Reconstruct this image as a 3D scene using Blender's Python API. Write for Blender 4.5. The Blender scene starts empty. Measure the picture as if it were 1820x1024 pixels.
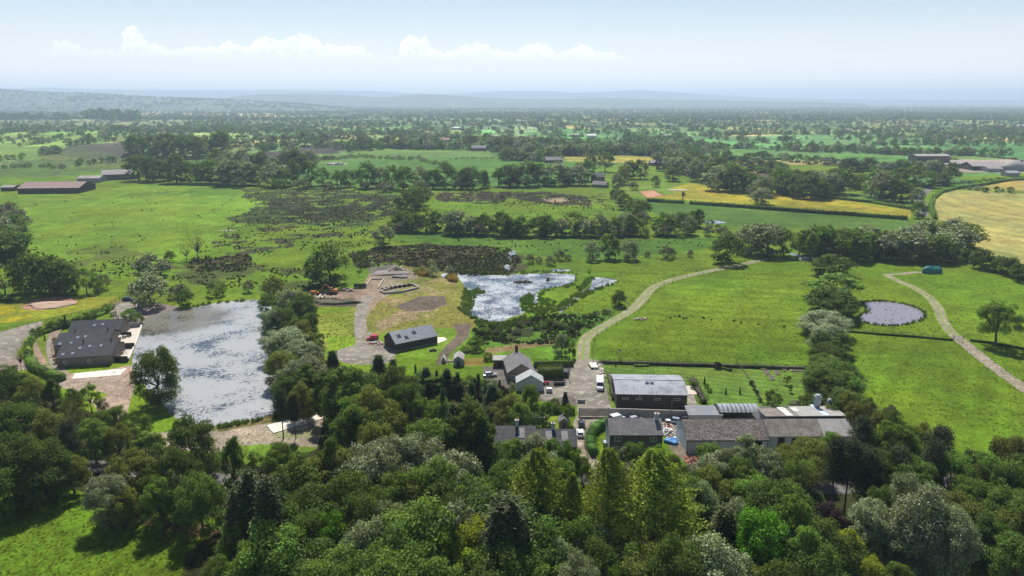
import bpy, math, random
import numpy as np
from mathutils import Vector, Matrix
R = math.radians
rng = np.random.default_rng(7)
random.seed(7)
scene = bpy.context.scene
col = scene.collection

# ---------------------------------------------------------------- camera
CAMH, PITCH, FPX = 82.0, R(14.3), 1300.0
SP, CP = math.sin(PITCH), math.cos(PITCH)
cam_d = bpy.data.cameras.new("camera"); cam = bpy.data.objects.new("camera", cam_d); col.objects.link(cam)
cam.location = (0, 0, CAMH); cam.rotation_euler = (R(90) - PITCH, 0, 0)
cam_d.sensor_width = 36.0; cam_d.lens = 36.0 * FPX / 1820.0
cam_d.clip_start = 1.0; cam_d.clip_end = 120000.0
scene.camera = cam
scene.view_settings.view_transform = 'Standard'; scene.view_settings.look = 'None'
scene.view_settings.gamma = 1.0; scene.view_settings.exposure = 0.58
scene.cycles.max_bounces = 5; scene.cycles.diffuse_bounces = 2; scene.cycles.glossy_bounces = 2
scene.cycles.transmission_bounces = 4; scene.cycles.volume_bounces = 0; scene.cycles.transparent_max_bounces = 4
scene.cycles.caustics_reflective = False; scene.cycles.caustics_refractive = False

def W(u, v, h=0.0):
    """world point at height h seen at photo pixel (u, v)"""
    a = (u - 910) / FPX; b = (v - 512) / FPX
    t = (CAMH - h) / (SP + b * CP)
    return Vector((a * t, (CP - b * SP) * t, h))
def T(v): return CAMH / (SP + (v - 512) / FPX * CP)
def pix(x, y, z=0.0):
    d = y * CP - (z - CAMH) * SP; up = y * SP + (z - CAMH) * CP
    return 910 + FPX * x / d, 512 - FPX * up / d

# ---------------------------------------------------------------- sun and sky
SUN_EL, SUN_AZ = R(54), R(-5)       # azimuth from +Y (straight ahead), negative = left
sd = Vector((math.sin(SUN_AZ) * math.cos(SUN_EL), math.cos(SUN_AZ) * math.cos(SUN_EL), math.sin(SUN_EL)))
sl = bpy.data.lights.new("sun", 'SUN'); so = bpy.data.objects.new("sun", sl); col.objects.link(so)
sl.energy = 5.0; sl.angle = R(0.53); sl.color = (1.0, 0.95, 0.87)
so.rotation_euler = sd.to_track_quat('Z', 'Y').to_euler(); so.location = (0, 300, 500)

world = bpy.data.worlds.new("World"); scene.world = world; world.use_nodes = True
nt = world.node_tree; nt.nodes.clear()
def N(nt, typ, **kw):
    n = nt.nodes.new(typ)
    for k, v in kw.items():
        if k.startswith('i_'):
            key = k[2:]; key = int(key) if key.isdigit() else key.replace('_', ' ')
            n.inputs[key].default_value = v
        else: setattr(n, k, v)
    return n
def L(nt, a, b): nt.links.new(a, b)
def math_n(nt, op, a, b=None, c=None, clamp=False):
    n = nt.nodes.new('ShaderNodeMath'); n.operation = op; n.use_clamp = clamp
    for i, s in enumerate((a, b, c)):
        if s is None: continue
        if isinstance(s, (int, float)): n.inputs[i].default_value = s
        else: nt.links.new(s, n.inputs[i])
    return n.outputs[0]
def mixc(nt, fac, a, b, mode='MIX'):
    n = nt.nodes.new('ShaderNodeMix'); n.data_type = 'RGBA'; n.blend_type = mode
    for i, s in ((0, fac), (6, a), (7, b)):
        if isinstance(s, (int, float)): n.inputs[i].default_value = s
        elif isinstance(s, tuple): n.inputs[i].default_value = (*s[:3], 1)
        else: nt.links.new(s, n.inputs[i])
    return n.outputs[2]
sky = N(nt, 'ShaderNodeTexSky', sky_type='NISHITA', sun_disc=False, sun_elevation=SUN_EL, sun_rotation=SUN_AZ,
        altitude=60, air_density=1.0, dust_density=0.7, ozone_density=3.0)
tc = N(nt, 'ShaderNodeTexCoord'); sep = N(nt, 'ShaderNodeSeparateXYZ'); L(nt, tc.outputs['Generated'], sep.inputs[0])
el = math_n(nt, 'ARCSINE', sep.outputs[2]); az = math_n(nt, 'ARCTAN2', sep.outputs[0], sep.outputs[1])
comb = N(nt, 'ShaderNodeCombineXYZ'); L(nt, az, comb.inputs[0]); L(nt, el, comb.inputs[1])
def dirang(u, v):
    a = (u - 910) / FPX; b = (512 - v) / FPX
    d = Vector((a, CP + b * SP, -SP + b * CP)).normalized()
    return math.atan2(d.x, d.y), math.asin(d.z)
# billow noise
nz = N(nt, 'ShaderNodeTexNoise', i_Scale=95.0, i_Detail=7.0, i_Roughness=0.66); L(nt, comb.outputs[0], nz.inputs['Vector'])
nz2 = N(nt, 'ShaderNodeTexNoise', i_Scale=26.0, i_Detail=4.0, i_Roughness=0.5); L(nt, comb.outputs[0], nz2.inputs['Vector'])
prof = [(60,102),(88,92),(94,72),(106,68),(128,76),(140,86),(158,92),(178,86),(196,96),(212,92),(218,62),(232,44),(248,60),(262,74),(285,80),(310,88),(350,80),(380,84),(410,72),(440,80),(462,66),
        (490,70),(532,61),(560,70),(590,80),(625,82),(655,92),(680,103),(702,103),(712,76),(722,66),(738,63),(756,72),(775,88),(800,90),(826,79),(852,77),(885,88),(912,92),(932,80),(952,76),
        (975,84),(1000,92),(1020,82),(1045,85),(1070,94),(1098,98),(1108,107),(1120,112)]
A0, A1 = dirang(20, 100)[0], dirang(1160, 100)[0]; E0, E1 = R(2.0), R(6.5)
fc = N(nt, 'ShaderNodeFloatCurve'); cur = fc.mapping.curves[0]
pts = [(0, 0.0)] + [((dirang(u, v)[0] - A0) / (A1 - A0), (dirang(u, v)[1] - E0) / (E1 - E0)) for u, v in prof] + [(1, 0.0)]
cur.points[0].location = pts[0]; cur.points[1].location = pts[-1]
for p in pts[1:-1]: cur.points.new(*p)
for p in cur.points: p.handle_type = 'AUTO_CLAMPED'
fc.mapping.update()
azw = math_n(nt, 'ADD', az, math_n(nt, 'MULTIPLY', math_n(nt, 'SUBTRACT', nz.outputs[0], 0.5), 0.035))
L(nt, math_n(nt, 'DIVIDE', math_n(nt, 'SUBTRACT', azw, A0), A1 - A0, clamp=True), fc.inputs['Value'])
top = math_n(nt, 'MULTIPLY_ADD', fc.outputs[0], E1 - E0, E0)
elw = math_n(nt, 'ADD', el, math_n(nt, 'MULTIPLY', math_n(nt, 'SUBTRACT', nz.outputs[0], 0.5), 0.030))
edge = math_n(nt, 'DIVIDE', math_n(nt, 'SUBTRACT', top, elw), 0.0022, clamp=True)
base = math_n(nt, 'DIVIDE', math_n(nt, 'SUBTRACT', el, R(2.75)), R(0.75), clamp=True)
cm = math_n(nt, 'MULTIPLY', edge, base)
# shading inside the cloud: light rims near the top, greyer within
inner = math_n(nt, 'DIVIDE', math_n(nt, 'SUBTRACT', top, elw), 0.022, clamp=True)
dens = math_n(nt, 'MULTIPLY_ADD', math_n(nt, 'SUBTRACT', nz.outputs[0], 0.46), 5.0, 0.45, clamp=True)
rim = math_n(nt, 'SUBTRACT', 1.0, math_n(nt, 'MULTIPLY', inner, 1.0))
cm = math_n(nt, 'MULTIPLY', cm, math_n(nt, 'MULTIPLY', math_n(nt, 'MAXIMUM', rim, math_n(nt, 'MULTIPLY', dens, 0.8)), 0.72))
left_fade = math_n(nt, 'DIVIDE', math_n(nt, 'SUBTRACT', az, dirang(30, 90)[0]), dirang(260, 90)[0] - dirang(30, 90)[0], clamp=True)
cm = math_n(nt, 'MULTIPLY', cm, math_n(nt, 'MULTIPLY_ADD', left_fade, 0.6, 0.4))
CLOUD = (13.6, 13.5, 13.4)
# pale milky band of humid air towards the horizon
veil = math_n(nt, 'POWER', math_n(nt, 'SUBTRACT', 1.0, math_n(nt, 'DIVIDE', el, R(24), clamp=True)), 6.5)
v2 = math_n(nt, 'MULTIPLY', veil, math_n(nt, 'MULTIPLY_ADD', nz2.outputs[0], 0.25, 0.72))
skyc = mixc(nt, v2, sky.outputs[0], (6.3, 6.9, 7.5))
low = math_n(nt, 'POWER', math_n(nt, 'SUBTRACT', 1.0, math_n(nt, 'DIVIDE', el, R(9), clamp=True)), 1.6)
skyc = mixc(nt, math_n(nt, 'MULTIPLY', low, .85), skyc, (14.0, 13.3, 12.6))
skyc = mixc(nt, cm, skyc, CLOUD)
bg = N(nt, 'ShaderNodeBackground', i_Strength=0.070); L(nt, skyc, bg.inputs[0])
wo = N(nt, 'ShaderNodeOutputWorld'); L(nt, bg.outputs[0], wo.inputs[0])

# ---------------------------------------------------------------- basic helpers
def lin(c): return tuple((x / 255 / 12.92) if x / 255 <= 0.04045 else ((x / 255 + 0.055) / 1.055) ** 2.4 for x in c)
def tag(o, label=None, cat=None, group=None, kind=None):
    if label: o['label'] = label
    if cat: o['category'] = cat
    if group: o['group'] = group
    if kind: o['kind'] = kind
    return o
def empty(name, loc=(0, 0, 0), rz=0.0):
    o = bpy.data.objects.new(name, None); o.empty_display_size = 0.5
    o.location = loc; o.rotation_euler = (0, 0, rz); col.objects.link(o); return o
def mesh_np(name, V, F, mat=None, smooth=False, parent=None, link=True, mats=None, midx=None):
    me = bpy.data.meshes.new(name); V = np.asarray(V, dtype=np.float32).reshape(-1, 3); F = np.asarray(F, dtype=np.int32)
    n, k = F.shape
    me.vertices.add(len(V)); me.vertices.foreach_set('co', V.ravel())
    me.loops.add(n * k); me.loops.foreach_set('vertex_index', F.ravel())
    me.polygons.add(n); me.polygons.foreach_set('loop_start', np.arange(0, n * k, k, dtype=np.int32))
    if smooth: me.polygons.foreach_set('use_smooth', np.ones(n, dtype=bool))
    for m in (mats or ([mat] if mat else [])): me.materials.append(m)
    if midx is not None: me.polygons.foreach_set('material_index', np.asarray(midx, dtype=np.int32))
    me.update(calc_edges=True)
    if not link: return me
    o = bpy.data.objects.new(name, me); col.objects.link(o); o.parent = parent
    return o
class MB:
    """collects boxes, bars, prisms and tubes; build() links them as one mesh"""
    def __init__(s): s.v = []; s.f = []
    def add(s, vs, fs):
        b = len(s.v); s.v += [tuple(p) for p in vs]; s.f += [tuple(i + b for i in f) for f in fs]; return s
    def box(s, x0, x1, y0, y1, z0, z1):
        return s.add([(x0,y0,z0),(x1,y0,z0),(x1,y1,z0),(x0,y1,z0),(x0,y0,z1),(x1,y0,z1),(x1,y1,z1),(x0,y1,z1)],
                     [(0,3,2,1),(4,5,6,7),(0,1,5,4),(1,2,6,5),(2,3,7,6),(3,0,4,7)])
    def hexa(s, p): return s.add(p, [(0,3,2,1),(4,5,6,7),(0,1,5,4),(1,2,6,5),(2,3,7,6),(3,0,4,7)])
    def prism(s, prof, x0, x1):      # profile in (y, z), extruded along x
        n = len(prof); vs = [(x0, y, z) for y, z in prof] + [(x1, y, z) for y, z in prof]
        return s.add(vs, [tuple(range(n))[::-1], tuple(range(n, 2 * n))] + [(i, (i + 1) % n, n + (i + 1) % n, n + i) for i in range(n)])
    def prismy(s, prof, y0, y1):     # profile in (x, z), extruded along y
        n = len(prof); vs = [(x, y0, z) for x, z in prof] + [(x, y1, z) for x, z in prof]
        return s.add(vs, [tuple(range(n)), tuple(range(n, 2 * n))[::-1]] + [((i + 1) % n, i, n + i, n + (i + 1) % n) for i in range(n)])
    def slab(s, prof, z0, z1):       # polygon in (x, y), extruded along z
        n = len(prof); vs = [(x, y, z0) for x, y in prof] + [(x, y, z1) for x, y in prof]
        return s.add(vs, [tuple(range(n))[::-1], tuple(range(n, 2 * n))] + [(i, (i + 1) % n, n + (i + 1) % n, n + i) for i in range(n)])
    def tube(s, p0, p1, r0, r1=None, k=8, caps=True):
        r1 = r0 if r1 is None else r1; p0 = Vector(p0); p1 = Vector(p1); d = (p1 - p0).normalized()
        a = d.orthogonal().normalized(); b = d.cross(a); vs = []
        for p, r in ((p0, r0), (p1, r1)):
            for i in range(k): t = 2 * math.pi * i / k; vs.append(p + a * (r * math.cos(t)) + b * (r * math.sin(t)))
        fs = [(i, (i + 1) % k, k + (i + 1) % k, k + i) for i in range(k)]
        if caps: fs += [tuple(range(k))[::-1], tuple(range(k, 2 * k))]
        return s.add(vs, fs)
    def bar(s, p0, p1, w, h):        # rectangular bar between two points, upright section
        p0 = Vector(p0); p1 = Vector(p1); d = (p1 - p0).normalized()
        sx = d.cross(Vector((0, 0, 1))); sx = (sx.normalized() if sx.length > 1e-4 else Vector((1, 0, 0))) * (w / 2); up = sx.cross(d).normalized() * (h / 2)
        return s.hexa([p0 - sx - up, p0 + sx - up, p1 + sx - up, p1 - sx - up, p0 - sx + up, p0 + sx + up, p1 + sx + up, p1 - sx + up])
    def mesh(s, name, mat, smooth=False):
        me = bpy.data.meshes.new(name); me.from_pydata(s.v, [], s.f)
        if mat: me.materials.append(mat)
        if smooth:
            for p in me.polygons: p.use_smooth = True
        me.update(); return me
    def build(s, name, mat, parent=None, smooth=False, bevel=0.0):
        o = bpy.data.objects.new(name, s.mesh(name, mat, smooth)); col.objects.link(o); o.parent = parent
        if bevel: m = o.modifiers.new('bevel', 'BEVEL'); m.width = bevel; m.segments = 2; m.limit_method = 'ANGLE'
        return o

# numpy value noise
_tab = rng.random((256, 256)).astype(np.float32)
def vnoise(x, y, s):
    x = np.asarray(x) / s; y = np.asarray(y) / s
    xi = np.floor(x).astype(np.int64); yi = np.floor(y).astype(np.int64); fx = x - xi; fy = y - yi
    fx = fx * fx * (3 - 2 * fx); fy = fy * fy * (3 - 2 * fy)
    g = lambda i, j: _tab[i & 255, j & 255]
    return (g(xi, yi) * (1 - fx) + g(xi + 1, yi) * fx) * (1 - fy) + (g(xi, yi + 1) * (1 - fx) + g(xi + 1, yi + 1) * fx) * fy
def fbm(x, y, s, o=4):
    r = 0; a = 1; t = 0
    for i in range(o): r = r + a * vnoise(x + 37.7 * i, y - 91.3 * i, s / 2 ** i); t += a; a *= 0.55
    return r / t
def inpoly(u, v, poly):
    P = np.array(poly, dtype=np.float64); r = np.zeros(u.shape, dtype=bool)
    b = (u > P[:, 0].min()) & (u < P[:, 0].max()) & (v > P[:, 1].min()) & (v < P[:, 1].max())
    idx = np.nonzero(b)
    if not len(idx[0]): return r
    uu = u[idx]; vv = v[idx]; c = np.zeros(uu.shape, dtype=bool); j = len(P) - 1
    for i in range(len(P)):
        yi, yj = P[i, 1], P[j, 1]
        if yi != yj:
            c ^= ((yi > vv) != (yj > vv)) & (uu < (P[j, 0] - P[i, 0]) * (vv - yi) / (yj - yi) + P[i, 0])
        j = i
    r[idx] = c; return r

# ---------------------------------------------------------------- materials
MATS = {}
def principled(name, base=(.5, .5, .5), rough=0.8, metal=0.0, spec=0.3):
    m = bpy.data.materials.new(name); m.use_nodes = True; nt = m.node_tree; b = nt.nodes['Principled BSDF']
    b.inputs['Base Color'].default_value = (*base, 1); b.inputs['Roughness'].default_value = rough
    b.inputs['Metallic'].default_value = metal; b.inputs['Specular IOR Level'].default_value = spec
    MATS[name] = m; return m, nt, b
def mat_noise(name, c1, c2, scale=1.0, rough=0.85, metal=0.0, spec=0.3, c3=None, stretch=(1, 1, 1), bump=0.0, bscale=None, detail=5, lohi=(0.35, 0.65), coord='Object'):
    m, nt, b = principled(name, c1, rough, metal, spec)
    tc = N(nt, 'ShaderNodeTexCoord'); mp = N(nt, 'ShaderNodeMapping'); mp.inputs['Scale'].default_value = stretch
    L(nt, tc.outputs[coord], mp.inputs[0])
    n = N(nt, 'ShaderNodeTexNoise', i_Scale=scale, i_Detail=float(detail), i_Roughness=0.6); L(nt, mp.outputs[0], n.inputs['Vector'])
    mr = N(nt, 'ShaderNodeMapRange'); mr.inputs[1].default_value = lohi[0]; mr.inputs[2].default_value = lohi[1]; L(nt, n.outputs[0], mr.inputs[0])
    c = mixc(nt, mr.outputs[0], c1, c2)
    if c3:
        n2 = N(nt, 'ShaderNodeTexNoise', i_Scale=scale * 4.3, i_Detail=4.0, i_Roughness=0.7); L(nt, mp.outputs[0], n2.inputs['Vector'])
        mr2 = N(nt, 'ShaderNodeMapRange'); mr2.inputs[1].default_value = 0.5; mr2.inputs[2].default_value = 0.66; L(nt, n2.outputs[0], mr2.inputs[0])
        c = mixc(nt, mr2.outputs[0], c, c3)
    L(nt, c, b.inputs['Base Color'])
    if bump:
        n3 = N(nt, 'ShaderNodeTexNoise', i_Scale=bscale or scale * 3, i_Detail=3.0); L(nt, mp.outputs[0], n3.inputs['Vector'])
        bp = N(nt, 'ShaderNodeBump', i_Strength=0.8, i_Distance=bump); L(nt, n3.outputs[0], bp.inputs['Height']); L(nt, bp.outputs[0], b.inputs['Normal'])
    return m
def mat_stripe(name, c1, c2, period, axis=0, rough=0.5, metal=0.0, bump=0.03, dirt=None, dscale=0.5, spec=0.4, width=0.5):
    """profiled sheet / slate courses: bands along an object axis"""
    m, nt, b = principled(name, c1, rough, metal, spec)
    tc = N(nt, 'ShaderNodeTexCoord'); sp = N(nt, 'ShaderNodeSeparateXYZ'); L(nt, tc.outputs['Object'], sp.inputs[0])
    fr = math_n(nt, 'FRACT', math_n(nt, 'DIVIDE', sp.outputs[axis], period))
    tri = math_n(nt, 'MULTIPLY', math_n(nt, 'ABSOLUTE', math_n(nt, 'SUBTRACT', fr, 0.5)), 2.0)
    msk = math_n(nt, 'GREATER_THAN', tri, width)
    c = mixc(nt, msk, c1, c2)
    n = N(nt, 'ShaderNodeTexNoise', i_Scale=dscale, i_Detail=6.0, i_Roughness=0.65); L(nt, tc.outputs['Object'], n.inputs['Vector'])
    if dirt:
        mr = N(nt, 'ShaderNodeMapRange'); mr.inputs[1].default_value = 0.45; mr.inputs[2].default_value = 0.68; L(nt, n.outputs[0], mr.inputs[0])
        c = mixc(nt, mr.outputs[0], c, dirt)
    L(nt, c, b.inputs['Base Color'])
    bp = N(nt, 'ShaderNodeBump', i_Strength=1.0, i_Distance=bump); L(nt, tri, bp.inputs['Height']); L(nt, bp.outputs[0], b.inputs['Normal'])
    return m
def mat_leaf(name, c, var=0.25, trans=0.42, gloss=0.010, ctr=None):
    """leaf: diffuse + translucent, colour varies leaf clump by clump and tree by tree"""
    m = bpy.data.materials.new(name); m.use_nodes = True; nt = m.node_tree; nt.nodes.clear(); MATS[name] = m
    out = N(nt, 'ShaderNodeOutputMaterial'); tc = N(nt, 'ShaderNodeTexCoord'); oi = N(nt, 'ShaderNodeObjectInfo')
    n = N(nt, 'ShaderNodeTexNoise', i_Scale=0.55, i_Detail=5.0, i_Roughness=0.75); L(nt, tc.outputs['Object'], n.inputs['Vector'])
    geo = N(nt, 'ShaderNodeNewGeometry')
    v = math_n(nt, 'MULTIPLY_ADD', math_n(nt, 'SUBTRACT', n.outputs[0], 0.5), 1.6 * var * 2, 1.0)
    v = math_n(nt, 'MULTIPLY', v, math_n(nt, 'MULTIPLY_ADD', geo.outputs['Random Per Island'], 1.35, 0.35))
    v = math_n(nt, 'MULTIPLY', v, math_n(nt, 'MULTIPLY_ADD', oi.outputs['Random'], 0.5, 0.75))
    hsv = N(nt, 'ShaderNodeHueSaturation'); hsv.inputs['Color'].default_value = (*c, 1)
    L(nt, v, hsv.inputs['Value'])
    L(nt, math_n(nt, 'MULTIPLY_ADD', math_n(nt, 'SUBTRACT', oi.outputs['Random'], 0.5), 0.022, 0.5), hsv.inputs['Hue'])
    d = N(nt, 'ShaderNodeBsdfDiffuse'); t = N(nt, 'ShaderNodeBsdfTranslucent'); g = N(nt, 'ShaderNodeBsdfGlossy', i_Roughness=0.6)
    g.inputs[0].default_value = (0.9, 0.9, 0.9, 1)
    L(nt, hsv.outputs[0], d.inputs[0]); L(nt, mixc(nt, 1.0, hsv.outputs[0], ctr or (1.35, 1.3, 0.6), 'MULTIPLY'), t.inputs[0])
    m1 = N(nt, 'ShaderNodeMixShader', i_0=trans); L(nt, d.outputs[0], m1.inputs[1]); L(nt, t.outputs[0], m1.inputs[2])
    m2 = N(nt, 'ShaderNodeMixShader', i_0=gloss); L(nt, m1.outputs[0], m2.inputs[1]); L(nt, g.outputs[0], m2.inputs[2])
    L(nt, m2.outputs[0], out.inputs[0]); return m

# ---------------------------------------------------------------- terrain colour plan (real field colours, traced as field outlines)
GRASS = (106, 134, 32)
def paint_polys():
    P = []
    a = lambda poly, c, edge=2.0, hole=None, hs=6.0: P.append((poly, c, edge, hole, hs))
    # far and middle fields
    a([(-300,232),(225,231),(232,250),(130,262),(70,285),(-300,300)], (122,150,66), 1)
    a([(-300,209),(420,205),(420,214),(230,229),(-300,231)], (128,145,88), .6)
    a([(420,204),(700,205),(720,216),(560,224),(420,222)], (112,138,84), .6)
    a([(250,199),(300,196),(330,202),(260,204)], (190,175,120), .4)
    a([(305,200),(400,198),(440,203),(340,206)], (200,180,125), .4)
    a([(410,202),(480,201),(500,208),(430,209)], (200,182,125), .4)
    a([(610,210),(760,206),(900,214),(900,222),(700,222)], (118,148,92), .5)
    a([(800,226),(930,222),(1000,236),(960,246),(860,240)], (122,150,98), .6)
    a([(925,236),(1000,228),(1110,238),(1100,248),(960,250)], (96,152,70), .6)
    a([(1040,250),(1080,232),(1200,234),(1290,244),(1400,238),(1820,252),(2200,250),(2200,284),(1820,280),(1560,272),(1300,262)], (92,140,74), .8)
    a([(1260,262),(1420,268),(1620,276),(1640,290),(1560,290),(1380,282),(1270,276)], (104,150,70), .8)
    a([(640,262),(870,265),(880,279),(700,283),(600,286),(560,275)], (108,140,66), 1)
    a([(150,258),(238,251),(230,285),(108,278),(95,268)], (84,80,66), 3)
    a([(-300,300),(60,285),(130,264),(180,268),(240,290),(240,302),(120,312),(-300,328)], (92,112,58), 3, .42, 5)
    a([(430,276),(600,254),(650,262),(580,276),(470,290),(440,290)], (78,76,62), 3)
    a([(455,288),(560,276),(640,272),(620,285),(560,292),(540,302),(460,306)], (104,132,62), 2)
    a([(560,291),(700,283),(900,280),(1062,292),(1052,326),(900,332),(560,334),(430,312),(540,302)], (88,128,50), 1.5)
    a([(1000,277),(1080,273),(1168,279),(1162,291),(1060,289),(1010,286)], (172,162,70), .8)
    a([(1165,342),(1225,325),(1300,339),(1345,350),(1342,364),(1150,351)], (160,152,48), 1.2)
    a([(1230,330),(1300,341),(1335,352),(1320,358),(1245,345)], (186,166,52), 2, .5, 9)
    a([(1345,335),(1450,350),(1550,362),(1622,373),(1617,387),(1500,379),(1355,363),(1343,350)], (158,152,48), 1.2)
    a([(1370,342),(1520,362),(1600,376),(1500,374),(1380,358)], (182,164,54), 2, .48, 9)
    a([(1120,352),(1250,361),(1430,377),(1617,393),(1645,402),(1560,412),(1300,402),(1180,388)], (86,118,46), 1)
    a([(1655,352),(1668,345),(1700,338),(1820,344),(2300,350),(2300,520),(1820,470),(1745,452),(1705,412),(1662,388)], (172,166,96), 1)
    a([(1745,331),(1790,322),(2200,318),(2200,340),(1765,339)], (182,162,84), .8)
    a([(1585,312),(1700,315),(1742,326),(1690,336),(1600,322)], (94,136,66), 1)
    a([(1600,296),(1670,298),(1770,306),(1800,312),(1700,312)], (100,142,72), 1)
    a([(1668,289),(1700,284),(2100,284),(2100,312),(1820,308),(1700,306)], (166,155,142), 1)
    a([(1380,338),(1470,338),(1560,350),(1600,362),(1500,356)], (104,136,50), 1)
    a([(1510,345),(1560,340),(1620,352),(1620,362),(1560,360)], (96,124,52), 1)
    # garden round the far farm house, menage
    a([(1100,330),(1180,322),(1200,345),(1150,350),(1110,345)], (112,142,48), 1)
    a([(1135,341),(1160,338),(1180,348),(1150,352)], (200,150,120), .3)
    # left pasture warm and cool variations
    a([(30,345),(330,324),(470,340),(440,400),(300,470),(60,460)], (118,150,42), 6)
    a([(250,322),(430,330),(420,350),(280,345)], (98,134,40), 8, .45, 30)
    # rushes
    RU = (58, 62, 36)
    a([(425,336),(560,333),(712,345),(718,372),(700,388),(600,402),(500,398),(430,400),(400,392),(455,370)], (70,84,42), 8, .38, 8)
    a([(480,352),(690,352),(700,378),(560,392),(470,380)], RU, 9, .33, 8)
    a([(520,340),(640,340),(660,350),(520,348)], (64,70,42), 4, .35, 8)
    a([(410,400),(500,396),(560,404),(640,398),(650,420),(520,432),(400,470),(350,480),(330,470)], (74,76,44), 8, .54, 8)
    a([(765,345),(860,338),(945,344),(905,352),(860,362),(780,358)], (66,62,44), 4, .38, 8)
    a([(905,346),(960,342),(1042,350),(1052,366),(980,364),(920,356)], (62,60,40), 3, .32, 8)
    a([(1010,345),(1080,345),(1120,362),(1090,372)], (70,80,44), 4, .5, 7)
    a([(960,353),(1000,352),(1015,357),(980,361)], (150,140,115), 1)
    a([(345,462),(440,452),(455,470),(430,484),(345,484),(330,474)], (74,66,44), 9, .25, 5)
    a([(300,470),(420,470),(560,480),(600,500),(560,520),(440,520),(300,500)], (84,96,44), 8, .5, 12)
    a([(200,430),(300,470),(330,500),(200,505),(0,480),(0,470)], (96,116,46), 10, .5, 12)
    a([(615,450),(690,438),(760,436),(905,440),(925,462),(905,490),(820,490),(760,478),(700,470),(640,478)], (70,66,44), 9, .24, 6)
    a([(700,415),(1270,425),(1300,440),(1060,462),(920,450),(760,432),(690,430)], (86,120,40), 4)
    a([(760,436),(905,440),(800,455)], (70,66,44), 5, .3, 5)
    a([(905,440),(930,450),(940,475),(905,490)], (92,92,60), 3, .4, 5)
    # building site by the pond
    a([(597,560),(632,548),(650,520),(660,485),(700,472),(775,478),(815,500),(842,520),(832,550),(850,575),(835,590),(800,585),(690,592),(652,594),(570,620),(565,560)], (134,130,62), 3)
    a([(566,560),(632,552),(632,610),(600,620),(568,600)], (134,142,54), 2)
    a([(580,600),(632,596),(632,612),(600,622),(582,620)], (118,146,40), 1)
    a([(655,525),(700,492),(740,505),(800,492),(820,510),(760,530),(690,545)], (148,128,88), 5, .4, 9)
    a([(665,575),(720,545),(790,540),(790,556),(720,570),(670,590)], (160,140,104), 5, .42, 6)
    a([(700,545),(748,526),(792,526),(795,540),(770,550),(722,552)], (112,98,88), 3)
    a([(545,520),(640,512),(655,530),(640,548),(560,530)], (140,122,106), 3)
    a([(555,532),(630,530),(640,546),(560,548)], (92,84,66), 3)
    a([(650,500),(660,480),(690,470),(735,480),(745,496),(700,500),(670,520),(640,530)], (160,138,116), 3)
    a([(655,478),(700,470),(725,480),(720,492),(660,490)], (132,122,112), 3)
    a([(640,545),(655,520),(700,500),(720,505),(670,540),(655,560)], (160,140,120), 3)
    a([(690,590),(835,580),(840,600),(800,640),(780,640),(704,630)], (118,146,44), 2)
    a([(805,576),(838,574),(833,600),(800,628),(794,648),(776,648),(780,628),(814,594)], (122,106,92), 2)
    a([(835,590),(880,575),(1000,555),(1100,560),(1050,600),(1010,615),(850,618)], (92,128,40), 3)
    a([(840,585),(900,572),(970,560),(990,575),(960,595),(1000,600),(980,612),(850,612)], (62,72,36), 7, .47, 5)
    a([(862,620),(980,605),(1000,600),(1000,610),(930,620),(862,636)], (150,128,88), 2)
    a([(878,628),(1010,612),(1020,640),(950,648),(878,650)], (112,148,42), 1)
    a([(800,640),(860,636),(862,650),(830,652)], (140,120,60), 2)
    a([(1060,640),(1440,652),(1450,640),(1470,662),(1440,735),(1360,722),(1080,722)], (112,138,54), 1)
    # dry verge, heap field left
    a([(-300,536),(210,528),(215,540),(150,552),(60,570),(-300,600)], (138,148,46), 2)
    a([(-300,540),(40,545),(60,560),(20,572),(-300,590)], (178,165,38), 3, .45, 8)
    a([(36,546),(60,532),(110,527),(138,532),(120,545),(75,552),(45,551)], (178,142,116), 2)
    a([(-300,520),(30,528),(20,540),(-300,545)], (78,104,34), 3)
    a([(45,600),(100,580),(110,600),(95,640),(110,668),(80,672),(58,650),(48,625)], (124,148,52), 2)
    # yards and bare ground
    a([(-300,600),(0,590),(60,572),(75,575),(45,600),(30,630),(55,655),(-300,700)], (158,148,138), 3)
    a([(195,560),(195,545),(230,528),(250,533),(320,545),(300,555),(262,566),(245,575),(215,570)], (140,130,124), 2)
    a([(60,600),(90,660),(150,665),(235,648),(240,675),(232,705),(218,748),(185,750),(150,700),(110,690),(60,660)], (165,150,132), 3)
    a([(85,590),(108,575),(108,650),(130,668),(100,668),(88,640)], (150,136,118), 2)
    a([(150,690),(190,700),(180,712),(155,708)], (120,150,44), 2)
    a([(228,772),(380,765),(470,752),(545,735),(575,740),(575,800),(430,792),(385,806),(240,790)], (168,150,130), 3)
    a([(480,770),(575,755),(575,775),(500,780)], (146,142,104), 2)
    a([(400,800),(460,790),(560,795),(560,812),(420,822)], (116,142,44), 2)
    a([(420,815),(480,820),(480,850),(410,848)], (112,148,36), 2)
    a([(380,757),(440,748),(520,722),(540,728),(470,752),(390,768)], (122,110,66), 2)
    a([(940,655),(1018,642),(1062,640),(1078,690),(1086,722),(1030,722),(960,712)], (128,116,108), 2)
    a([(860,652),(945,652),(945,690),(860,690)], (130,118,112), 2)
    a([(930,740),(1000,738),(1000,762),(930,762)], (124,142,50), 1)
    a([(1025,738),(1230,735),(1230,752),(1080,752),(1078,745),(1045,765),(1045,800),(1060,840),(1030,830),(1022,770)], (150,136,122), 2)
    a([(1176,745),(1215,745),(1228,830),(1190,800)], (140,126,112), 1)
    a([(1218,722),(1560,722),(1540,800),(1220,760)], (118,110,104), 1)
    a([(1215,800),(1260,800),(1560,790),(1600,850),(1300,880),(1220,850)], (140,128,116), 3)
    # woodland floor
    WF = (62, 66, 34)
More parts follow.
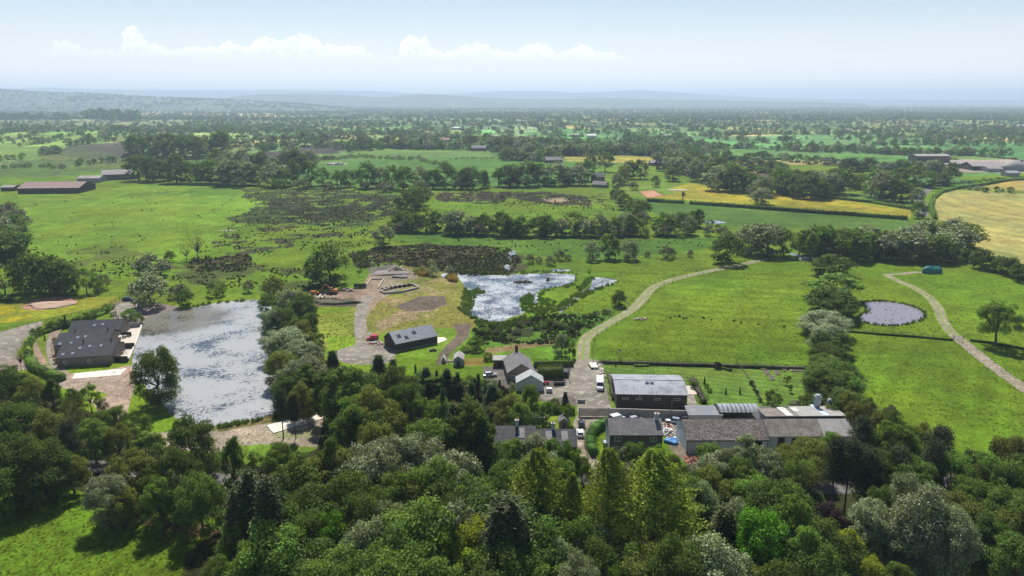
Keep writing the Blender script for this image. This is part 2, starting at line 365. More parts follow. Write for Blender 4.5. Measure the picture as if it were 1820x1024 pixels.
    a([(-300,640),(60,670),(130,725),(230,752),(300,800),(470,830),(560,800),(575,700),(640,660),(860,690),(900,740),(1040,860),(1230,860),(1520,820),(1575,770),(1700,830),(2300,850),(2300,1700),(200,1700),(330,985),(410,930),(350,905),(200,885),(90,862),(-300,960)], WF, 6)
    a([(575,640),(560,700),(545,725),(520,722),(500,690),(470,600),(470,540),(560,535),(570,600)], (78,96,40), 4)
    a([(1550,975),(1700,960),(1820,1000),(2100,1060),(1900,1100),(1600,1010)], (112,120,44), 8, .5, 30)
    a([(230,912),(330,920),(400,945),(360,955),(300,940),(240,928)], (140,112,78), 5)
    return P
FARM = [((-300,232)),]
def hashf(i, j, k=0):
    h = np.sin(i * 127.1 + j * 311.7 + k * 74.7) * 43758.5453
    return h - np.floor(h)
def field_cells(x, y):
    """irregular patchwork of fields: skewed jittered grid; returns cell hash and distance to the cell boundary"""
    s = 150 + 0 * x; wx = x + 60 * (fbm(x, y, 420, 2) - .5) * 2; wy = y + 60 * (fbm(x + 999, y + 77, 420, 2) - .5) * 2
    a = R(17); gx = (wx * math.cos(a) + wy * math.sin(a)) / 170.0; gy = (-wx * math.sin(a) + wy * math.cos(a)) / 240.0
    j = np.floor(gy); gx = gx + hashf(j, j * 0 + 3) * 1.0
    i = np.floor(gx); fx = gx - i; fy = gy - j
    sub = hashf(i, j, 9) > .55
    fx2 = np.where(sub, (fx * 2) % 1, fx); ii = np.where(sub, i * 2 + np.floor(fx * 2) + 500, i)
    d = np.minimum(np.minimum(fx2, 1 - fx2) * np.where(sub, 85, 170), np.minimum(fy, 1 - fy) * 240)
    return hashf(ii, j, 1), hashf(ii, j, 2), d
PAINT = paint_polys()
def ground_colour(x, y):
    u, v = pix(x, y); u = np.asarray(u); v = np.asarray(v)
    n1 = fbm(x, y, 60, 4); n2 = fbm(x + 500, y, 9, 3)
    C = np.empty(x.shape + (3,), dtype=np.float32); C[:] = GRASS
    # far patchwork
    h1, h2, d = field_cells(x, y)
    far = v < 292
    pal = np.array([(96,132,62),(112,142,72),(84,122,56),(122,148,80),(100,138,70),(90,120,60),(132,150,84),(104,130,64),(176,160,98),(150,150,88),(88,126,62),(116,136,76)], dtype=np.float32)
    pc = pal[np.clip((h1 * 12).astype(int), 0, 11)] * (0.9 + 0.2 * h2[..., None])
    C[far] = pc[far]
    hed = far & (d < 5 + 0 * d)
    C[hed] = (56, 70, 40)
    eu = (fbm(x * 1.0, y * 1.0, 26, 3) - .5) * 2; ev = (fbm(x + 300, y + 700, 26, 3) - .5) * 2
    for poly, c, edge, hole, hs in PAINT:
        m = inpoly(u + eu * edge * 1.6, v + ev * edge, poly)
        if hole is not None:
            sc = hs * 0.35 + 0 * 1
            m &= fbm(x + 41, y + 17, hs * 1.1, 3) > hole
        C[m] = c
    mult = (np.where(v < 228, .84, .98) + 0.32 * h1)[..., None] * np.stack([0.92 + .2 * h2, 0.97 + .08 * h1, 0.9 + .2 * h2], -1)
    C = np.where((v < 262)[..., None], C * mult, C)
    C[(v < 262) & (d < 4)] = (56, 72, 40)
    def stripes(poly, coord, per, amp):
        m = inpoly(u, v, poly); s_ = np.sin(coord / per * 2 * np.pi) + .5 * np.sin(coord / per * 4.7 + n1 * 6); C[m] = C[m] * (1 + amp * s_[m])[:, None]
    hay = [(1655,352),(1668,345),(1700,338),(1820,344),(2300,350),(2300,520),(1820,470),(1745,452),(1705,412),(1662,388)]
    stripes(hay, np.hypot(x - 560, (y - 560) * .9) + 9 * n1, 15.0, .035)
    stripes([(1060,640),(1440,652),(1440,735),(1360,722),(1080,722)], x * .35 + y + n2 * .8, 3.2, .06)
    stripes([(1500,600),(1720,620),(1820,690),(2200,900),(1820,830),(1560,740)], x * .75 - y * .5 + 3 * n1, 7.0, .035)
    stripes([(1060,460),(1460,462),(1440,640),(1070,640)], x * .2 + y + 8 * n1, 9.0, .035)
    # tone variation: lusher and drier drifts
    w = (n1 - .5)[..., None]; k = (n2 - .5)[..., None]
    C = C * (1 + w * 0.36 + k * 0.30)
    C[..., 0] *= (1 + 0.20 * (fbm(x - 200, y + 90, 35, 3) - .5))
    return np.clip(C, 0, 255)
def sstep(a, b, x): t = np.clip((x - a) / (b - a), 0, 1); return t * t * (3 - 2 * t)
def height(x, y):
    m = sstep(900, 1500, y)
    h = m * ((fbm(x + 3000, y + 100, 700, 3) - .5) * 12)
    return h
# ================================================================ GROUND
def build_ground():
    vs = np.concatenate([[1700, 1500, 1380, 1300, 1250, 1210], np.arange(1180, 240, -1.0), np.arange(240, 200, -.6), np.arange(200, 184, -.35)])
    b = (vs - 512) / FPX; t = CAMH / (SP + b * CP); Y = (CP - b * SP) * t
    U = np.concatenate([np.arange(-900, -60, 12.0), np.arange(-60, 1880, 1.7), np.arange(1880, 2720, 12.0)])
    a = (U - 910) / FPX
    X = a[None, :] * t[:, None]; YY = np.repeat(Y[:, None], len(U), 1)
    Xn = np.repeat(X[:1], 2, 0) * 1.0; Yn = np.array([[-50.0], [-400.0]]) * np.ones((1, len(U)))
    X = np.vstack([Xn[::-1] * 1.5, X]); YY = np.vstack([Yn[::-1], YY])
    Z = height(X, YY)
    n, m = X.shape
    V = np.stack([X, YY, Z], -1).reshape(-1, 3)
    idx = np.arange(n * m).reshape(n, m)
    F = np.stack([idx[:-1, :-1], idx[:-1, 1:], idx[1:, 1:], idx[1:, :-1]], -1).reshape(-1, 4)
    C = ground_colour(X, YY) / 255.0
    C = np.where(C <= .04045, C / 12.92, ((C + .055) / 1.055) ** 2.4) * 0.62
    o = mesh_np('ground', V, F, mat_ground(), smooth=True)
    at = o.data.color_attributes.new('Col', 'FLOAT_COLOR', 'POINT')
    at.data.foreach_set('color', np.concatenate([C.reshape(-1, 3), np.ones((n * m, 1))], 1).astype(np.float32).ravel())
    tag(o, kind='structure'); return o
def mat_ground():
    m, nt, b = principled('ground_soil_and_grass', rough=0.95, spec=0.05)
    at = N(nt, 'ShaderNodeAttribute', attribute_name='Col'); tc = N(nt, 'ShaderNodeTexCoord')
    c = at.outputs['Color']
    for sc, lo, hi, det in ((1.6, .48, 1.52, 3), (.35, .62, 1.38, 4), (.05, .84, 1.16, 4)):
        n = N(nt, 'ShaderNodeTexNoise', i_Scale=sc, i_Detail=float(det), i_Roughness=0.7); L(nt, tc.outputs['Object'], n.inputs['Vector'])
        mr = N(nt, 'ShaderNodeMapRange'); mr.inputs[1].default_value = .28; mr.inputs[2].default_value = .72; mr.inputs[3].default_value = lo; mr.inputs[4].default_value = hi
        L(nt, n.outputs[0], mr.inputs[0])
        cc = N(nt, 'ShaderNodeVectorMath', operation='SCALE'); L(nt, c, cc.inputs[0]); L(nt, mr.outputs[0], cc.inputs['Scale']); c = cc.outputs[0]
    L(nt, c, b.inputs['Base Color'])
    n = N(nt, 'ShaderNodeTexNoise', i_Scale=1.1, i_Detail=4.0, i_Roughness=0.7); L(nt, tc.outputs['Object'], n.inputs['Vector'])
    bp = N(nt, 'ShaderNodeBump', i_Strength=0.55, i_Distance=0.5); L(nt, n.outputs[0], bp.inputs['Height']); L(nt, bp.outputs[0], b.inputs['Normal'])
    return m
build_ground()

# ---------------------------------------------------------------- water
def mat_water(name, lily, cover, deep=(.035, .045, .055), scale=0.12, weed=None):
    m, nt, b = principled(name, deep, 0.06, 0, 0.5); b.inputs['IOR'].default_value = 1.33
    tc = N(nt, 'ShaderNodeTexCoord')
    n1 = N(nt, 'ShaderNodeTexNoise', i_Scale=scale * .6, i_Detail=6.0, i_Roughness=.62); L(nt, tc.outputs['Object'], n1.inputs['Vector'])
    n2 = N(nt, 'ShaderNodeTexVoronoi', i_Scale=0.9, feature='F1'); L(nt, tc.outputs['Object'], n2.inputs['Vector'])
    n3 = N(nt, 'ShaderNodeTexNoise', i_Scale=.95, i_Detail=5.0, i_Roughness=.75); L(nt, tc.outputs['Object'], n3.inputs['Vector'])
    f = math_n(nt, 'ADD', math_n(nt, 'MULTIPLY', math_n(nt, 'SUBTRACT', n1.outputs[0], .5), 2.6), math_n(nt, 'MULTIPLY', math_n(nt, 'SUBTRACT', n3.outputs[0], .5), 2.5))
    f = math_n(nt, 'ADD', f, math_n(nt, 'MULTIPLY', math_n(nt, 'SUBTRACT', .45, n2.outputs[0]), .35))
    mask = math_n(nt, 'MULTIPLY_ADD', math_n(nt, 'ADD', f, cover), 2.4, .5, clamp=True)
    lc = mixc(nt, n3.outputs[0], lily, tuple(x * .6 for x in lily))  # pale lily pads, with their backlit glint put into the base colour
    bc = mixc(nt, mask, deep, lc)
    if weed is not None:      # brown dying weed by the inlet
        vd = N(nt, 'ShaderNodeVectorMath', operation='DISTANCE'); L(nt, tc.outputs['Object'], vd.inputs[0]); vd.inputs[1].default_value = tuple(weed)
        wm = math_n(nt, 'MULTIPLY', math_n(nt, 'SUBTRACT', math_n(nt, 'MULTIPLY_ADD', n3.outputs[0], 30.0, 8.0), vd.outputs['Value']), .12, clamp=True)
        bc = mixc(nt, math_n(nt, 'MULTIPLY', wm, .85), bc, (.085,.075,.045))
    L(nt, bc, b.inputs['Base Color'])
    L(nt, math_n(nt, 'MULTIPLY_ADD', mask, .34, .06), b.inputs['Roughness'])
    nb = N(nt, 'ShaderNodeTexNoise', i_Scale=2.2, i_Detail=3.0); L(nt, tc.outputs['Object'], nb.inputs['Vector'])
    bp = N(nt, 'ShaderNodeBump', i_Strength=.3, i_Distance=.03); L(nt, nb.outputs[0], bp.inputs['Height']); L(nt, bp.outputs[0], b.inputs['Normal'])
    return m
def smooth_poly(pts, k=5, jitter=0.0, seed=1):
    """closed Catmull-Rom through world points, with small irregularities"""
    r = random.Random(seed); n = len(pts); out = []
    for i in range(n):
        p0, p1, p2, p3 = (Vector(pts[(i + d) % n]) for d in (-1, 0, 1, 2))
        for j in range(k):
            t = j / k
            p = 0.5 * ((2 * p1) + (-p0 + p2) * t + (2 * p0 - 5 * p1 + 4 * p2 - p3) * t * t + (-p0 + 3 * p1 - 3 * p2 + p3) * t ** 3)
            p.x += r.uniform(-jitter, jitter); p.y += r.uniform(-jitter, jitter); out.append(p)
    return out
def sheet(name, pts, z, mat, label=None):
    from mathutils.geometry import tessellate_polygon
    vs = [Vector((p.x, p.y, z)) for p in pts]; tr = tessellate_polygon([vs])
    me = bpy.data.meshes.new(name); me.from_pydata([tuple(v) for v in vs], [], [tuple(t) for t in tr]); me.materials.append(mat); me.update()
    for p in me.polygons:
        if p.normal.z < 0: p.flip()
    o = bpy.data.objects.new(name, me); col.objects.link(o); tag(o, kind='structure'); return o
LAKE = [(250,580),(262,565),(300,553),(343,547),(381,539),(430,534),(462,533),(480,540),(492,590),(508,640),(532,680),(540,702),(520,722),(480,738),(440,748),(388,758),(350,754),(312,742),(284,716),(260,690),(240,665),(234,643),(243,610)]
LILY = [(813,486),(819,500),(832,516),(838,527),(836,545),(828,557),(846,563),(866,571),(893,571),(912,563),(932,556),(925,546),(924,534),(938,523),(944,524),(946,536),(957,541),(955,522),(962,516),(974,513),(1000,508),(1014,504),(1022,498),(1021,489),(1000,487),(974,486),(930,487),(860,490),(835,488)]
ARM = [(1055,494),(1050,507),(1037,516),(1026,526),(1000,545),(994,556),(1000,553),(1022,535),(1038,524),(1063,515),(1085,506),(1096,500),(1092,496),(1075,494)]
ROUND = [(1534,539),(1541,552),(1530,560),(1525,567),(1538,574),(1573,579),(1610,577),(1637,569),(1643,557),(1619,544),(1576,536),(1548,536)]
def wp(lst): return [W(u, v) for u, v in lst]
m_lake = mat_water('lake_water', (.32,.33,.335), .26, weed=W(312, 568))
m_lily = mat_water('pond_water', (.38,.41,.43), .05, scale=.15)
m_round = mat_water('muddy_pond_water', (.20,.175,.195), -.9, deep=(.185,.16,.18), scale=.05)
sheet('water', smooth_poly(wp(LAKE), 6, .35, 1), .03, m_lake)
sheet('water', smooth_poly(wp(LILY), 6, .3, 2), .03, m_lily)
sheet('water', smooth_poly(wp(ARM), 5, .3, 3), .03, m_lily)
sheet('water', smooth_poly(wp(ROUND), 6, .25, 4), .03, m_round)
for k, pl in enumerate(([(896,474),(903,470),(906,479),(902,484),(897,483)], [(978,480),(990,478),(1012,479),(1010,482),(985,483)], [(905,446),(912,444),(918,450),(908,462),(904,456)], [(1418,458),(1432,456),(1446,458),(1444,463),(1425,463)], [(1248,394),(1275,392),(1290,396),(1270,398)], [(1425,455),(1400,452),(1410,450)], [(783,488),(795,486),(803,490),(790,493)])):
    sheet('water', smooth_poly(wp(pl), 4, .2, 10 + k), .03, m_lily)

# ---------------------------------------------------------------- tracks and roads
def smooth_line(pts, k=6):
    out = []; n = len(pts)
    for i in range(n - 1):
        p0 = Vector(pts[max(i - 1, 0)]); p1 = Vector(pts[i]); p2 = Vector(pts[i + 1]); p3 = Vector(pts[min(i + 2, n - 1)])
        for j in range(k):
            t = j / k
            out.append(0.5 * ((2 * p1) + (-p0 + p2) * t + (2 * p0 - 5 * p1 + 4 * p2 - p3) * t * t + (-p0 + 3 * p1 - 3 * p2 + p3) * t ** 3))
    out.append(Vector(pts[-1])); return out
def ribbon(mb, line, off0, off1, z, jit=.15, seed=3):
    r = random.Random(seed); vs = []; n = len(line)
    for i, p in enumerate(line):
        d = (line[min(i + 1, n - 1)] - line[max(i - 1, 0)]); d.z = 0; d.normalize(); nrm = Vector((-d.y, d.x, 0))
        a = p + nrm * (off0 + r.uniform(-jit, jit)); b = p + nrm * (off1 + r.uniform(-jit, jit))
        vs += [(a.x, a.y, z), (b.x, b.y, z)]
    mb.add(vs, [(2 * i, 2 * i + 1, 2 * i + 3, 2 * i + 2) for i in range(n - 1)])
m_gravel = mat_noise('gravel', lin((132,122,106)), lin((104,96,80)), .12, .95, c3=lin((156,146,126)), bump=.015, bscale=6)
m_verge = mat_noise('trodden_grass', lin((100,124,46)), lin((122,130,64)), .4, .95, c3=lin((88,112,38)))
for m in (m_gravel, m_verge): pass
m_asph = mat_noise('asphalt', (.12,.115,.11), (.09,.085,.082), .3, .9, c3=(.15,.14,.13), bump=.02)
MAIN = [(1036,650),(1036,638),(1037,616),(1044,599),(1068,583),(1096,567),(1121,552),(1136,538),(1149,523),(1165,509),(1195,497.5),(1241,486),(1297,475),(1330,468),(1356,461)]
ml = smooth_line(wp(MAIN), 8)
mb = MB(); ribbon(mb, ml, -2.3, 2.3, .012, .25, 1); tag(mb.build('verge', m_verge), kind='structure')
mb = MB(); ribbon(mb, ml, -1.75, -.5, .028, .22, 2); ribbon(mb, ml, .5, 1.75, .028, .22, 3); tag(mb.build('track', m_gravel), kind='structure')
RT = [(1576,487),(1583,493),(1600,501),(1630,514),(1655,532),(1668,550),(1676,570),(1690,590),(1703,602)]
RT2 = [(1698,597),(1716,612),(1742,633),(1774,658),(1808,682),(1850,712),(1920,760)]
rl = smooth_line(wp(RT), 8); rl2 = smooth_line(wp(RT2), 8)
mb = MB(); ribbon(mb, rl, -2.1, 2.1, .012, .25, 4); tag(mb.build('verge', m_verge), kind='structure')
mb = MB(); ribbon(mb, rl, -1.5, -.4, .028, .25, 5); ribbon(mb, rl, .4, 1.5, .028, .25, 6); ribbon(mb, rl2, -2.2, 2.2, .034, .2, 7)
ribbon(mb, smooth_line(wp([(1578,488),(1600,487),(1630,484),(1648,486)])), -1.4, 1.4, .022, .3, 8); tag(mb.build('track', m_gravel), kind='structure')
mb = MB(); ribbon(mb, smooth_line(wp([(-260,790),(60,812),(200,833),(400,852),(650,864),(900,866),(1050,852),(1250,858),(1480,868),(1820,850),(2200,850)]), 6), -2.4, 2.4, .03, .05, 9)
tag(mb.build('road', m_asph), kind='structure')
mb = MB(); ribbon(mb, smooth_line(wp([(1058,738),(1056,752),(1040,766),(1036,785),(1043,805),(1053,825),(1062,850)]), 6), -2.1, 2.1, .02, .2, 10); tag(mb.build('lane', m_gravel), kind='structure')
mb = MB(); ribbon(mb, smooth_line(wp([(1655,333),(1643,343),(1634,352),(1637,362),(1641,372),(1640,384)]), 6), -3.5, 3.5, .03, .3, 11); tag(mb.build('road', m_asph), kind='structure')
m_gravel2 = mat_noise('grey_yard_gravel', lin((126,119,108)), lin((96,91,82)), .1, .95, c3=lin((150,142,128)), bump=.015, bscale=6)
mb = MB(); ribbon(mb, smooth_line(wp([(656,524),(646,540),(641,556),(641,580),(641,602)]), 6), -2.3, 2.3, .02, .3, 12); tag(mb.build('track', m_gravel2), kind='structure')
sheet('yard', smooth_poly(wp([(597,625),(628,614),(634,604),(652,602),(655,590),(684,612),(704,628),(690,645),(656,648),(610,645)]), 4, .2, 5), .024, m_gravel2)
sheet('yard', smooth_poly(wp([(1014,660),(1020,645),(1030,640),(1060,640),(1070,668),(1076,690),(1083,716),(1081,738),(1030,740),(1026,716),(1012,704),(968,712),(962,690),(1000,688)]), 3, .15, 6), .018, m_gravel2)
sheet('yard', smooth_poly(wp([(1024,741),(1085,738),(1228,737),(1228,752),(1085,756),(1050,762),(1040,770),(1024,770)]), 3, .15, 6), .016, m_gravel)
sheet('driveway', smooth_poly(wp([(-80,640),(-80,604),(0,590),(68,572),(72,578),(42,600),(28,625),(20,640)]), 4, .3, 7), .02, m_gravel2)
sheet('driveway', smooth_poly(wp([(198,558),(205,546),(225,532),(245,535),(262,545),(250,560),(235,572),(205,568)]), 4, .3, 8), .02, m_gravel2)
sheet('path', smooth_poly(wp([(84,605),(92,596),(90,620),(93,640),(104,658),(112,668),(100,668),(87,645),(82,622)]), 4, .05, 9), .03, m_gravel2)
m_conc = mat_noise('pale_concrete', lin((222,214,200)), lin((196,186,172)), .3, .85, c3=lin((168,158,140)))
def slab_obj(name, label, cat, pts, z0, z1, mat, group=None):
    mb = MB(); ps = [W(*p) for p in pts]; mb.slab([(p.x, p.y) for p in ps][::-1], z0, z1)
    return tag(mb.build(name, mat), label, cat, group)
slab_obj('concrete_slab', 'long pale concrete slab in bays beside the lake shore', 'slab', [(474,757),(562,737),(574,745),(486,771)], .0, .22, m_conc)
slab_obj('concrete_slab', 'pale broken concrete base in front of the slate roofed stone barns', 'slab', [(133,664),(225,655),(214,667),(128,674)], .0, .10, m_conc)

# ---------------------------------------------------------------- far hills
m_hill = mat_noise('hill_grass_and_woods', (.045,.075,.03), (.10,.15,.055), .003, .95, c3=(.03,.045,.02), detail=8)
def hills(dist, depth, prof, seed, nx=420, ny=14, rough=8.0):
    us = np.linspace(prof[0][0], prof[-1][0], nx); vt = np.interp(us, [p[0] for p in prof], [p[1] for p in prof])
    a = (us - 910) / FPX; bb = (512 - vt) / FPX
    top = CAMH + dist * (-SP + bb * CP) / (CP + bb * SP)
    V = []
    for j in range(ny):
        s = j / (ny - 1); y = dist + (s - .5) * depth * 1.0; prof_h = math.sin(math.pi * min(max(s, 0), 1)) ** .8 if s < .5 else 1 - (s - .5) * .8
        x = a * dist / CP * 1.0
        h = np.maximum(top, 4) * prof_h + (fbm(x + seed * 1000, x * 0 + y, dist * .05, 4) - .5) * rough * 2 * prof_h - (4 if s < .01 else 0)
        V.append(np.stack([x * (y / dist), x * 0 + y, h], -1))
    V = np.array(V); idx = np.arange(nx * ny).reshape(ny, nx)
    F = np.stack([idx[:-1, :-1], idx[:-1, 1:], idx[1:, 1:], idx[1:, :-1]], -1).reshape(-1, 4)
    return tag(mesh_np('hills', V.reshape(-1, 3), F, m_hill, smooth=True), kind='structure')
hills(8600, 3800, [(-900,150),(-300,152),(0,156),(60,159),(110,163),(200,166),(300,172),(400,176),(480,181),(560,185),(640,192),(700,200)], 1, rough=11)
hills(11500, 3000, [(300,186),(420,176),(480,168),(560,166),(640,170),(700,173),(760,166.5),(800,169),(860,173),(930,176),(1000,176),(1060,174),(1200,178),(1400,181),(1500,184)], 2, rough=8)
hills(21000, 6000, [(-900,156),(0,158),(140,156),(220,159),(400,161),(560,160),(680,162),(760,167),(820,167),(880,162),(930,161),(975,161.5),(1010,165),(1060,163),(1120,160),(1180,164),(1260,170),(1340,174),(1500,177),(1700,178),(2000,177),(2700,178)], 3, rough=14)

# ---------------------------------------------------------------- haze
mh = bpy.data.materials.new('haze_air'); mh.use_nodes = True; hn = mh.node_tree; hn.nodes.clear()
pv = N(hn, 'ShaderNodeVolumePrincipled'); pv.inputs['Color'].default_value = (.62, .80, 1.0, 1); pv.inputs['Density'].default_value = 1.0e-4
pv.inputs['Anisotropy'].default_value = 0.22
ho = N(hn, 'ShaderNodeOutputMaterial'); L(hn, pv.outputs[0], ho.inputs['Volume'])
hz = MB().box(-42000, 42000, -900, 42000, -14, 420).build('haze', mh); tag(hz, kind='stuff')
# ================================================================ TREES
LEAF = {
 'oak':     mat_leaf('oak_leaves', (.088,.145,.024)),
 'green':   mat_leaf('green_leaves', (.120,.195,.030)),
 'olive':   mat_leaf('olive_leaves', (.145,.170,.034)),
 'silver':  mat_leaf('silvery_leaves', (.19,.235,.10), gloss=.05, trans=.3),
 'gold':    mat_leaf('golden_leaves', (.29,.36,.030), trans=.4),
 'poplar':  mat_leaf('poplar_leaves', (.18,.235,.028), trans=.4),
 'lime':    mat_leaf('vivid_leaves', (.085,.20,.010), trans=.4),
 'purple':  mat_leaf('purple_leaves', (.045,.022,.030), trans=.2),
 'conifer': mat_leaf('conifer_needles', (.046,.078,.024), trans=.12),
 'spruce':  mat_leaf('spruce_needles', (.075,.105,.038), trans=.15),
 'lone':    mat_leaf('pale_green_leaves', (.15,.22,.045), trans=.5),
 'pine':    mat_leaf('pine_needles', (.055,.075,.030), trans=.12),
 'haw':     mat_leaf('hawthorn_leaves', (.10,.105,.060), gloss=.03),
 'reed':    mat_leaf('reed_blades', (.075,.135,.030), trans=.4),
 'rush':    mat_leaf('rush_blades', (.062,.078,.032), trans=.2),
 'straw':   mat_leaf('straw_blades', (.30,.20,.070), trans=.3),
 'hedge':   mat_leaf('hedge_leaves', (.055,.12,.018), trans=.3),
}
m_bark = mat_noise('bark', (.075,.062,.048), (.11,.095,.075), 1.2, .95)
m_birch = mat_noise('pale_bark', (.32,.30,.26), (.14,.12,.10), 1.5, .9)

def leaf_quads(P, Nrm, size, r, droop=0.0, aspect=0.7):
    """one small leafy spray per point, facing roughly along Nrm with scatter"""
    n = len(P); Nn = Nrm + r.normal(0, .55, (n, 3)); Nn /= np.linalg.norm(Nn, axis=1, keepdims=True) + 1e-6
    t = np.cross(Nn, r.normal(0, 1, (n, 3))); t /= np.linalg.norm(t, axis=1, keepdims=True) + 1e-6
    b = np.cross(Nn, t); s = size * r.uniform(.55, 1.35, (n, 1)); t = t * s; b = b * s * aspect
    # pointed, slightly folded spray: 4 corners (tip, side, stem, side)
    lift = Nn * s * r.uniform(-.15, .35, (n, 1))
    V = np.stack([P - t, P - b * .9 + lift, P + t, P + b * .9 + lift], 1).reshape(-1, 3)
    V[:, 2] -= droop * 0
    return V, np.arange(4 * n).reshape(n, 4)
def crown_points(n, lobes, r, inner=.25):
    """points on a set of lobes (centre, radius, squash), denser on the upper outside"""
    w = np.array([l[1] ** 2 for l in lobes]); w = w / w.sum(); ids = r.choice(len(lobes), n, p=w)
    c = np.array([l[0] for l in lobes])[ids]; rad = np.array([l[1] for l in lobes])[ids][:, None]; sq = np.array([l[2] for l in lobes])[ids]
    d = r.normal(0, 1, (n, 3)); d /= np.linalg.norm(d, axis=1, keepdims=True)
    flip = (d[:, 2] < -.35) & (r.random(n) < .6); d[flip, 2] *= -1
    rr = rad * (1 - inner * r.random((n, 1)) ** 1.6) * (.86 + .5 * r.random((n, 1)) ** 3)
    off = d * rr; off[:, 2] *= sq
    return c + off, d
def limbs(mb, base, r0, tips, fork_z, r, k=6, bend=.12):
    top = Vector((base[0], base[1], fork_z)); prev = Vector(base); n = 4
    for i in range(1, n + 1):
        p = Vector(base).lerp(top, i / n) + Vector((r.uniform(-1, 1), r.uniform(-1, 1), 0)) * r0 * .5
        mb.tube(prev, p, r0 * (1 - .12 * (i - 1)) * (1.35 if i == 1 else 1), r0 * (1 - .12 * i), k, False); prev = p
    for t in tips:
        t = Vector(t); s = top + Vector((0, 0, r.uniform(-.15, .05) * fork_z)); m = s.lerp(t, .5) + Vector((r.uniform(-1, 1), r.uniform(-1, 1), r.uniform(-.3, .8))) * (t - s).length * bend
        mb.tube(s, m, r0 * .45, r0 * .26, 5, False); mb.tube(m, t, r0 * .26, r0 * .07, 4, False)
def proto(kind, seed, lod):
    """unit prototypes about 10 m tall; returns (trunk mesh, crown V, F)"""
    r = np.random.default_rng(seed); q = {'near': 1.0, 'mid': .14, 'low': .02}[lod]; ls = {'near': 1.0, 'mid': 2.3, 'low': 5.2}[lod]
    mb = MB(); lobes = []
    if kind in ('round', 'open', 'wide', 'bush', 'tall', 'dome'):
        H = 10.0
        R0, cz, hz, nl, lr = {'round': (3.7, 4.9, 4.6, 64, 1.1), 'open': (3.6, 5.8, 3.9, 34, 1.0), 'wide': (5.4, 5.6, 3.9, 80, 1.2), 'bush': (4.6, 4.2, 5.0, 56, 1.35), 'tall': (2.7, 5.2, 4.8, 60, .85), 'dome': (4.4, 4.3, 5.1, 90, 1.2)}[kind]
        for i in range(nl):
            d = r.normal(0, 1, 3); d /= np.linalg.norm(d); d[2] = abs(d[2]) if r.random() < .42 else d[2]
            k = r.uniform(.45, 1.0) ** .6; c = np.array([d[0] * R0 * k, d[1] * R0 * k, cz + d[2] * hz * k - .2])
            rr = lr * r.uniform(.6, 1.25) * (1.1 - .25 * k); c[2] = min(max(c[2], rr * .6 + (.0 if kind == 'bush' else .7 if kind in ('dome', 'round', 'tall') else 1.5)), H - rr * .7)
            lobes.append((c, rr, r.uniform(.6, .85)))
        n = int({'round': 17000, 'open': 9000, 'wide': 26000, 'bush': 16000, 'tall': 15000, 'dome': 24000}[kind] * q)
        P, D = crown_points(n, lobes, r, .35); D = D * .6 + np.array([0, 0, .45])
        V, F = leaf_quads(P, D, .125 * ls, r)
        tips = [lobes[i][0] for i in r.choice(len(lobes), min(14 if lod == 'near' else 5, len(lobes)), replace=False)]
        if lod != 'low': limbs(mb, (0, 0, -.3), {'wide': .42, 'bush': .22}.get(kind, .27), tips, {'bush': 1.2}.get(kind, 3.4), r)
        else: mb.tube((0, 0, -.3), (0, 0, 4), .3, .2, 4, False)
    elif kind == 'poplar':
        n = int(17000 * q); z = r.random(n) ** .85; zz = 1.2 + z * 8.8
        env = 3.3 * np.sin(np.pi * np.clip((zz - .6) / 9.7, 0, 1) ** .66) ** .9 * (1 - .38 * z) + .1
        th = r.uniform(0, 2 * np.pi, n); br = .80 + .34 * np.sin(th * 5 + zz * 2.3 + seed) * np.cos(zz * 3.1 + th * 2 + seed * 2)
        rr = env * br * r.random(n) ** .45; P = np.stack([rr * np.cos(th), rr * np.sin(th), zz + rr * .35], 1); P[:, 2] = np.minimum(P[:, 2], 10)
        V, F = leaf_quads(P, np.stack([np.cos(th) * .5, np.sin(th) * .5, .3 + 0 * th], 1), (.075 * ls), r)
        mb.tube((0, 0, -.3), (0, 0, 5), .24, .13, 6, False); mb.tube((0, 0, 5), (0, 0, 9.6), .13, .03, 5, False)
        for i in range(34 if lod == 'near' else 6):
            z0 = r.uniform(1.5, 8.4); a = r.uniform(0, 6.28); l = 2.3 * math.sin(math.pi * min(max((z0 - .4) / 9.6, .05), .95)) * r.uniform(.6, 1)
            mb.tube((0, 0, z0), (l * math.cos(a), l * math.sin(a), z0 + l * .75), .05, .012, 4, False)
    elif kind in ('conifer', 'pine', 'thin'):
        base, R0 = {'conifer': (.7, 2.1), 'pine': (4.2, 2.5), 'thin': (1.4, 1.25)}[kind]
        Ps = []; Ds = []; nw = int({'conifer': 26, 'pine': 13, 'thin': 22}[kind]); tot = int({'conifer': 13000, 'pine': 11000, 'thin': 5200}[kind] * q)
        for w in range(nw):
            f = w / (nw - 1); z0 = base + (9.7 - base) * f; rad = R0 * ((1 - f) ** .75 if kind != 'pine' else (math.sin(math.pi * (.25 + .72 * f)) ** .6)) + .12
            nb = 7 if kind != 'pine' else 5; ph = r.uniform(0, 6.28)
            for k in range(nb):
                a = ph + 6.283 * k / nb + r.uniform(-.3, .3); l = rad * r.uniform(.65, 1.15); m = max(2, int(tot / nw / nb))
                s = r.random(m) ** .7; wd = (.20 + .26 * (1 - s)) * (1.0 if kind != 'pine' else 1.8)
                px = s * l; side = r.normal(0, 1, m) * wd; dz = (-s * l * .28 if kind != 'pine' else s * l * .35) + r.normal(0, .09 if kind != 'pine' else .28, m)
                Ps.append(np.stack([px * math.cos(a) - side * math.sin(a), px * math.sin(a) + side * math.cos(a), z0 + dz], 1)); Ds.append(np.tile([math.cos(a) * .3, math.sin(a) * .3, .8], (m, 1)))
                if lod == 'near': mb.tube((0, 0, z0), (l * math.cos(a), l * math.sin(a), z0 + (-.28 if kind != 'pine' else .3) * l), .045, .01, 3, False)
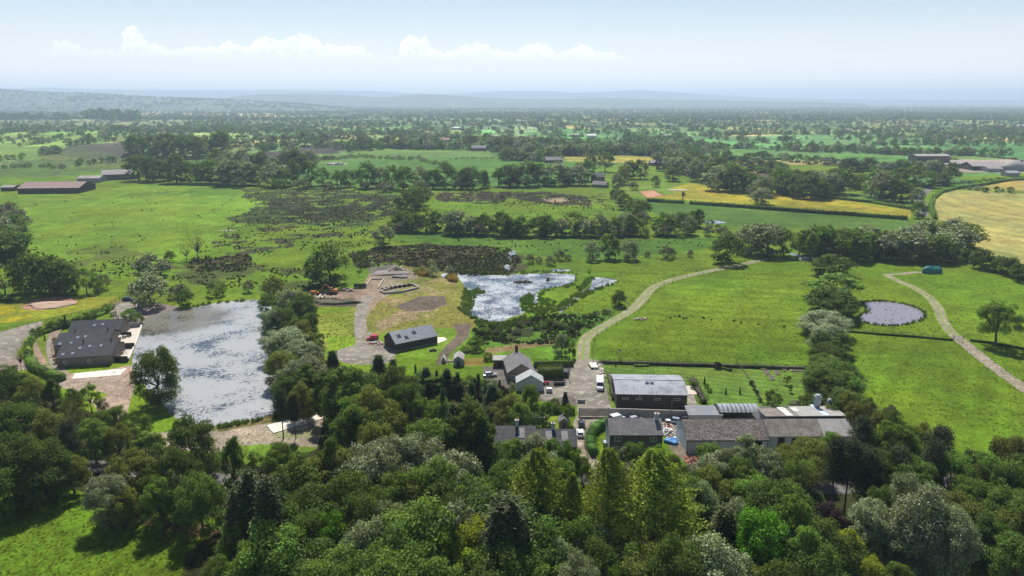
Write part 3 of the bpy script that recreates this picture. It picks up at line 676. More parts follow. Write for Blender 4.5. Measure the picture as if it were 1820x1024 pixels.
        P = np.concatenate(Ps); V, F = leaf_quads(P, np.concatenate(Ds), (.11 if kind != 'pine' else .12) * ls, r, aspect=.5)
        mb.tube((0, 0, -.3), (0, 0, 5.5), .2, .11, 6, False); mb.tube((0, 0, 5.5), (0, 0, 9.8), .11, .02, 5, False)
    elif kind == 'bare':
        tips = [(r.normal(0, 2.0), r.normal(0, 2.0), r.uniform(5, 9.8)) for _ in range(26)]
        limbs(mb, (0, 0, -.3), .2, tips, 3.0, r, bend=.18)
        P = np.concatenate([np.array(t) + r.normal(0, .75, (int(70 * max(q, .3)), 3)) for t in tips]); V, F = leaf_quads(P, np.tile([0, 0, .6], (len(P), 1)), .09 * ls, r)
    return mb, V, F
PROT = {}
def get_proto(kind, variant, lod):
    key = (kind, variant, lod)
    if key not in PROT:
        mb, V, F = proto(kind, hash((len(kind) * 31 + ord(kind[0]) * 7 + ord(kind[-1]), variant)) % 9973 + 11, lod)
        tm = mb.mesh('trunk', m_bark, True)
        if lod == 'near':
            cm = mesh_np('crown', V, F, link=False); cm.materials.append(LEAF['oak'])
            PROT[key] = (tm, cm)
        else:       # far enough away that trunk and crown read as one
            tv = np.array([v[:] for v in mb.v], dtype=np.float32); tf = []
            for f in mb.f:
                tf.append(f if len(f) == 4 else (f[0], f[1], f[2], f[2]))
            Vv = np.concatenate([V, tv]); Ff = np.concatenate([F, np.array(tf) + len(V)])
            PROT[key] = (None, mesh_np('tree', Vv, Ff, link=False, mats=[LEAF['oak'], m_bark], midx=np.r_[np.zeros(len(F)), np.ones(len(tf))]))
    return PROT[key]
SHAPE = {
 'lone': ('wide', 'lone', 'broadleaf_tree', 'tree', 'broad light green lone tree'),  # look -> (shape, leaf, object name, category, words)
 'oak':    ('dome', 'oak', 'broadleaf_tree', 'tree', 'rounded dark green tree'),
 'green':  ('round', 'green', 'broadleaf_tree', 'tree', 'mid green rounded tree'),
 'ash':    ('open', 'green', 'broadleaf_tree', 'tree', 'open crowned green tree'),
 'olive':  ('dome', 'olive', 'broadleaf_tree', 'tree', 'olive green spreading tree'),
 'silver': ('dome', 'silver', 'willow_tree', 'tree', 'pale silvery green tree'),
 'tallsilver': ('tall', 'silver', 'willow_tree', 'tree', 'tall pale silvery tree'),
 'tall':   ('tall', 'oak', 'broadleaf_tree', 'tree', 'tall dark green tree'),
 'tallg':  ('tall', 'green', 'broadleaf_tree', 'tree', 'tall mid green tree'),
 'wide':   ('wide', 'oak', 'broadleaf_tree', 'tree', 'broad dark green tree'),
 'wideopen': ('wide', 'olive', 'broadleaf_tree', 'tree', 'broad olive green tree'),
 'gold':   ('round', 'gold', 'golden_tree', 'tree', 'golden yellow leafed tree'),
 'poplar': ('poplar', 'poplar', 'poplar_tree', 'poplar', 'tall yellow-green poplar'),
 'lime':   ('round', 'lime', 'broadleaf_tree', 'tree', 'vivid bright green tree'),
 'purple': ('round', 'purple', 'purple_tree', 'tree', 'dark purple leafed tree'),
 'conifer':('conifer', 'conifer', 'conifer_tree', 'conifer', 'dark spiky conifer'),
 'spruce': ('conifer', 'spruce', 'spruce_tree', 'conifer', 'layered green spruce'),
 'thin':   ('thin', 'conifer', 'conifer_tree', 'conifer', 'thin dark conifer'),
 'pine':   ('pine', 'pine', 'pine_tree', 'pine', 'bare stemmed dark pine'),
 'bare':   ('bare', 'olive', 'sparse_tree', 'tree', 'sparse bare branched tree'),
 'bush':   ('bush', 'green', 'bush', 'bush', 'rounded green bush'),
 'dbush':  ('bush', 'oak', 'bush', 'bush', 'dark green bush'),
 'sbush':  ('bush', 'silver', 'willow_bush', 'bush', 'pale silvery willow bush'),
 'haw':    ('bush', 'haw', 'hawthorn_bush', 'bush', 'greyish hawthorn bush'),
 'gbush':  ('bush', 'gold', 'golden_bush', 'bush', 'golden yellow bush'),
 'pbush':  ('bush', 'purple', 'purple_bush', 'bush', 'dark purple bush'),
}
QUEUE = []       # (zone, look, u, x, y, height, width factor)
def put(zone, look, x, y, h, wf=1.0):
    QUEUE.append((zone, look, pix(x, y, h * .6)[0], x, y, h, wf))
rj = random.Random(99)
def tops(zone, lst):
    """trees given by where their top shows, their height in metres and crown radius factor"""
    for look, u, v, h, wf in lst:
        if 'row between' in zone and v < 560: h *= 1.2
        if 'foreground' in zone or 'near meadow' in zone or 'cottage' in zone: h *= rj.uniform(.92, 1.22)
        p = W(u, v, h * .97); put(zone, look, p.x, p.y, h, wf * rj.uniform(.85, 1.3) * (((1.5 if v < 560 else 1.2) if 'row between' in zone else .9 if 'bank right' in zone else .66) if look not in ('poplar', 'conifer', 'thin', 'pine', 'spruce') else 1.4 if look == 'spruce' else 1.15 if look == 'conifer' else .72))
def bases(zone, lst):
    """trees standing at the given ground spots, height in photo pixels"""
    for look, u, v, hp, wf in lst:
        p = W(u, v); put(zone, look, p.x, p.y, hp * T(v) / FPX * 1.06, wf)
def row(zone, looks, line, n, hp, wf=1.0, seed=1, jit=1.0, hj=.18):
    r = random.Random(seed); P = [Vector((u, v, 0)) for u, v in line]; ln = [0]
    for i in range(1, len(P)): ln.append(ln[-1] + (P[i] - P[i - 1]).length)
    for i in range(n):
        s = (i + .5 + r.uniform(-.28, .28)) / n * ln[-1]
        for j in range(1, len(P)):
            if s <= ln[j] + 1e-6: break
        q = P[j - 1].lerp(P[j], (s - ln[j - 1]) / (ln[j] - ln[j - 1])); v = q.y + r.uniform(-jit, jit)
        h = hp * 1.1 * (1 + r.uniform(-hj, hj * 1.3)); bases(zone, [(r.choice(looks), q.x, v, h, wf * r.uniform(.9, 1.25))])
SUF = ['', 'second ', 'third ', 'fourth ', 'fifth ', 'sixth ', 'seventh ', 'eighth ', 'ninth ', 'tenth ', 'eleventh ', 'twelfth ', 'thirteenth ', 'fourteenth ', 'fifteenth ', 'sixteenth ', 'seventeenth ', 'eighteenth ', 'nineteenth ', 'twentieth ']
def flush_trees():
    from collections import defaultdict
    G = defaultdict(list)
    for q in QUEUE: G[(q[0], SHAPE[q[1]][4])].append(q)
    r = random.Random(5)
    for (zone, words), L_ in G.items():
        L_.sort(key=lambda q: q[2])
        for i, (z, look, u, x, y, h, wf) in enumerate(L_):
            if len(L_) == 1: lab = f"{words} {zone}"
            elif len(L_) == 2: lab = f"{('left', 'right')[i]} one of two {words}s {zone}"
            else: lab = (f"leftmost {words} " if i == 0 else f"rightmost {words} " if i == len(L_) - 1 else f"{SUF[i]}{words} from the left " if i < 20 else f"{words} ") + zone
            shape, leaf, name, cat, _ = SHAPE[look]
            z0 = float(height(np.array([x]), np.array([y]))[0]) - .1
            near = y < 275; var = r.randrange(4 if near else 2)
            tm, cm = get_proto(shape, var, 'near' if near else 'mid'); s = h / 10; rz = r.uniform(0, 6.28); sc = (s * wf, s * wf * r.uniform(.92, 1.08), s)
            if near:
                e = empty(name, (x, y, z0), rz); e.scale = sc
                t = bpy.data.objects.new('trunk', tm); c = bpy.data.objects.new('crown', cm)
                for o in (t, c): col.objects.link(o); o.parent = e
            else:
                c = e = bpy.data.objects.new(name, cm); col.objects.link(e); e.location = (x, y, z0); e.rotation_euler = (0, 0, rz); e.scale = sc
            c.material_slots[0].link = 'OBJECT'; c.material_slots[0].material = LEAF[leaf]
            tag(e, lab, cat, ('bushes ' if cat == 'bush' else 'trees ') + zone)

# --- foreground wood (top pixel, height m, width)
tops('in the dark wood at the left edge', [
 ('oak',12,648,15,1.2),('olive',52,668,13,1.1),('tall',88,672,12,1.2),('green',122,690,11,1.1),('ash',155,680,9,1.0),('bare',30,612,9,1.1),
 ('oak',30,712,16,1.2),('olive',78,726,14,1.1),('oak',10,770,17,1.1),('oak',62,778,15,1.1),('haw',180,706,5,1.0),('bare',128,712,12,1.0),('pine',118,752,13,1.0),
 ('olive',205,752,11,1.1),('wideopen',122,812,9,.85),('oak',-40,700,17,1.2),('oak',-60,800,17,1.2),('green',160,742,12,1.2),('silver',165,600,5,.0001)][:-1])
tops('between the stone barns and lane', [
 ('green',205,718,10,1.2),('ash',240,735,10,1.1),('oak',272,616,17.5,1.0),('oak',335,740,16,1.25),('green',262,768,12,1.2),('olive',228,800,13,1.25),('silver',185,840,12,1.0),
 ('oak',300,800,15,1.2),('tall',408,776,15,.8),('oak',348,838,14,1.2),('green',275,848,12,1.2),('olive',215,860,10,1.1),('green',180,726,10,1.1)])
tops('at the foot of the lake', [
 ('pine',497,696,13,.9),('pine',520,706,11.5,.8),('bare',428,782,7,1.0),('green',492,788,12,1.1),('ash',460,800,9,1.0)])
tops('in the wood right of the near meadow', [
 ('spruce',440,838,18,.9),('spruce',472,852,19,.9),('spruce',420,868,14,.9),('tallg',516,812,15,1.2),('olive',545,810,14,1.1),('green',418,925,12,1.2),('green',385,985,9,1.1),('green',440,960,13,1.1),
 ('tallg',585,775,18,1.1),('olive',600,800,16,1.1),('oak',560,860,16,1.2),('green',620,838,18,1.2),('lime',585,905,16,.9),('oak',520,900,15,1.2),('green',480,930,15,1.2),('oak',545,960,15,1.2),
 ('silver',650,790,16,1.1),('silver',690,770,17,1.1),('tallsilver',720,800,16,1.1),('olive',665,745,17,1.1),('tallg',640,720,18,1.2),('silver',745,770,16,1.1),('green',760,745,15,1.1),('ash',785,762,15,1.1),
 ('green',700,835,17,1.2),('oak',655,870,17,1.1),('olive',735,838,17,1.1),('silver',800,800,17,1.1),('green',770,815,17,1.2),('silver',690,890,16,1.0),('green',745,890,17,1.2),('oak',710,930,17,1.2),
 ('silver',640,935,16,1.0),('silver',660,925,16,.9),('green',600,975,16,1.2),('oak',650,985,17,1.2),('green',690,985,17,1.1),('oak',790,860,17,1.2),('tallsilver',812,890,17,1.2),('oak',835,850,16,1.2),('olive',800,912,16,1.1)])
tops('behind the black timber barn drive', [
 ('tall',612,650,20,1.3),('tall',640,660,20,1.2),('tall',585,655,16,1.3),('olive',660,690,19,1.1),('conifer',672,632,11,1.3),('conifer',698,640,11,1.3),('oak',702,650,16,1.15),('oak',715,672,15,1.0),('conifer',590,625,12,1.3),
 ('green',630,700,17,1.2),('tall',622,720,18,1.2),('olive',575,640,10,1.1),('green',600,690,14,1.3),('tall',660,735,16,1.2)])
tops('in the belt left of the terrace', [
 ('tall',826,712,22,1.1),('tall',842,722,22,1.1),('thin',858,742,20,1.5),('thin',805,722,20,1.4),('green',782,705,12,1.2),('ash',750,700,12,1.1),('thin',786,690,14,1.0),('olive',808,745,14,1.0),('thin',730,715,14,1.2),('green',735,695,11,1.2)])
tops('by the white walled cottage garden', [
 ('olive',905,702,11,1.3),('green',880,690,6,1.2),('green',944,680,9,1.0),('pbush',893,684,4.5,1.2),('green',972,712,6,1.2),('sbush',910,678,4,1.3),('bush',1008,716,6,.8),('conifer',1005,697,5,1.4),('haw',872,715,4,1.1),('bush',955,715,5,1.2),('green',925,715,9,1.2),('dbush',985,705,4,1.0)])
tops('in front of the slate roofed terrace', [
 ('oak',880,786,12,1.2),('green',912,780,11,1.2),('silver',948,772,12,1.1),('green',978,778,12,1.0),('oak',1000,780,13,1.0),('ash',1020,790,12,1.0),('green',1035,810,10,1.0),('silver',965,800,13,1.1),('oak',905,820,13,1.2),('green',1000,815,12,1.1),('oak',870,830,14,1.2)])
tops('in the foreground among the poplars', [
 ('poplar',958,805,22,1.3),('poplar',1084,805,23,1.4),('poplar',1168,808,22,1.45),('poplar',1018,848,17,1.1),('poplar',925,850,17,1.0),('poplar',1120,850,17,1.0),('poplar',1210,900,14,1.2),
 ('gold',825,918,15,1.1),('gold',790,930,14,1.1),('gold',862,915,14,1.1),('gold',738,935,12,1.1),('gold',840,968,14,1.0),
 ('spruce',900,888,18,1.3),('oak',935,900,16,1.1),('thin',955,880,17,1.6),('olive',990,905,16,1.1),('silver',1000,960,14,1.0),('oak',1030,920,16,1.1),('silver',1045,930,14,1.1),('green',905,955,15,1.2),('oak',880,975,15,1.2),
 ('oak',1060,955,15,1.2),('silver',1025,985,15,1.1),('oak',1110,960,15,1.2),('olive',1140,965,15,1.1),('silver',1165,985,14,1.2),('lime',1095,1008,11,1.0),('oak',1215,955,16,1.2),('silver',1240,960,15,1.1),('olive',1190,1000,14,1.1),('green',960,985,15,1.2),('green',755,990,15,1.2),('olive',700,1010,15,1.1)])
tops('in front of the brown house', [
 ('silver',1108,795,7,.9),('oak',1130,785,8,1.2),('haw',1140,800,6,1.2),('green',1168,790,9,1.2),('oak',1190,805,11,1.2),('oak',1212,820,12,1.1),('green',1158,815,10,1.2),('silver',1118,818,10,1.1),('conifer',1093,795,7,1.0),('oak',1225,850,13,1.2),('green',1195,850,13,1.2)])
tops('in front of the long white barn', [
 ('green',1262,785,8,1.2),('silver',1275,802,12,1.2),('tallsilver',1328,770,15,1.1),('silver',1300,795,13,1.1),('silver',1362,795,12,1.2),('olive',1262,830,12,1.1),('green',1320,815,13,1.2),('silver',1245,855,13,1.1),
 ('bare',1398,795,12,.9),('ash',1425,800,12,1.1),('bare',1440,815,12,.9),('olive',1445,775,11,1.2),('pine',1490,785,16,1.1),('pine',1515,790,16,1.1),('pine',1545,800,15,1.1),('green',1410,850,9,1.2),('dbush',1450,870,5,1.2),
 ('bush',1460,780,6,1.3),('olive',1400,790,9,1.2),('green',1480,768,8,1.3),('ash',1375,815,10,1.1)])
tops('in the foreground right of poplars', [
 ('green',1350,845,14,1.2),('oak',1385,850,14,1.1),('lime',1360,905,16,1.15),('silver',1315,890,14,1.2),('spruce',1290,905,15,1.3),('green',1265,955,13,1.1),('silver',1280,960,15,1.1),('tallg',1415,880,17,1.2),('tallg',1430,930,16,1.2),('purple',1478,895,10,1.1),
 ('gold',1510,940,12,1.0),('gold',1540,985,9,1.1),('gold',1495,965,11,1.0),('silver',1555,885,11,1.1),('silver',1612,840,13,1.15),('silver',1660,862,15,1.2),('silver',1640,900,13,1.2),('silver',1700,900,13,1.1),('olive',1710,880,11,1.2),('pbush',1507,1014,5,1.0),('green',1600,1000,8,1.2),
 ('oak',1450,960,14,1.2),('olive',1330,1000,14,1.2),('oak',1400,1000,14,1.2),('olive',1250,1005,13,1.1),('silver',1600,900,12,1.0),('oak',1570,860,12,1.0),('silver',1680,950,9,1.0),('oak',1470,925,12,1.2)])
tops('in the wood right of the barns', [
 ('olive',1510,695,11,1.1),('olive',1530,712,11,1.1),('green',1545,705,11,1.0),('olive',1565,730,10,1.1),('dbush',1592,725,8,1.0),('haw',1585,715,6,1.1),('pine',1535,745,13,1.1),('green',1580,748,14,1.2),('green',1605,752,13,1.1),('olive',1640,750,12,1.0),
 ('pine',1675,765,16,.9),('green',1700,800,14,1.2),('green',1730,795,13,1.2),('green',1760,805,13,1.1),('olive',1805,770,15,1.2),('oak',1795,820,14,1.1),('pine',1665,790,15,1.0),('oak',1620,810,14,1.1),('olive',1650,820,12,1.1),('pine',1600,800,14,1.1),('oak',1570,800,14,1.1),
 ('oak',1760,860,12,1.2),('oak',1805,870,13,1.2),('olive',1810,900,12,1.2),('oak',1840,800,15,1.2),('oak',1770,910,11,1.2),('green',1722,850,12,1.1),('oak',1860,880,15,1.2),('oak',1830,945,13,1.2),('olive',1740,825,11,1.1)])
# --- by the lake
tops('on the bank right of the lake', [
 ('olive',484,490,11,1.1),('oak',500,545,11,1.1),('olive',530,565,11,1.1),('silver',548,610,11,1.1),('oak',515,660,11,1.0),('olive',535,680,11,1.0),('silver',490,600,10,1.0),('oak',470,520,9,1.0),('silver',515,512,13,1.2),('oak',535,520,14,1.1),('silver',480,548,11,1.1),('oak',548,555,9,1.0),('silver',505,580,12,1.2),('olive',545,585,8,1.0),('silver',528,605,12,1.2),('olive',500,622,12,1.1),('green',558,605,7,1.1),('silver',520,640,12,1.1),('silver',545,632,13,1.1),('olive',560,632,9,1.1),('tallg',545,650,12,1.1),('bush',568,590,4,1.1)])
bases('by the drive above the lake', [
 ('oak',586,506,74,1.05),('ash',556,508,46,.9),('silver',268,545,62,1.15),('silver',272,505,55,1.2),('oak',330,545,32,1.0),('bare',352,460,42,1.2),('bare',332,464,28,1.2),('dbush',303,466,22,1.0),('haw',313,530,26,1.1),('haw',325,528,26,1.0),('dbush',385,526,30,1.1),('haw',442,520,22,1.0),('bush',232,570,24,1.2),('bush',248,576,18,1.1),
 ('bush',202,562,10,1.2),('conifer',118,583,24,.8),('conifer',80,605,12,.8),('bush',98,608,9,1.0),('dbush',100,646,10,1.1)])
bases('in the clump behind the heap field', [
 ('oak',58,522,72,1.0),('oak',90,522,72,1.1),('oak',115,522,60,1.0),('ash',10,525,60,1.0),('green',35,520,30,1.0),('ash',155,522,48,.9),('haw',185,515,30,1.0),('green',172,522,30,1.0),('green',-20,525,60,1.1),('green',130,524,30,1.0)])
row('along the hedge round the barn lawn', ['bush','dbush','bush'], [(54,648),(50,620),(60,600),(92,588),(122,580),(152,570),(186,558),(202,547)], 17, 13, .9, 51, 2)
row('in the scrub below the lily pond', ['dbush','bush','haw'], [(850,602),(900,590),(960,582),(1010,584),(1060,568),(1090,562)], 20, 10, 1.2, 52, 7)
row('along the left edge of the big pasture', ['silver','haw','olive','dbush'], [(-30,470),(-10,440),(5,455),(22,470)], 8, 46, 1.3, 3, 6)
row('beside the rushes left of the pasture', ['haw','dbush'], [(-20,420),(0,400),(20,395),(30,430)], 7, 34, 1.2, 31, 5)
bases('around the lily pond', [
 ('bush',740,487,12,1.0),('sbush',770,491,20,1.1),('sbush',798,491,20,1.1),('sbush',752,486,14,1.0),('sbush',768,480,20,.9),('ash',641,480,36,.5),('haw',648,472,14,1.0),
 ('haw',920,466,14,1.0),('haw',942,468,18,1.0),('haw',958,468,14,1.0),('haw',978,472,20,1.0),('haw',995,463,20,1.0),('dbush',1010,463,12,1.0),('bare',1047,492,16,1.0),('oak',1099,545,30,1.0),('bare',870,570,12,.8),('haw',672,466,8,1)])
bases('in the meadow beyond the lily pond', [
 ('silver',1053,463,35,.9),('green',1082,460,46,1.0),('ash',1094,460,30,.8),('silver',1118,462,36,1.0),('haw',1150,457,12,.9),('haw',1182,460,26,1.0),('dbush',1195,458,18,.8),('haw',1227,457,14,.9)])
tops('in the spiky row above the wood', [(('thin', 'conifer', 'thin', 'ash', 'thin')[k * 3 % 5], 738 + 8 * k + (k * 5 % 7), 648 + (k * 11 % 7) * 3 + k * 1.2, 5 + (k * 7 % 5) * .7, 1.5 + (k * 3 % 4) * .3) for k in range(19)])
bases('by the start of the farm track', [('silver',998,634,44,.7),('ash',1012,636,40,.6),('tall',1020,637,20,.6),('dbush',846,622,26,1.1),('bush',826,626,12,1.3),('bush',868,640,16,1.2)])
tops('in the row between the right fields', [
 ('olive',1482,405,10,1.1),('olive',1482,422,10,1.2),('oak',1484,452,9,1.2),('green',1484,485,10,1.2),('oak',1482,510,10,1.2),('oak',1488,528,8,1.2),('silver',1470,553,8,1.1),('silver',1474,575,10,1.0),('oak',1480,585,9,1.1),('oak',1474,610,9,1.2),('green',1470,628,8,1.2),('oak',1485,640,12,1.1),('oak',1475,655,12,1.1),('green',1500,660,11,1.1),('oak',1498,690,10,1.1),('silver',1460,668,8,1.0)])
bases('standing in the right hand fields', [('lone',1768,614,80,.85)])
bases('in the lawn garden behind the barns', [('ash',1373,736,48,.9),('ash',1430,736,40,.9),('silver',1410,738,30,.9)])
# --- woods at the far side of the right hand fields
row('in the wood behind the round pond', ['oak','green','silver','olive'], [(1440,457),(1560,462),(1640,464),(1725,452)], 15, 45, 1.15, 7, 3)
row('higher up behind the round pond', ['oak','olive','silver'], [(1460,446),(1580,448),(1700,436)], 11, 38, 1.2, 8, 3)
bases('at the head of the farm track', [('oak',1293,468,54,1.15),('silver',1335,452,56,1.1),('silver',1362,455,58,1.1),('green',1392,455,50,1.0),('ash',1420,455,46,1.0),('tallg',1440,462,48,.9),('haw',1318,440,30,1.2),('oak',1745,478,36,1.2),('oak',1795,490,34,1.2),('haw',1690,470,20,1.2),('oak',1815,500,34,1.2),('dbush',1725,466,22,1.2),('oak',1775,484,30,1.2),('dbush',1605,460,12,1.0)])
# --- hedgerows of the middle distance
row('in the hedgerow across middle pasture', ['oak','green','silver','ash','oak'], [(700,410),(850,417),(930,419),(1080,420),(1230,416)], 24, 33, 1.0, 9, 2)
row('low in the middle pasture hedge', ['haw','dbush','haw'], [(700,414),(880,419),(1060,421),(1300,420)], 22, 18, 1.2, 10, 2)
bases('at the corner of the dark rushes', [('silver',682,438,38,1.0),('oak',722,378,38,1.1),('oak',738,372,42,1.1),('oak',748,365,38,1.0),('green',722,405,32,1.1),('haw',758,352,20,1.1),('haw',880,360,14,1.0),('haw',893,358,14,1.0),('dbush',700,408,20,1.2),('haw',750,400,18,1.1)])
row('in the line behind dark rushes', ['oak','oak','green','silver','tallg'], [(395,330),(560,331),(700,336),(830,335),(910,332),(1045,328)], 27, 34, 1.0, 11, 2)
row('low behind the dark rushes', ['haw','dbush'], [(400,333),(720,340),(1050,330)], 12, 16, 1.3, 12, 2)
row('by the red roofed farm sheds', ['oak','oak','green'], [(240,320),(330,324),(425,328)], 9, 38, 1.0, 13, 2)
row('beyond the red roofed farm sheds', ['green','silver','oak'], [(380,300),(430,308),(530,306),(560,296)], 9, 32, 1.0, 14, 4)
# individual trees of the farther middle distance
bases('round the far house with paddock', [('wide',1075,305,34,.8),('oak',1050,298,22,1.1),('olive',1105,328,32,.9),('oak',1118,318,32,1.1),('green',1138,318,34,1.1),('purple',1172,304,22,1.0),('oak',1195,322,26,1.2),('silver',1240,322,38,1.1),('oak',1258,325,30,1.2),('green',1165,332,20,1.1),('silver',1098,338,30,.9),('green',1030,322,34,.8),('tallg',1045,322,38,1.2),('haw',1125,338,16,1.2),
 ('oak',1110,372,28,1.2),('oak',1128,382,28,1.3),('oak',1142,386,30,1.1),('green',1102,360,22,1.1),('oak',1092,352,16,1.2),('tall',1214,356,16,.6),('haw',1142,396,22,1.2)])
bases('below the buttercup fields', [('silver',1352,363,30,1.3),('haw',1335,350,16,1.2),('oak',1215,404,26,1.2),('oak',1232,402,28,1.0),('tall',1242,404,32,1.2),('green',1225,406,24,1.1),('ash',1262,410,20,1.0),('green',1275,412,14,1.0),('green',1288,410,10,.9),('silver',1195,400,22,1.2),('oak',1205,398,22,1.2),
 ('silver',1563,356,50,1.0),('oak',1585,358,42,1.1),('oak',1600,358,38,1.1),('green',1548,350,44,1.0),('silver',1628,366,32,.9),('oak',1632,388,30,1.0),('green',1618,352,24,1.0)])
row('beside the far white house', ['oak','oak','green','silver'], [(1270,336),(1340,346),(1440,350),(1500,346)], 13, 36, 1.15, 21, 5)
row('beyond the hay field road', ['oak','green'], [(1500,338),(1600,330),(1700,332)], 9, 26, 1.2, 22, 3)
row('in the small wood beyond the left pasture', ['oak','oak','green'], [(235,281),(320,283),(405,276)], 12, 34, 1.05, 23, 3)
bases('on the lawn behind the steel barn', [('pbush',1275,655,14,1.0),('conifer',1252,683,14,1.0),('dbush',1256,690,9,1.0),('dbush',1261,697,9,1.1),('conifer',1290,700,12,.9),('conifer',1315,700,12,.9),('bush',1232,690,14,1.0),('bush',1247,716,9,1.2),('pbush',1336,684,10,.9),('haw',1340,693,10,.9),('pbush',1345,702,10,.9),('dbush',1350,714,9,1.0),('ash',1398,684,20,.9),('ash',1405,698,16,.9),('dbush',1373,655,7,1.2),('conifer',1094,652,8,.9)])
print('individual trees', len(QUEUE))
flush_trees()

# ---------------------------------------------------------------- far trees: beyond counting, one mass
STUFF = []
def srow(looks, line, n, hp, wf=1.0, seed=1, jit=1.0):
    r = random.Random(seed + 500); P = [Vector((u, v, 0)) for u, v in line]; ln = [0]
    for i in range(1, len(P)): ln.append(ln[-1] + (P[i] - P[i - 1]).length)
    for i in range(n):
        s = (i + .5 + r.uniform(-.45, .45)) / n * ln[-1]; s = min(max(s, 0), ln[-1])
        for j in range(1, len(P)):
            if s <= ln[j] + 1e-6: break
        q = P[j - 1].lerp(P[j], (s - ln[j - 1]) / (ln[j] - ln[j - 1])); v = q.y + r.uniform(-jit, jit); h = hp * r.uniform(.7, 1.2)
        p = W(q.x, v); STUFF.append((p.x, p.y, h * T(v) / FPX * 1.06, wf * r.uniform(.85, 1.2), r.choice(looks)))
K = {'oak': 0, 'green': 1, 'silver': 2, 'olive': 3, 'tall': 4, 'bush': 5, 'haw': 6, 'dbush': 7}
G3 = ['oak','oak','green','silver']; HB = ['haw','dbush','bush']
for i, (lk, ln_, n, hp, wf) in enumerate([
 (G3,[(0,226),(90,232),(200,230),(235,232),(300,232)],34,9,1.3),(G3,[(-40,212),(60,214),(120,212)],14,12,1.3),(['oak','green'],[(150,212),(200,215),(246,214)],16,17,1.2),(['oak','green'],[(160,208),(235,209)],12,14,1.2),(HB,[(250,228),(330,228),(420,222)],22,7,1.3),
 (G3,[(0,286),(22,284),(48,284)],5,12,1.2),(G3,[(68,277),(85,276),(112,272)],5,15,1.3),(G3,[(155,257),(165,256)],1,14,1.3),(HB,[(0,300),(60,296),(110,300),(120,302)],8,9,1.4),(G3,[(130,295),(180,290),(225,286)],8,12,1.3),
 (G3,[(200,238),(235,236),(250,250),(300,255)],10,14,1.3),(G3,[(420,262),(470,258),(540,252),(590,250)],16,16,1.3),(G3,[(440,268),(500,265),(560,262),(600,262)],14,15,1.3),(G3,[(530,250),(600,248),(640,246)],12,14,1.3),(G3,[(595,266),(650,262),(720,264),(780,264)],20,18,1.3),
 (G3,[(620,270),(700,264),(790,266),(880,266)],24,15,1.3),(G3,[(700,240),(760,246),(820,252),(900,262)],26,16,1.3),(G3,[(830,262),(900,266),(960,272)],16,20,1.3),(G3,[(880,258),(960,262),(1000,262)],12,16,1.3),
 (HB,[(585,285),(640,280),(700,284),(740,283)],26,7,1.4),(HB,[(740,282),(760,290),(796,294)],10,7,1.3),(HB,[(800,283),(880,282)],14,3,1.3),(HB,[(500,292),(560,286),(600,283)],14,8,1.3),(HB,[(430,293),(500,290)],6,10,1.3),
 (G3,[(890,284),(930,286),(985,286),(1000,288)],14,20,1.3),(G3,[(900,276),(960,278),(1010,276)],14,17,1.3),(G3,[(1000,277),(1080,274),(1160,276),(1200,280)],28,19,1.3),(G3,[(1010,270),(1100,268),(1180,270)],24,15,1.3),(G3,[(1160,290),(1210,296),(1260,302),(1300,306)],18,22,1.3),(G3,[(1180,304),(1240,314),(1300,318)],12,24,1.3),
 (G3,[(1200,284),(1280,290),(1340,296),(1400,302)],20,17,1.3),(G3,[(1290,312),(1340,316),(1400,326),(1460,330)],18,22,1.3),(G3,[(1400,322),(1470,326),(1520,332)],10,20,1.3),(G3,[(1310,290),(1370,282),(1420,290),(1460,292),(1520,296)],18,15,1.3),(['oak'],[(1335,287),(1345,288)],1,18,1.2),
 (G3,[(1500,304),(1520,304),(1545,303)],4,22,1.3),(G3,[(1565,308),(1620,308),(1700,312)],12,22,1.3),(G3,[(1560,300),(1640,304)],8,14,1.3),(HB,[(1560,298),(1650,300)],8,7,1.3),(HB,[(1590,320),(1660,334),(1730,324),(1820,318)],36,6,1.3),(G3,[(1715,336),(1740,340),(1770,342),(1800,343)],6,10,1.3),
 (HB,[(1300,262),(1400,266),(1500,270),(1620,272)],50,4,1.3),(G3,[(1310,250),(1330,250)],5,9,1.3),(G3,[(1340,252),(1365,252)],4,9,1.3),(G3,[(1380,250),(1410,250)],4,9,1.3),(G3,[(1440,265),(1500,268),(1540,266)],14,12,1.3),(G3,[(1545,272),(1600,274),(1640,272)],14,11,1.3),(G3,[(1680,276),(1730,275),(1770,278),(1800,277)],10,13,1.3),
 (G3,[(955,232),(975,240)],4,9,1.3),(G3,[(975,246),(1000,240)],5,10,1.3),(HB,[(960,250),(1040,250),(1110,249)],26,5,1.3),(G3,[(1110,250),(1180,256),(1260,262)],24,14,1.3),(G3,[(1000,262),(1100,260),(1200,264)],30,14,1.3),(HB,[(1115,238),(1200,236),(1300,246)],24,5,1.3),
 (G3,[(860,250),(930,254),(1000,256)],22,14,1.3),(HB,[(640,262),(760,262)],10,8,1.2),(G3,[(1240,255),(1260,262),(1290,262)],7,11,1.2),(G3,[(1200,246),(1225,258)],6,12,1.2)]):
    srow(lk, ln_, n, hp, wf, i, 1.2)
r = np.random.default_rng(11)
FARP = [p for p in PAINT if max(q[1] for q in p[0]) < 420 and min(q[1] for q in p[0]) > 180]
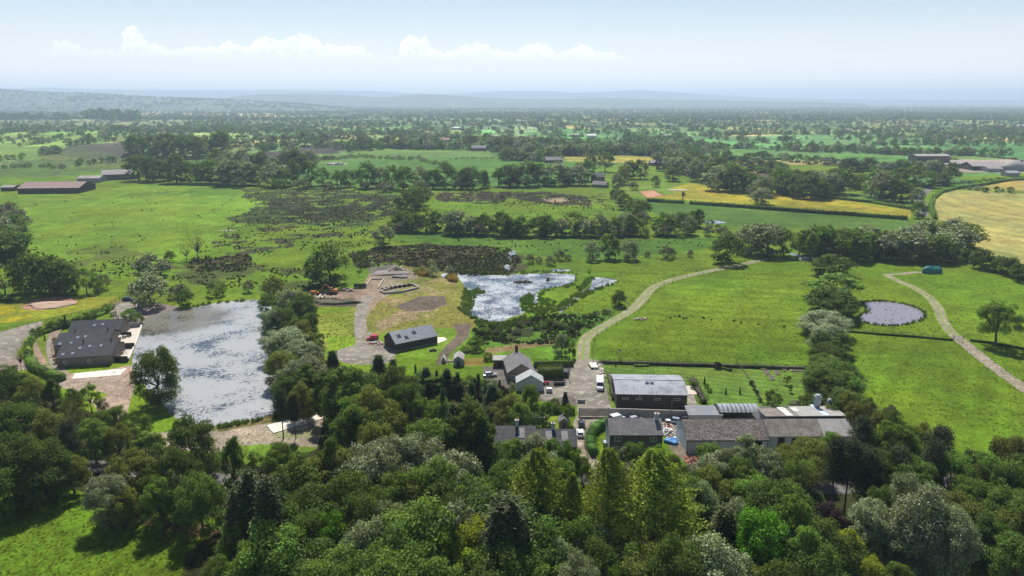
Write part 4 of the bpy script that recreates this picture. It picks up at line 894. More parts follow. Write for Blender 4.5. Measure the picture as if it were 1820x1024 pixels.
def scatter(n, v0, v1, seed, fhe, fwood, hb, woodlim, keep=True):
    """hedgerow trees on the field boundaries and copses, uniform per visible ground band"""
    r = np.random.default_rng(seed)
    v = v0 + (v1 - v0) * r.random(n); u = r.uniform(-340, 2160, n); b = (v - 512) / FPX; t = CAMH / (SP + b * CP)
    x = (u - 910) / FPX * t; y = (CP - b * SP) * t
    h1, h2, d = field_cells(x, y); wood = fbm(x + 77, y - 500, 520, 3)
    lim = 7 + y * .0016
    ok = (d < lim) & (r.random(n) < fhe) | (wood > woodlim) & (r.random(n) < fwood)
    if keep:
        ins = np.zeros(n, bool)
        for p in FARP:
            m = inpoly(u, v, p[0])
            if m.any():
                a = m & ((v > 262) | (r.random(n) > .55)) & inpoly(u - 4, v, p[0]) & inpoly(u + 4, v, p[0]) & inpoly(u, v - 1.2, p[0]) & inpoly(u, v + 1.2, p[0]); ins |= a
        ok &= ~ins
        ok &= ~((v > 272) & (u > 420) & (u < 1000)) 
    for i in np.nonzero(ok)[0]:
        small = r.random() < hb
        STUFF.append((x[i], y[i], r.uniform(2, 4.5) if small else r.uniform(6, 14), r.uniform(1.1, 1.7) if small else r.uniform(.9, 1.35), 'dbush' if small else G3[r.integers(4)]))
scatter(16000, 240, 278, 1, .8, .35, .45, .62)
scatter(24000, 212, 240, 2, .85, .5, .3, .58)
scatter(44000, 196, 214, 3, .95, .85, .1, .44)
scatter(26000, 188, 196, 4, .9, .9, .05, .44)
# continuous field hedges
rh = np.random.default_rng(31); nh = 150000; vh = rh.uniform(203, 285, nh); uh = rh.uniform(-340, 2160, nh); th_ = CAMH / (SP + (vh - 512) / FPX * CP); xh = (uh - 910) / FPX * th_; yh = (CP - (vh - 512) / FPX * SP) * th_
dh = field_cells(xh, yh)[2]; kh = (dh < 1.2 + yh * .0007)
for p in FARP:
    if min(q[1] for q in p[0]) > 226: kh &= ~inpoly(uh, vh, p[0])
for x, y in zip(xh[kh], yh[kh]): STUFF.append((x, y, rh.uniform(2.2, 3.8), rh.uniform(1.6, 2.6), 'dbush'))
# trees on the long ridge at the left
rr = np.random.default_rng(21)
def gn_scatter(name, pts, protos, label=None, cat=None, kind='stuff'):
    V = np.array([p[:3] for p in pts], dtype=np.float32)
    me = bpy.data.meshes.new(name); me.vertices.add(len(V)); me.vertices.foreach_set('co', V.ravel())
    for nm, arr in (('sz', [p[3] for p in pts]), ('wd', [p[4] for p in pts]), ('rz', [p[5] for p in pts])):
        a = me.attributes.new(nm, 'FLOAT', 'POINT'); a.data.foreach_set('value', np.array(arr, dtype=np.float32))
    a = me.attributes.new('pick', 'INT', 'POINT'); a.data.foreach_set('value', np.array([p[6] for p in pts], dtype=np.int32))
    o = bpy.data.objects.new(name, me); col.objects.link(o)
    pc = bpy.data.collections.new(name + '_kinds')
    for i, (pm, mats) in enumerate(protos):
        q = bpy.data.objects.new(f'{name}_kind_{chr(97 + i)}', pm); pc.objects.link(q)
        q.material_slots[0].link = 'OBJECT'; q.material_slots[0].material = mats
    ng = bpy.data.node_groups.new(name, 'GeometryNodeTree')
    ng.interface.new_socket('Geometry', in_out='INPUT', socket_type='NodeSocketGeometry'); ng.interface.new_socket('Geometry', in_out='OUTPUT', socket_type='NodeSocketGeometry')
    gi = ng.nodes.new('NodeGroupInput'); go = ng.nodes.new('NodeGroupOutput')
    ci = ng.nodes.new('GeometryNodeCollectionInfo'); ci.inputs['Collection'].default_value = pc; ci.inputs['Separate Children'].default_value = True; ci.inputs['Reset Children'].default_value = True
    ip = ng.nodes.new('GeometryNodeInstanceOnPoints'); ip.inputs['Pick Instance'].default_value = True
    def attr(nm, t='FLOAT'):
        n = ng.nodes.new('GeometryNodeInputNamedAttribute'); n.data_type = t; n.inputs['Name'].default_value = nm; return n.outputs['Attribute']
    cs = ng.nodes.new('ShaderNodeCombineXYZ'); mu = ng.nodes.new('ShaderNodeMath'); mu.operation = 'MULTIPLY'
    ng.links.new(attr('sz'), mu.inputs[0]); ng.links.new(attr('wd'), mu.inputs[1])
    ng.links.new(mu.outputs[0], cs.inputs[0]); ng.links.new(mu.outputs[0], cs.inputs[1]); ng.links.new(attr('sz'), cs.inputs[2])
    cr = ng.nodes.new('ShaderNodeCombineXYZ'); ng.links.new(attr('rz'), cr.inputs[2])
    ng.links.new(gi.outputs[0], ip.inputs['Points']); ng.links.new(ci.outputs[0], ip.inputs['Instance']); ng.links.new(attr('pick', 'INT'), ip.inputs['Instance Index'])
    ng.links.new(cs.outputs[0], ip.inputs['Scale']); ng.links.new(cr.outputs[0], ip.inputs['Rotation']); ng.links.new(ip.outputs[0], go.inputs[0])
    md = o.modifiers.new('scatter', 'NODES'); md.node_group = ng
    return tag(o, label, cat, kind=kind)
kinds = ['oak', 'green', 'silver', 'olive', 'tall', 'bush', 'haw', 'dbush']
protos = []
for lod in ('mid', 'low'):
    for k in kinds: protos.append((get_proto(SHAPE[k][0], 0, lod)[1], LEAF[SHAPE[k][1]]))
SX = np.array([s[0] for s in STUFF]); SY = np.array([s[1] for s in STUFF]); SZ = height(SX, SY)
pts = [(s[0], s[1], z - .2, s[2] / 10, s[3], r.uniform(0, 6.28), kinds.index(s[4]) + (0 if s[1] < 1000 else 8)) for s, z in zip(STUFF, SZ)]
# ridge trees, dropped on to the hill by ray
dg = bpy.context.evaluated_depsgraph_get(); hill = bpy.data.objects['hills']
hill_eval = hill
nn_ = 16000; uu_ = rr.uniform(-320, 760, nn_); yy_ = 6750 + 2100 * rr.random(nn_) ** .8; xx_ = (uu_ - 910) / FPX * yy_ * 1.03
h1_, h2_, d_ = field_cells(xx_, yy_); k_ = ((d_ < 9) | (fbm(xx_, yy_, 420, 3) > .60)) & (rr.random(nn_) < .75)
for x, yy in zip(xx_[k_], yy_[k_]):
    ok, loc, nrm, fi = hill_eval.ray_cast(Vector((x, yy, 1200)), Vector((0, 0, -1)))
    if ok and loc.z > 1: pts.append((loc.x, loc.y, loc.z - .3, rr.uniform(.9, 1.7), rr.uniform(1.2, 1.9), rr.uniform(0, 6.28), 8 + rr.integers(4)))
print('far trees', len(pts))
gn_scatter('distant_trees', pts, protos, 'thousands of distant hedgerow trees and copses fading into blue haze', 'trees')
# ================================================================ BUILDINGS
m_slate = mat_stripe('blue_grey_slate', (.046,.048,.056), (.030,.032,.038), .32, 1, .75, 0, .01, spec=.1, dirt=(.062,.062,.066), dscale=.6, width=.82)
m_slate2 = mat_stripe('weathered_slate', (.135,.13,.135), (.085,.083,.085), .30, 1, .75, 0, .02, spec=.2, dirt=(.20,.19,.18), dscale=.9, width=.8)
m_slate3 = mat_stripe('mossy_dark_slate', (.06,.06,.065), (.035,.035,.04), .30, 1, .7, 0, .02, spec=.2, dirt=(.10,.10,.098), dscale=1.2, width=.78)
m_zinc = mat_stripe('galvanised_sheet', (.27,.285,.31), (.20,.21,.23), 1.0, 0, .7, 0, .015, spec=.15, dirt=(.14,.15,.17), dscale=.35, width=.9)
m_tin = mat_stripe('corrugated_tin', (.20,.215,.235), (.14,.15,.17), .42, 0, .7, 0, .02, spec=.15, dirt=(.22,.22,.23), dscale=.5)
m_bigtin = mat_stripe('striped_tin', (.26,.275,.30), (.09,.10,.12), 1.15, 0, .6, 0, .02, spec=.2, dirt=(.28,.29,.31), dscale=.4, width=.55)
m_dtin = mat_stripe('grey_box_profile_sheet', (.20,.22,.24), (.13,.14,.16), 1.0, 0, .35, .35, .05, dirt=(.22,.235,.26), dscale=.5, width=.6)
m_asb = mat_noise('lichened_cement_sheet', (.13,.11,.095), (.23,.205,.185), .5, .92, c3=(.09,.07,.055), bump=.08, bscale=5)
m_asb2 = mat_noise('pale_cement_sheet', (.25,.24,.225), (.31,.30,.285), .3, .9, c3=(.20,.185,.17), bump=.02)
m_mossy = mat_noise('mossy_stone_flags', (.05,.038,.032), (.15,.12,.105), .9, .95, c3=(.36,.32,.29), bump=.14, bscale=4, stretch=(.6, 1.4, 1))
m_black = mat_stripe('black_boards', (.022,.02,.02), (.035,.032,.03), .35, 0, .7, 0, .03, dirt=(.045,.042,.04), dscale=1)
m_blacksteel = mat_stripe('black_steel_cladding', (.030,.028,.030), (.045,.043,.045), .5, 0, .5, .1, .04, dirt=(.05,.045,.045), dscale=.8)
m_stone = mat_noise('buff_stone', (.17,.14,.105), (.25,.21,.165), 1.5, .95, c3=(.16,.13,.10), bump=.06, bscale=4)
m_brown = mat_noise('brown_render', (.13,.105,.085), (.17,.14,.115), 1.0, .9)
m_wroof = mat_noise('pale_grey_roof', (.36,.38,.38), (.28,.30,.30), .5, .85, c3=(.22,.23,.22))
m_white = mat_noise('white_render', (.60,.60,.60), (.50,.50,.49), .8, .85, c3=(.48,.46,.42))
m_whitep = mat_noise('flaking_white_wall', (.70,.71,.74), (.55,.55,.56), 1.1, .85, c3=(.34,.31,.28), stretch=(1, 1, .4))
m_brick = mat_noise('dark_brick', (.19,.10,.07), (.26,.15,.11), 2.0, .9, c3=(.14,.08,.06))
m_block = mat_noise('grey_blockwork', (.30,.27,.255), (.36,.33,.31), 1.2, .95, c3=(.24,.21,.20), bump=.03)
m_glass, _, _ = principled('window_glass', (.05,.07,.10), .08, 0, .8)
m_frame, _, _ = principled('white_frame', (.75,.75,.73), .5)
m_dark, _, _ = principled('dark_opening', (.015,.014,.013), .9)
m_wood = mat_noise('weathered_timber', (.22,.17,.12), (.30,.24,.18), 2.5, .9, stretch=(1, 1, .2))
m_dwood = mat_noise('dark_stained_timber', (.055,.042,.035), (.08,.062,.05), 2.5, .85)
m_post = mat_noise('fence_timber', (.13,.11,.085), (.20,.17,.13), 3, .95)
m_clay, _, _ = principled('terracotta', (.45,.17,.09), .8)
m_steel, _, _ = principled('grey_steel', (.36,.38,.40), .35, .7)
m_redtile = mat_noise('red_brown_sheet_roof', (.24,.15,.13), (.30,.20,.18), .3, .9, c3=(.20,.13,.11))
m_pinkgrey = mat_noise('grey_farm_roof', (.22,.195,.19), (.28,.25,.24), .3, .85)
m_tile = mat_noise('clay_tile_roof', (.36,.20,.15), (.30,.17,.13), .8, .85)

def frame_of(A, B):
    d = B - A; return math.atan2(d.y, d.x), math.hypot(d.x, d.y)
def roof_pitch(mb, x0, x1, y0, y1, ze, zr, t=.14, over=.35, ov_x=.25, yr=None):
    """two pitched slabs, ridge along x"""
    ym = (y0 + y1) / 2 if yr is None else yr
    s1 = (zr - ze) / (ym - y0); s2 = (zr - ze) / (y1 - ym)
    mb.prism([(y0 - over, ze - over * s1 + .02), (ym, zr + .02), (ym, zr + t + .02), (y0 - over, ze - over * s1 + t + .02)], x0 - ov_x, x1 + ov_x)
    mb.prism([(ym + .003, zr + .02), (y1 + over, ze - over * s2 + .02), (y1 + over, ze - over * s2 + t + .02), (ym + .003, zr + t + .02)], x0 - ov_x, x1 + ov_x)
def window(parent, x, z, w, h, y=0.0, side='front', name='window', fr=None, cross=True):
    """frame and pane set 4 cm proud of a wall; side front = plane y, left/right = plane x"""
    t = .06; f = MB(); p = MB()
    def bx(m, a0, a1, d0, d1, z0, z1):
        if side == 'front': m.box(a0, a1, y - d1, y - d0, z0, z1)
        elif side == 'left': m.box(y - d1, y - d0, a0, a1, z0, z1)
        else: m.box(y + d0, y + d1, a0, a1, z0, z1)
    bw = .09
    bx(f, x, x + bw, .0, t, z, z + h); bx(f, x + w - bw, x + w, 0, t, z, z + h); bx(f, x + bw, x + w - bw, 0, t, z, z + bw); bx(f, x + bw, x + w - bw, 0, t, z + h - bw, z + h)
    if cross: bx(f, x + w / 2 - .04, x + w / 2 + .04, 0, t, z + bw, z + h - bw)
    bx(p, x + bw, x + w - bw, .0, .03, z + bw, z + h - bw)
    fo = f.build(name, fr or m_frame, parent); p.build('pane', m_glass, fo); return fo
def skylight(parent, x, s, w, h, y0, ze, zr, ym, t=.16, glass=None):
    """roof light lying in the near roof slope; s = distance fraction up the slope"""
    sl = Vector((0, ym - y0, zr - ze)); l = sl.length; d = sl / l; n = Vector((0, -d.z, d.y)); c = Vector((x, y0, ze + .02)) + d * (s * l) + n * (t - .02)
    def hexb(m, a0, a1, b0, b1, c0, c1):
        P = [c + Vector((a, 0, 0)) + d * b + n * k for k in (c0, c1) for a, b in ((a0, b0), (a1, b0), (a1, b1), (a0, b1))]; m.hexa(P)
    f = MB(); hexb(f, -w / 2, w / 2, -h / 2, h / 2, 0, .07); fo = f.build('skylight', m_dwood, parent)
    p = MB(); hexb(p, -w / 2 + .1, w / 2 - .1, -h / 2 + .1, h / 2 - .1, .071, .10); p.build('pane', glass or m_skyglass, fo)
m_skyglass, _, _ = principled('roof_glass', (.26,.31,.38), .12, .2, .8)
def chimney(parent, x, y, z0, z1, w=.8, d=.6, mat=None, pots=2):
    mb = MB(); mb.box(x - w / 2, x + w / 2, y - d / 2, y + d / 2, z0, z1); mb.box(x - w / 2 - .08, x + w / 2 + .08, y - d / 2 - .08, y + d / 2 + .08, z1 + .001, z1 + .15)
    c = mb.build('chimney', mat or m_whitep, parent)
    for i in range(pots):
        q = MB(); xx = x + (i - (pots - 1) / 2) * .38; q.tube((xx, y, z1 + .15), (xx, y, z1 + .6), .15, .12, 10); q.build('chimney_pot', m_clay, c)
def gable_house(name, label, cat, A, B, depth, he, hr, wall, roof, parent=None, x0=0.0, group=None, over=.35, ov_x=.25, yr=None):
    rz, l = frame_of(A, B); e = empty(name, (A.x, A.y, 0), rz); tag(e, label, cat, group)
    ym = depth / 2 if yr is None else yr
    w = MB(); w.prism([(0, -.3), (depth, -.3), (depth, he), (ym, hr), (0, he)], 0, l); wo_ = w.build('wall', wall, e)
    r_ = MB(); roof_pitch(r_, 0, l, 0, depth, he, hr, over=over, ov_x=ov_x, yr=yr); ro = r_.build('roof', roof, e)
    g_ = MB(); s_ = (hr - he) / ym; g_.box(-ov_x, l + ov_x, -over - .16, -over - .01, he - over * s_ - .08, he - over * s_ + .04); [g_.box(x, x + .09, -over - .12, -over - .03, -.1, he - over * s_ - .081) for x in (.1, l - .2)]; g_.build('gutter', m_dark, e)
    return e, l, wo_, ro
def eave(u, v, h): p = W(u, v, h); return Vector((p.x, p.y, 0))

# --- stone barns by the lake: three parallel ranges under one name
A = eave(105.5, 636.5, 3.2); B = eave(202, 631, 3.2); rz, ln = frame_of(A, B)
e = tag(empty('barn_conversion', (A.x, A.y, 0), rz), 'three parallel dark slate roofs on a long buff stone barn beside the lake', 'house')
inv = Matrix.Rotation(-rz, 4, 'Z')
def loc(p): q = inv @ (Vector((p.x, p.y, 0)) - Vector((A.x, A.y, 0))); return q
HR = 5.7
rows_ = []
for k, (eu0, eu1, ev0, ev1, ru0, ru1, rv0, rv1) in enumerate([(105.5,202,636.5,631,108,204,611,606), (101,196,615.5,611,103,195,591.5,588), (125.5,213,589,589,129,215,571,567.5)]):
    r0 = loc(eave(ru0, rv0, HR)); r1 = loc(eave(ru1, rv1, HR)); f0 = loc(eave(eu0, ev0, 3.2)); f1 = loc(eave(eu1, ev1, 3.2))
    rows_.append(((r0.x + f0.x) / 2, (r1.x + f1.x) / 2, (f0.y + f1.y) / 2, (r0.y + r1.y) / 2))
print('barn rows', rows_, ln)
ydep = 0
y_prev = 0.0
for k, (x0, x1, yf, yr_) in enumerate(rows_):
    yf = max(y_prev + .01, min(yf, y_prev + (0.02 if k else 0))) if k < 2 else max(yf, y_prev + .02)
    half = max(3.6, min(yr_ - yf, 6.5)); yb = yf + 2 * half; y_prev = yb
    w = MB(); w.prism([(yf, -.3), (yb, -.3), (yb, 3.2), (yf + half, HR), (yf, 3.2)], x0, x1); wo_ = w.build('wall', m_stone, e)
    r_ = MB(); roof_pitch(r_, x0, x1, yf, yb, 3.2, HR, over=.02 if k else .3, ov_x=.25); ro = r_.build('roof', m_slate, e)
    sk = [[(.10,.22),(.27,.26),(.36,.62),(.53,.72),(.74,.72)],[(.1,.12),(.30,.15),(.38,.55),(.52,.6)],[(.47,.5),(.63,.55)]][k]
    for fx, s in sk: skylight(e, x0 + (x1 - x0) * fx, s, 1.0, 1.25, yf, 3.2, HR, yf + half)
    q = MB()
    for fx in ([.38, .9] if k == 0 else [.28, .9] if k == 1 else [.9]): q.tube((x0 + (x1 - x0) * fx, yf + half, HR), (x0 + (x1 - x0) * fx, yf + half, HR + 1.3), .16, .16, 8)
    q.build('flue', m_dark, e)
    if k == 0:
        window(e, 1.0, 1.0, .9, 1.1, 0.0); window(e, ln * .5, 1.0, .9, 1.1, 0.0)
BX1 = max(r[1] for r in rows_)
def at_e(lx, ly, z=0): c, s = math.cos(rz), math.sin(rz); return Vector((A.x + lx * c - ly * s, A.y + lx * s + ly * c, z))
# patios toward the lake with dark screens and low pale wall
m_patio = mat_noise('patio_flags', (.42,.36,.31), (.50,.44,.39), 1.0, .9)
mb = MB(); ps = [W(*p) for p in ((202,640),(229,640),(252,580),(216,577),(214,595))]; mb.slab([(p.x, p.y) for p in ps], .01, .14); tag(mb.build('patio', m_patio), 'paved patio strip between the stone barns and the lake', 'patio')
def wall_line(name, label, cat, pts, h, t, mat, z0=-.1, group=None, cap=None):
    mb = MB(); P = [W(*p) for p in pts]
    for a, b in zip(P, P[1:]): mb.bar(Vector((a.x, a.y, z0 + (h - z0) / 2)), Vector((b.x, b.y, z0 + (h - z0) / 2)), t, h - z0)
    o = mb.build(name, mat)
    return tag(o, label, cat, group)
wall_line('retaining_wall', 'low pale wall along the lake edge beside the patios', 'wall', [(229,641),(242,612),(252,581)], .9, .4, m_conc)
wall_line('screen_fence', 'dark red brown screen nearest the camera at the patio end', 'fence', [(202,643.5),(228,643.5)], 2.0, .12, m_dwood)
wall_line('screen_fence', 'dark red brown screen between the two nearest patios', 'fence', [(208,620.5),(240,619)], 2.0, .12, m_dwood)
wall_line('screen_fence', 'dark screen below the rearmost slate roof on the patio', 'fence', [(212,598),(234,598)], 1.7, .12, m_dwood)
wall_line('garden_wall', 'grey wall running from the rear slate roof to the lake', 'wall', [(216,585),(250,581)], 1.9, .3, m_block)
def table_set(u, v, label):
    p = W(u, v, .14); e = tag(empty('patio_table', p), label, 'table')
    m = MB(); m.tube((0,0,.70), (0,0,.75), .75, .75, 14); m.build('tabletop', m_wood, e)
    for a in range(4):
        c, s = math.cos(a * 1.571 + .78) * .5, math.sin(a * 1.571 + .78) * .5; MB().box(c - .04, c + .04, s - .04, s + .04, 0, .7).build('leg', m_wood, e)
    for a in range(3):
        t = a * 2.1 + .4; e2 = tag(empty('patio_chair', p + Vector((1.2 * math.cos(t), 1.2 * math.sin(t), 0)), t), f'{("nearest","middle","farthest")[a]} chair round the {label}', 'chair', 'chairs round patio tables')
        MB().box(-.25, .25, -.25, .25, .42, .47).build('seat', m_wood, e2); MB().box(.2, .25, -.25, .25, .471, .95).build('backrest', m_wood, e2)
        for sx, sy in ((-1,-1),(1,-1),(-1,1),(1,1)): MB().box(sx*.2-.025, sx*.2+.025, sy*.2-.025, sy*.2+.025, 0, .419).build('leg', m_wood, e2)
table_set(222.5, 600, 'round timber table on the middle patio'); table_set(217, 629, 'round timber table on the nearest patio')
def parasol(u, v, label):
    p = W(u, v, .14); e = tag(empty('parasol', p), label, 'parasol'); MB().tube((0,0,0), (0,0,2.3), .03, .03, 6).build('pole', m_steel, e); MB().tube((0,0,2.0), (0,0,2.5), 1.3, .03, 8).build('canopy', m_white, e)
parasol(211.5, 607.5, 'pale parasol open on the middle patio')

# --- black timber barn with striped grey roof
A_ = W(704, 626); B_ = W(777.6, 610.7)
e, l, w_, r_ = gable_house('timber_barn', 'black timber barn with ribbed grey roof and three roof lights', 'barn', A_, B_, 1, 2.9, 5.9, m_black, m_dtin)
for o in list(e.children): bpy.data.objects.remove(o)
G_ = W(683.8, 613); gdir = (G_ - A_); dp = abs(gdir.x * -math.sin(e.rotation_euler.z) + gdir.y * math.cos(e.rotation_euler.z)); print('timber', l, dp)
dp = max(6.5, min(dp, 9.5))
MB().box(0, l, 0, dp, -.3, .55).build('plinth', m_stone, e)
w = MB(); w.prism([(.06, .551), (dp - .06, .551), (dp - .06, 2.9), (dp / 2, 5.75), (.06, 2.9)], .06, l - .06); w.build('wall', m_black, e)
rr_ = MB(); roof_pitch(rr_, 0, l, 0, dp, 2.9, 5.75, over=.3, ov_x=.25); rr_.build('roof', m_dtin, e)
m_skyd, _, _ = principled('dark_roof_glass', (.05,.07,.10), .1, .2, .8)
for fx, s in ((.15,.55),(.30,.33),(.52,.6)): skylight(e, l * fx, s, 1.3, 1.4, 0, 2.9, 5.75, dp / 2, glass=m_skyd)
window(e, 1.2, 1.4, .9, 1.0, -.06, fr=m_dwood)
slab_obj('paved_terrace', 'small pale terrace at the right end of the black timber barn', 'terrace', [(778,611),(795,604),(789,600),(778,600)], .0, .1, m_conc)

# --- garden shed
def shed(name, label, u0, u1, v, he, hr, dep, wall, roof, cat='shed', door=True):
    """gable end towards the camera"""
    p = W(u0, v); q = W(u1, v); wd = (q - p).length; e = tag(empty(name, p), label, cat)
    MB().prismy([(0, -.2), (wd, -.2), (wd, he), (wd / 2, hr), (0, he)], 0, dep).build('wall', wall, e)
    m = MB(); s = (hr - he) / (wd / 2); o = .25
    m.prismy([(-o, he - o * s + .02), (wd / 2, hr + .02), (wd / 2, hr + .12), (-o, he - o * s + .12)], -.2, dep + .2); m.prismy([(wd / 2 + .002, hr + .02), (wd + o, he - o * s + .02), (wd + o, he - o * s + .12), (wd / 2 + .002, hr + .12)], -.2, dep + .2); m.build('roof', roof, e)
    if door: MB().box(wd * .35, wd * .65, -.05, 0, 0, he * .82).build('door', m_dwood, e)
    return e
shed('garden_shed', 'grey timber shed with pale gabled roof beside the playhouse', 806.5, 823, 651, 2.3, 3.3, 5.2, m_block, m_asb2)
shed('playhouse', 'tiny white pointed playhouse left of the grey shed', 785.5, 791, 645, 1.3, 2.3, 1.5, m_white, m_white)
shed('summerhouse', 'small weathered summerhouse behind the slate terrace', 994.5, 1010, 762, 2.0, 2.9, 3.0, m_wood, m_slate2)
# --- cottage with chimney and white front extension
A_ = W(900, 670); p1_ = eave(926.5, 647, 5.6); p0_ = eave(917.5, 623.5, 5.6)
e = tag(empty('cottage', (p1_.x, p1_.y, 0), 0), 'old cottage with patched grey slate roof and a tall dark chimney', 'house')
d_ = p0_ - p1_; e.rotation_euler.z = math.atan2(-d_.x, d_.y); dl = d_.length; print('cottage', dl)
hw = 4.0
MB().prismy([(-hw, -.3), (hw, -.3), (hw, 3.0), (0, 5.6), (-hw, 3.0)], 0, dl).build('wall', m_stone, e)
s = (5.6 - 3.0) / hw
mb = MB(); mb.prismy([(-hw - .3, 3.0 - .3 * s + .02), (0, 5.62), (0, 5.76), (-hw - .3, 3.0 - .3 * s + .16)], -.3, dl + .2); mb.prismy([(.003, 5.62), (hw + .3, 3.0 - .3 * s + .02), (hw + .3, 3.0 - .3 * s + .16), (.003, 5.76)], -.3, dl + .2); rf = mb.build('roof', m_slate2r if False else m_slate2, e)
chimney(e, 0, dl - .5, 4.9, 7.3, .9, .8, m_dwood, 2)
for yy in (2.2, 5.2):
    mb = MB(); mb.prismy([(1.2, 5.62 - 1.2 * s + .15), (2.2, 5.62 - 2.2 * s + .15), (2.2, 5.62 - 2.2 * s + .24), (1.2, 5.62 - 1.2 * s + .24)], yy, yy + 1.1); mb.build('skylight', m_skyglass, e)
MB().box(-.8, .1, -.05, 0, .1, 2.1).build('door', m_dwood, e); window(e, -3, 1.0, 1.1, 1.1, 0)
e2 = tag(empty('cottage_extension', (0, 0, 0), e.rotation_euler.z - R(6)), 'pale rendered block with steep whitish grey roof joined to the cottage front', 'house')
q = eave(942.4, 656, 4.9); e2.location = (q.x, q.y, 0)
MB().prismy([(-4.2, -.3), (3.6, -.3), (3.6, 2.7), (.0, 4.9), (-4.2, 2.6)], -5.2, -.3).build('wall', m_white, e2)
mb = MB(); mb.prismy([(-4.4, 2.5), (0, 4.92), (0, 5.04), (-4.4, 2.62)], -5.4, -.25); mb.prismy([(.003, 4.92), (3.8, 2.60), (3.8, 2.72), (.003, 5.04)], -5.4, -.25); mb.build('roof', m_wroof, e2)
window(e2, -2.2, .8, 1.2, 1.2, -5.2); MB().box(.6, 1.5, -5.25, -5.2, 0, 2.05).build('door', m_dwood, e2)
slabm = m_asb2
e = tag(empty('outbuilding', W(877, 653)), 'low flat roofed brick outbuilding left of the cottage', 'shed'); MB().box(0, 4.0, 0, 4.2, -.2, 2.3).build('wall', m_brick, e); MB().box(-.25, 4.25, -.25, 4.45, 2.301, 2.5).build('roof', m_asb2, e); MB().box(1.3, 2.7, -.05, 0, 0, 2.0).build('door', m_dwood, e)

# --- big black steel barn with curved silver roof
A_ = eave(1096, 700, 4.3); B_ = eave(1221.3, 702, 4.3); rz2, l = frame_of(A_, B_)
e = tag(empty('steel_barn', (A_.x, A_.y, 0), rz2), 'big black clad barn under a low curved silver metal roof', 'barn'); D = 14.5
prof = [(D / 2 - (D / 2 + .0) * math.cos(math.pi * k / 12), 4.3 + 1.25 * math.sin(math.pi * k / 12) ** .8) for k in range(13)]
prof = [(D * k / 12, 4.3 + 1.25 * (1 - abs(2 * k / 12 - 1) ** 1.7)) for k in range(13)]
MB().prism([(0, -.3), (D, -.3)] + prof[::-1], 0, l).build('wall', m_blacksteel, e)
mb = MB()
prof2 = [(-.35, 4.24)] + prof + [(D + .35, 4.24)]
for (ya, za), (yb, zb) in zip(prof2, prof2[1:]):
    mb.prism([(ya, za + .03), (yb, zb + .03), (yb, zb + .12), (ya, za + .12)], -.35, l + .35)
ro = mb.build('roof', m_zinc, e)
MB().box(-.36, l + .36, D / 2 - .18, D / 2 + .18, 5.70, 5.82).build('ridge_cap', m_steel, ro)
for x in (.44, .51): MB().box(l * x, l * x + .95, 4.6, 5.9, 5.50, 5.72).build('skylight', m_skyd, ro)
for x in (.08, .275, .54, .82): window(e, l * x, 2.6, l * .09, .62, 0.0, cross=False, fr=m_steel)
MB().tube((l * .33, -.12, 3.6), (l * .33, 0, 3.6), .14, .14, 8).build('wall_lamp', m_frame, e)
mb = MB(); mb.box(-.06, 0, 3, 8, 0, 3.4); mb.build('door', m_dwood, e)
wall_line('yard_wall', 'long grey blockwork wall in front of the black steel barn', 'wall', [(1082,741.5),(1219,746)], 2.6, .3, m_block)
wall_line('yard_wall', 'short low grey wall at the top of the gate', 'wall', [(1026,716),(1040,716.5)], 1.0, .3, m_block)
# --- lean-to and curved open shed
A_ = eave(1224.5, 738, 2.5); B_ = eave(1284, 738, 2.5); rz2, l = frame_of(A_, B_); e = tag(empty('lean_to', (A_.x, A_.y, 0), rz2), 'low lean-to with plain silver ribbed roof between the wall and barns', 'shed')
MB().prism([(0, -.3), (4.4, -.3), (4.4, 3.1), (0, 2.5)], 0, l).build('wall', m_block, e); MB().prism([(-.2, 2.5), (4.6, 3.15), (4.6, 3.25), (-.2, 2.6)], -.2, l + .2).build('roof', m_tin, e)
A_ = eave(1279, 733, 3.0); B_ = eave(1350, 733, 3.0); rz2, l = frame_of(A_, B_); e = tag(empty('open_shed', (A_.x, A_.y, 0), rz2), 'open fronted shed under a curved pale and dark striped tin roof', 'shed')
MB().prism([(5.2, -.3), (5.4, -.3), (5.4, 3.0), (5.2, 3.0)], 0, l).build('wall', m_brown, e)
pr = [(5.4 * k / 8 - .2, 3.0 + 1.0 * (1 - abs(2 * k / 8 - 1) ** 2)) for k in range(9)]; mb = MB()
for (ya, za), (yb, zb) in zip(pr, pr[1:]): mb.prism([(ya, za), (yb, zb), (yb, zb + .1), (ya, za + .1)], -.2, l + .2)
mb.build('roof', m_bigtin, e)
for k in range(5): MB().box(l * k / 4 - .1, l * k / 4 + .1, .0, .2, 0, 2.98).build('post', m_dwood, e)
MB().box(0, l, .25, .35, .2, 1.3).build('rail_boards', m_brown, e)
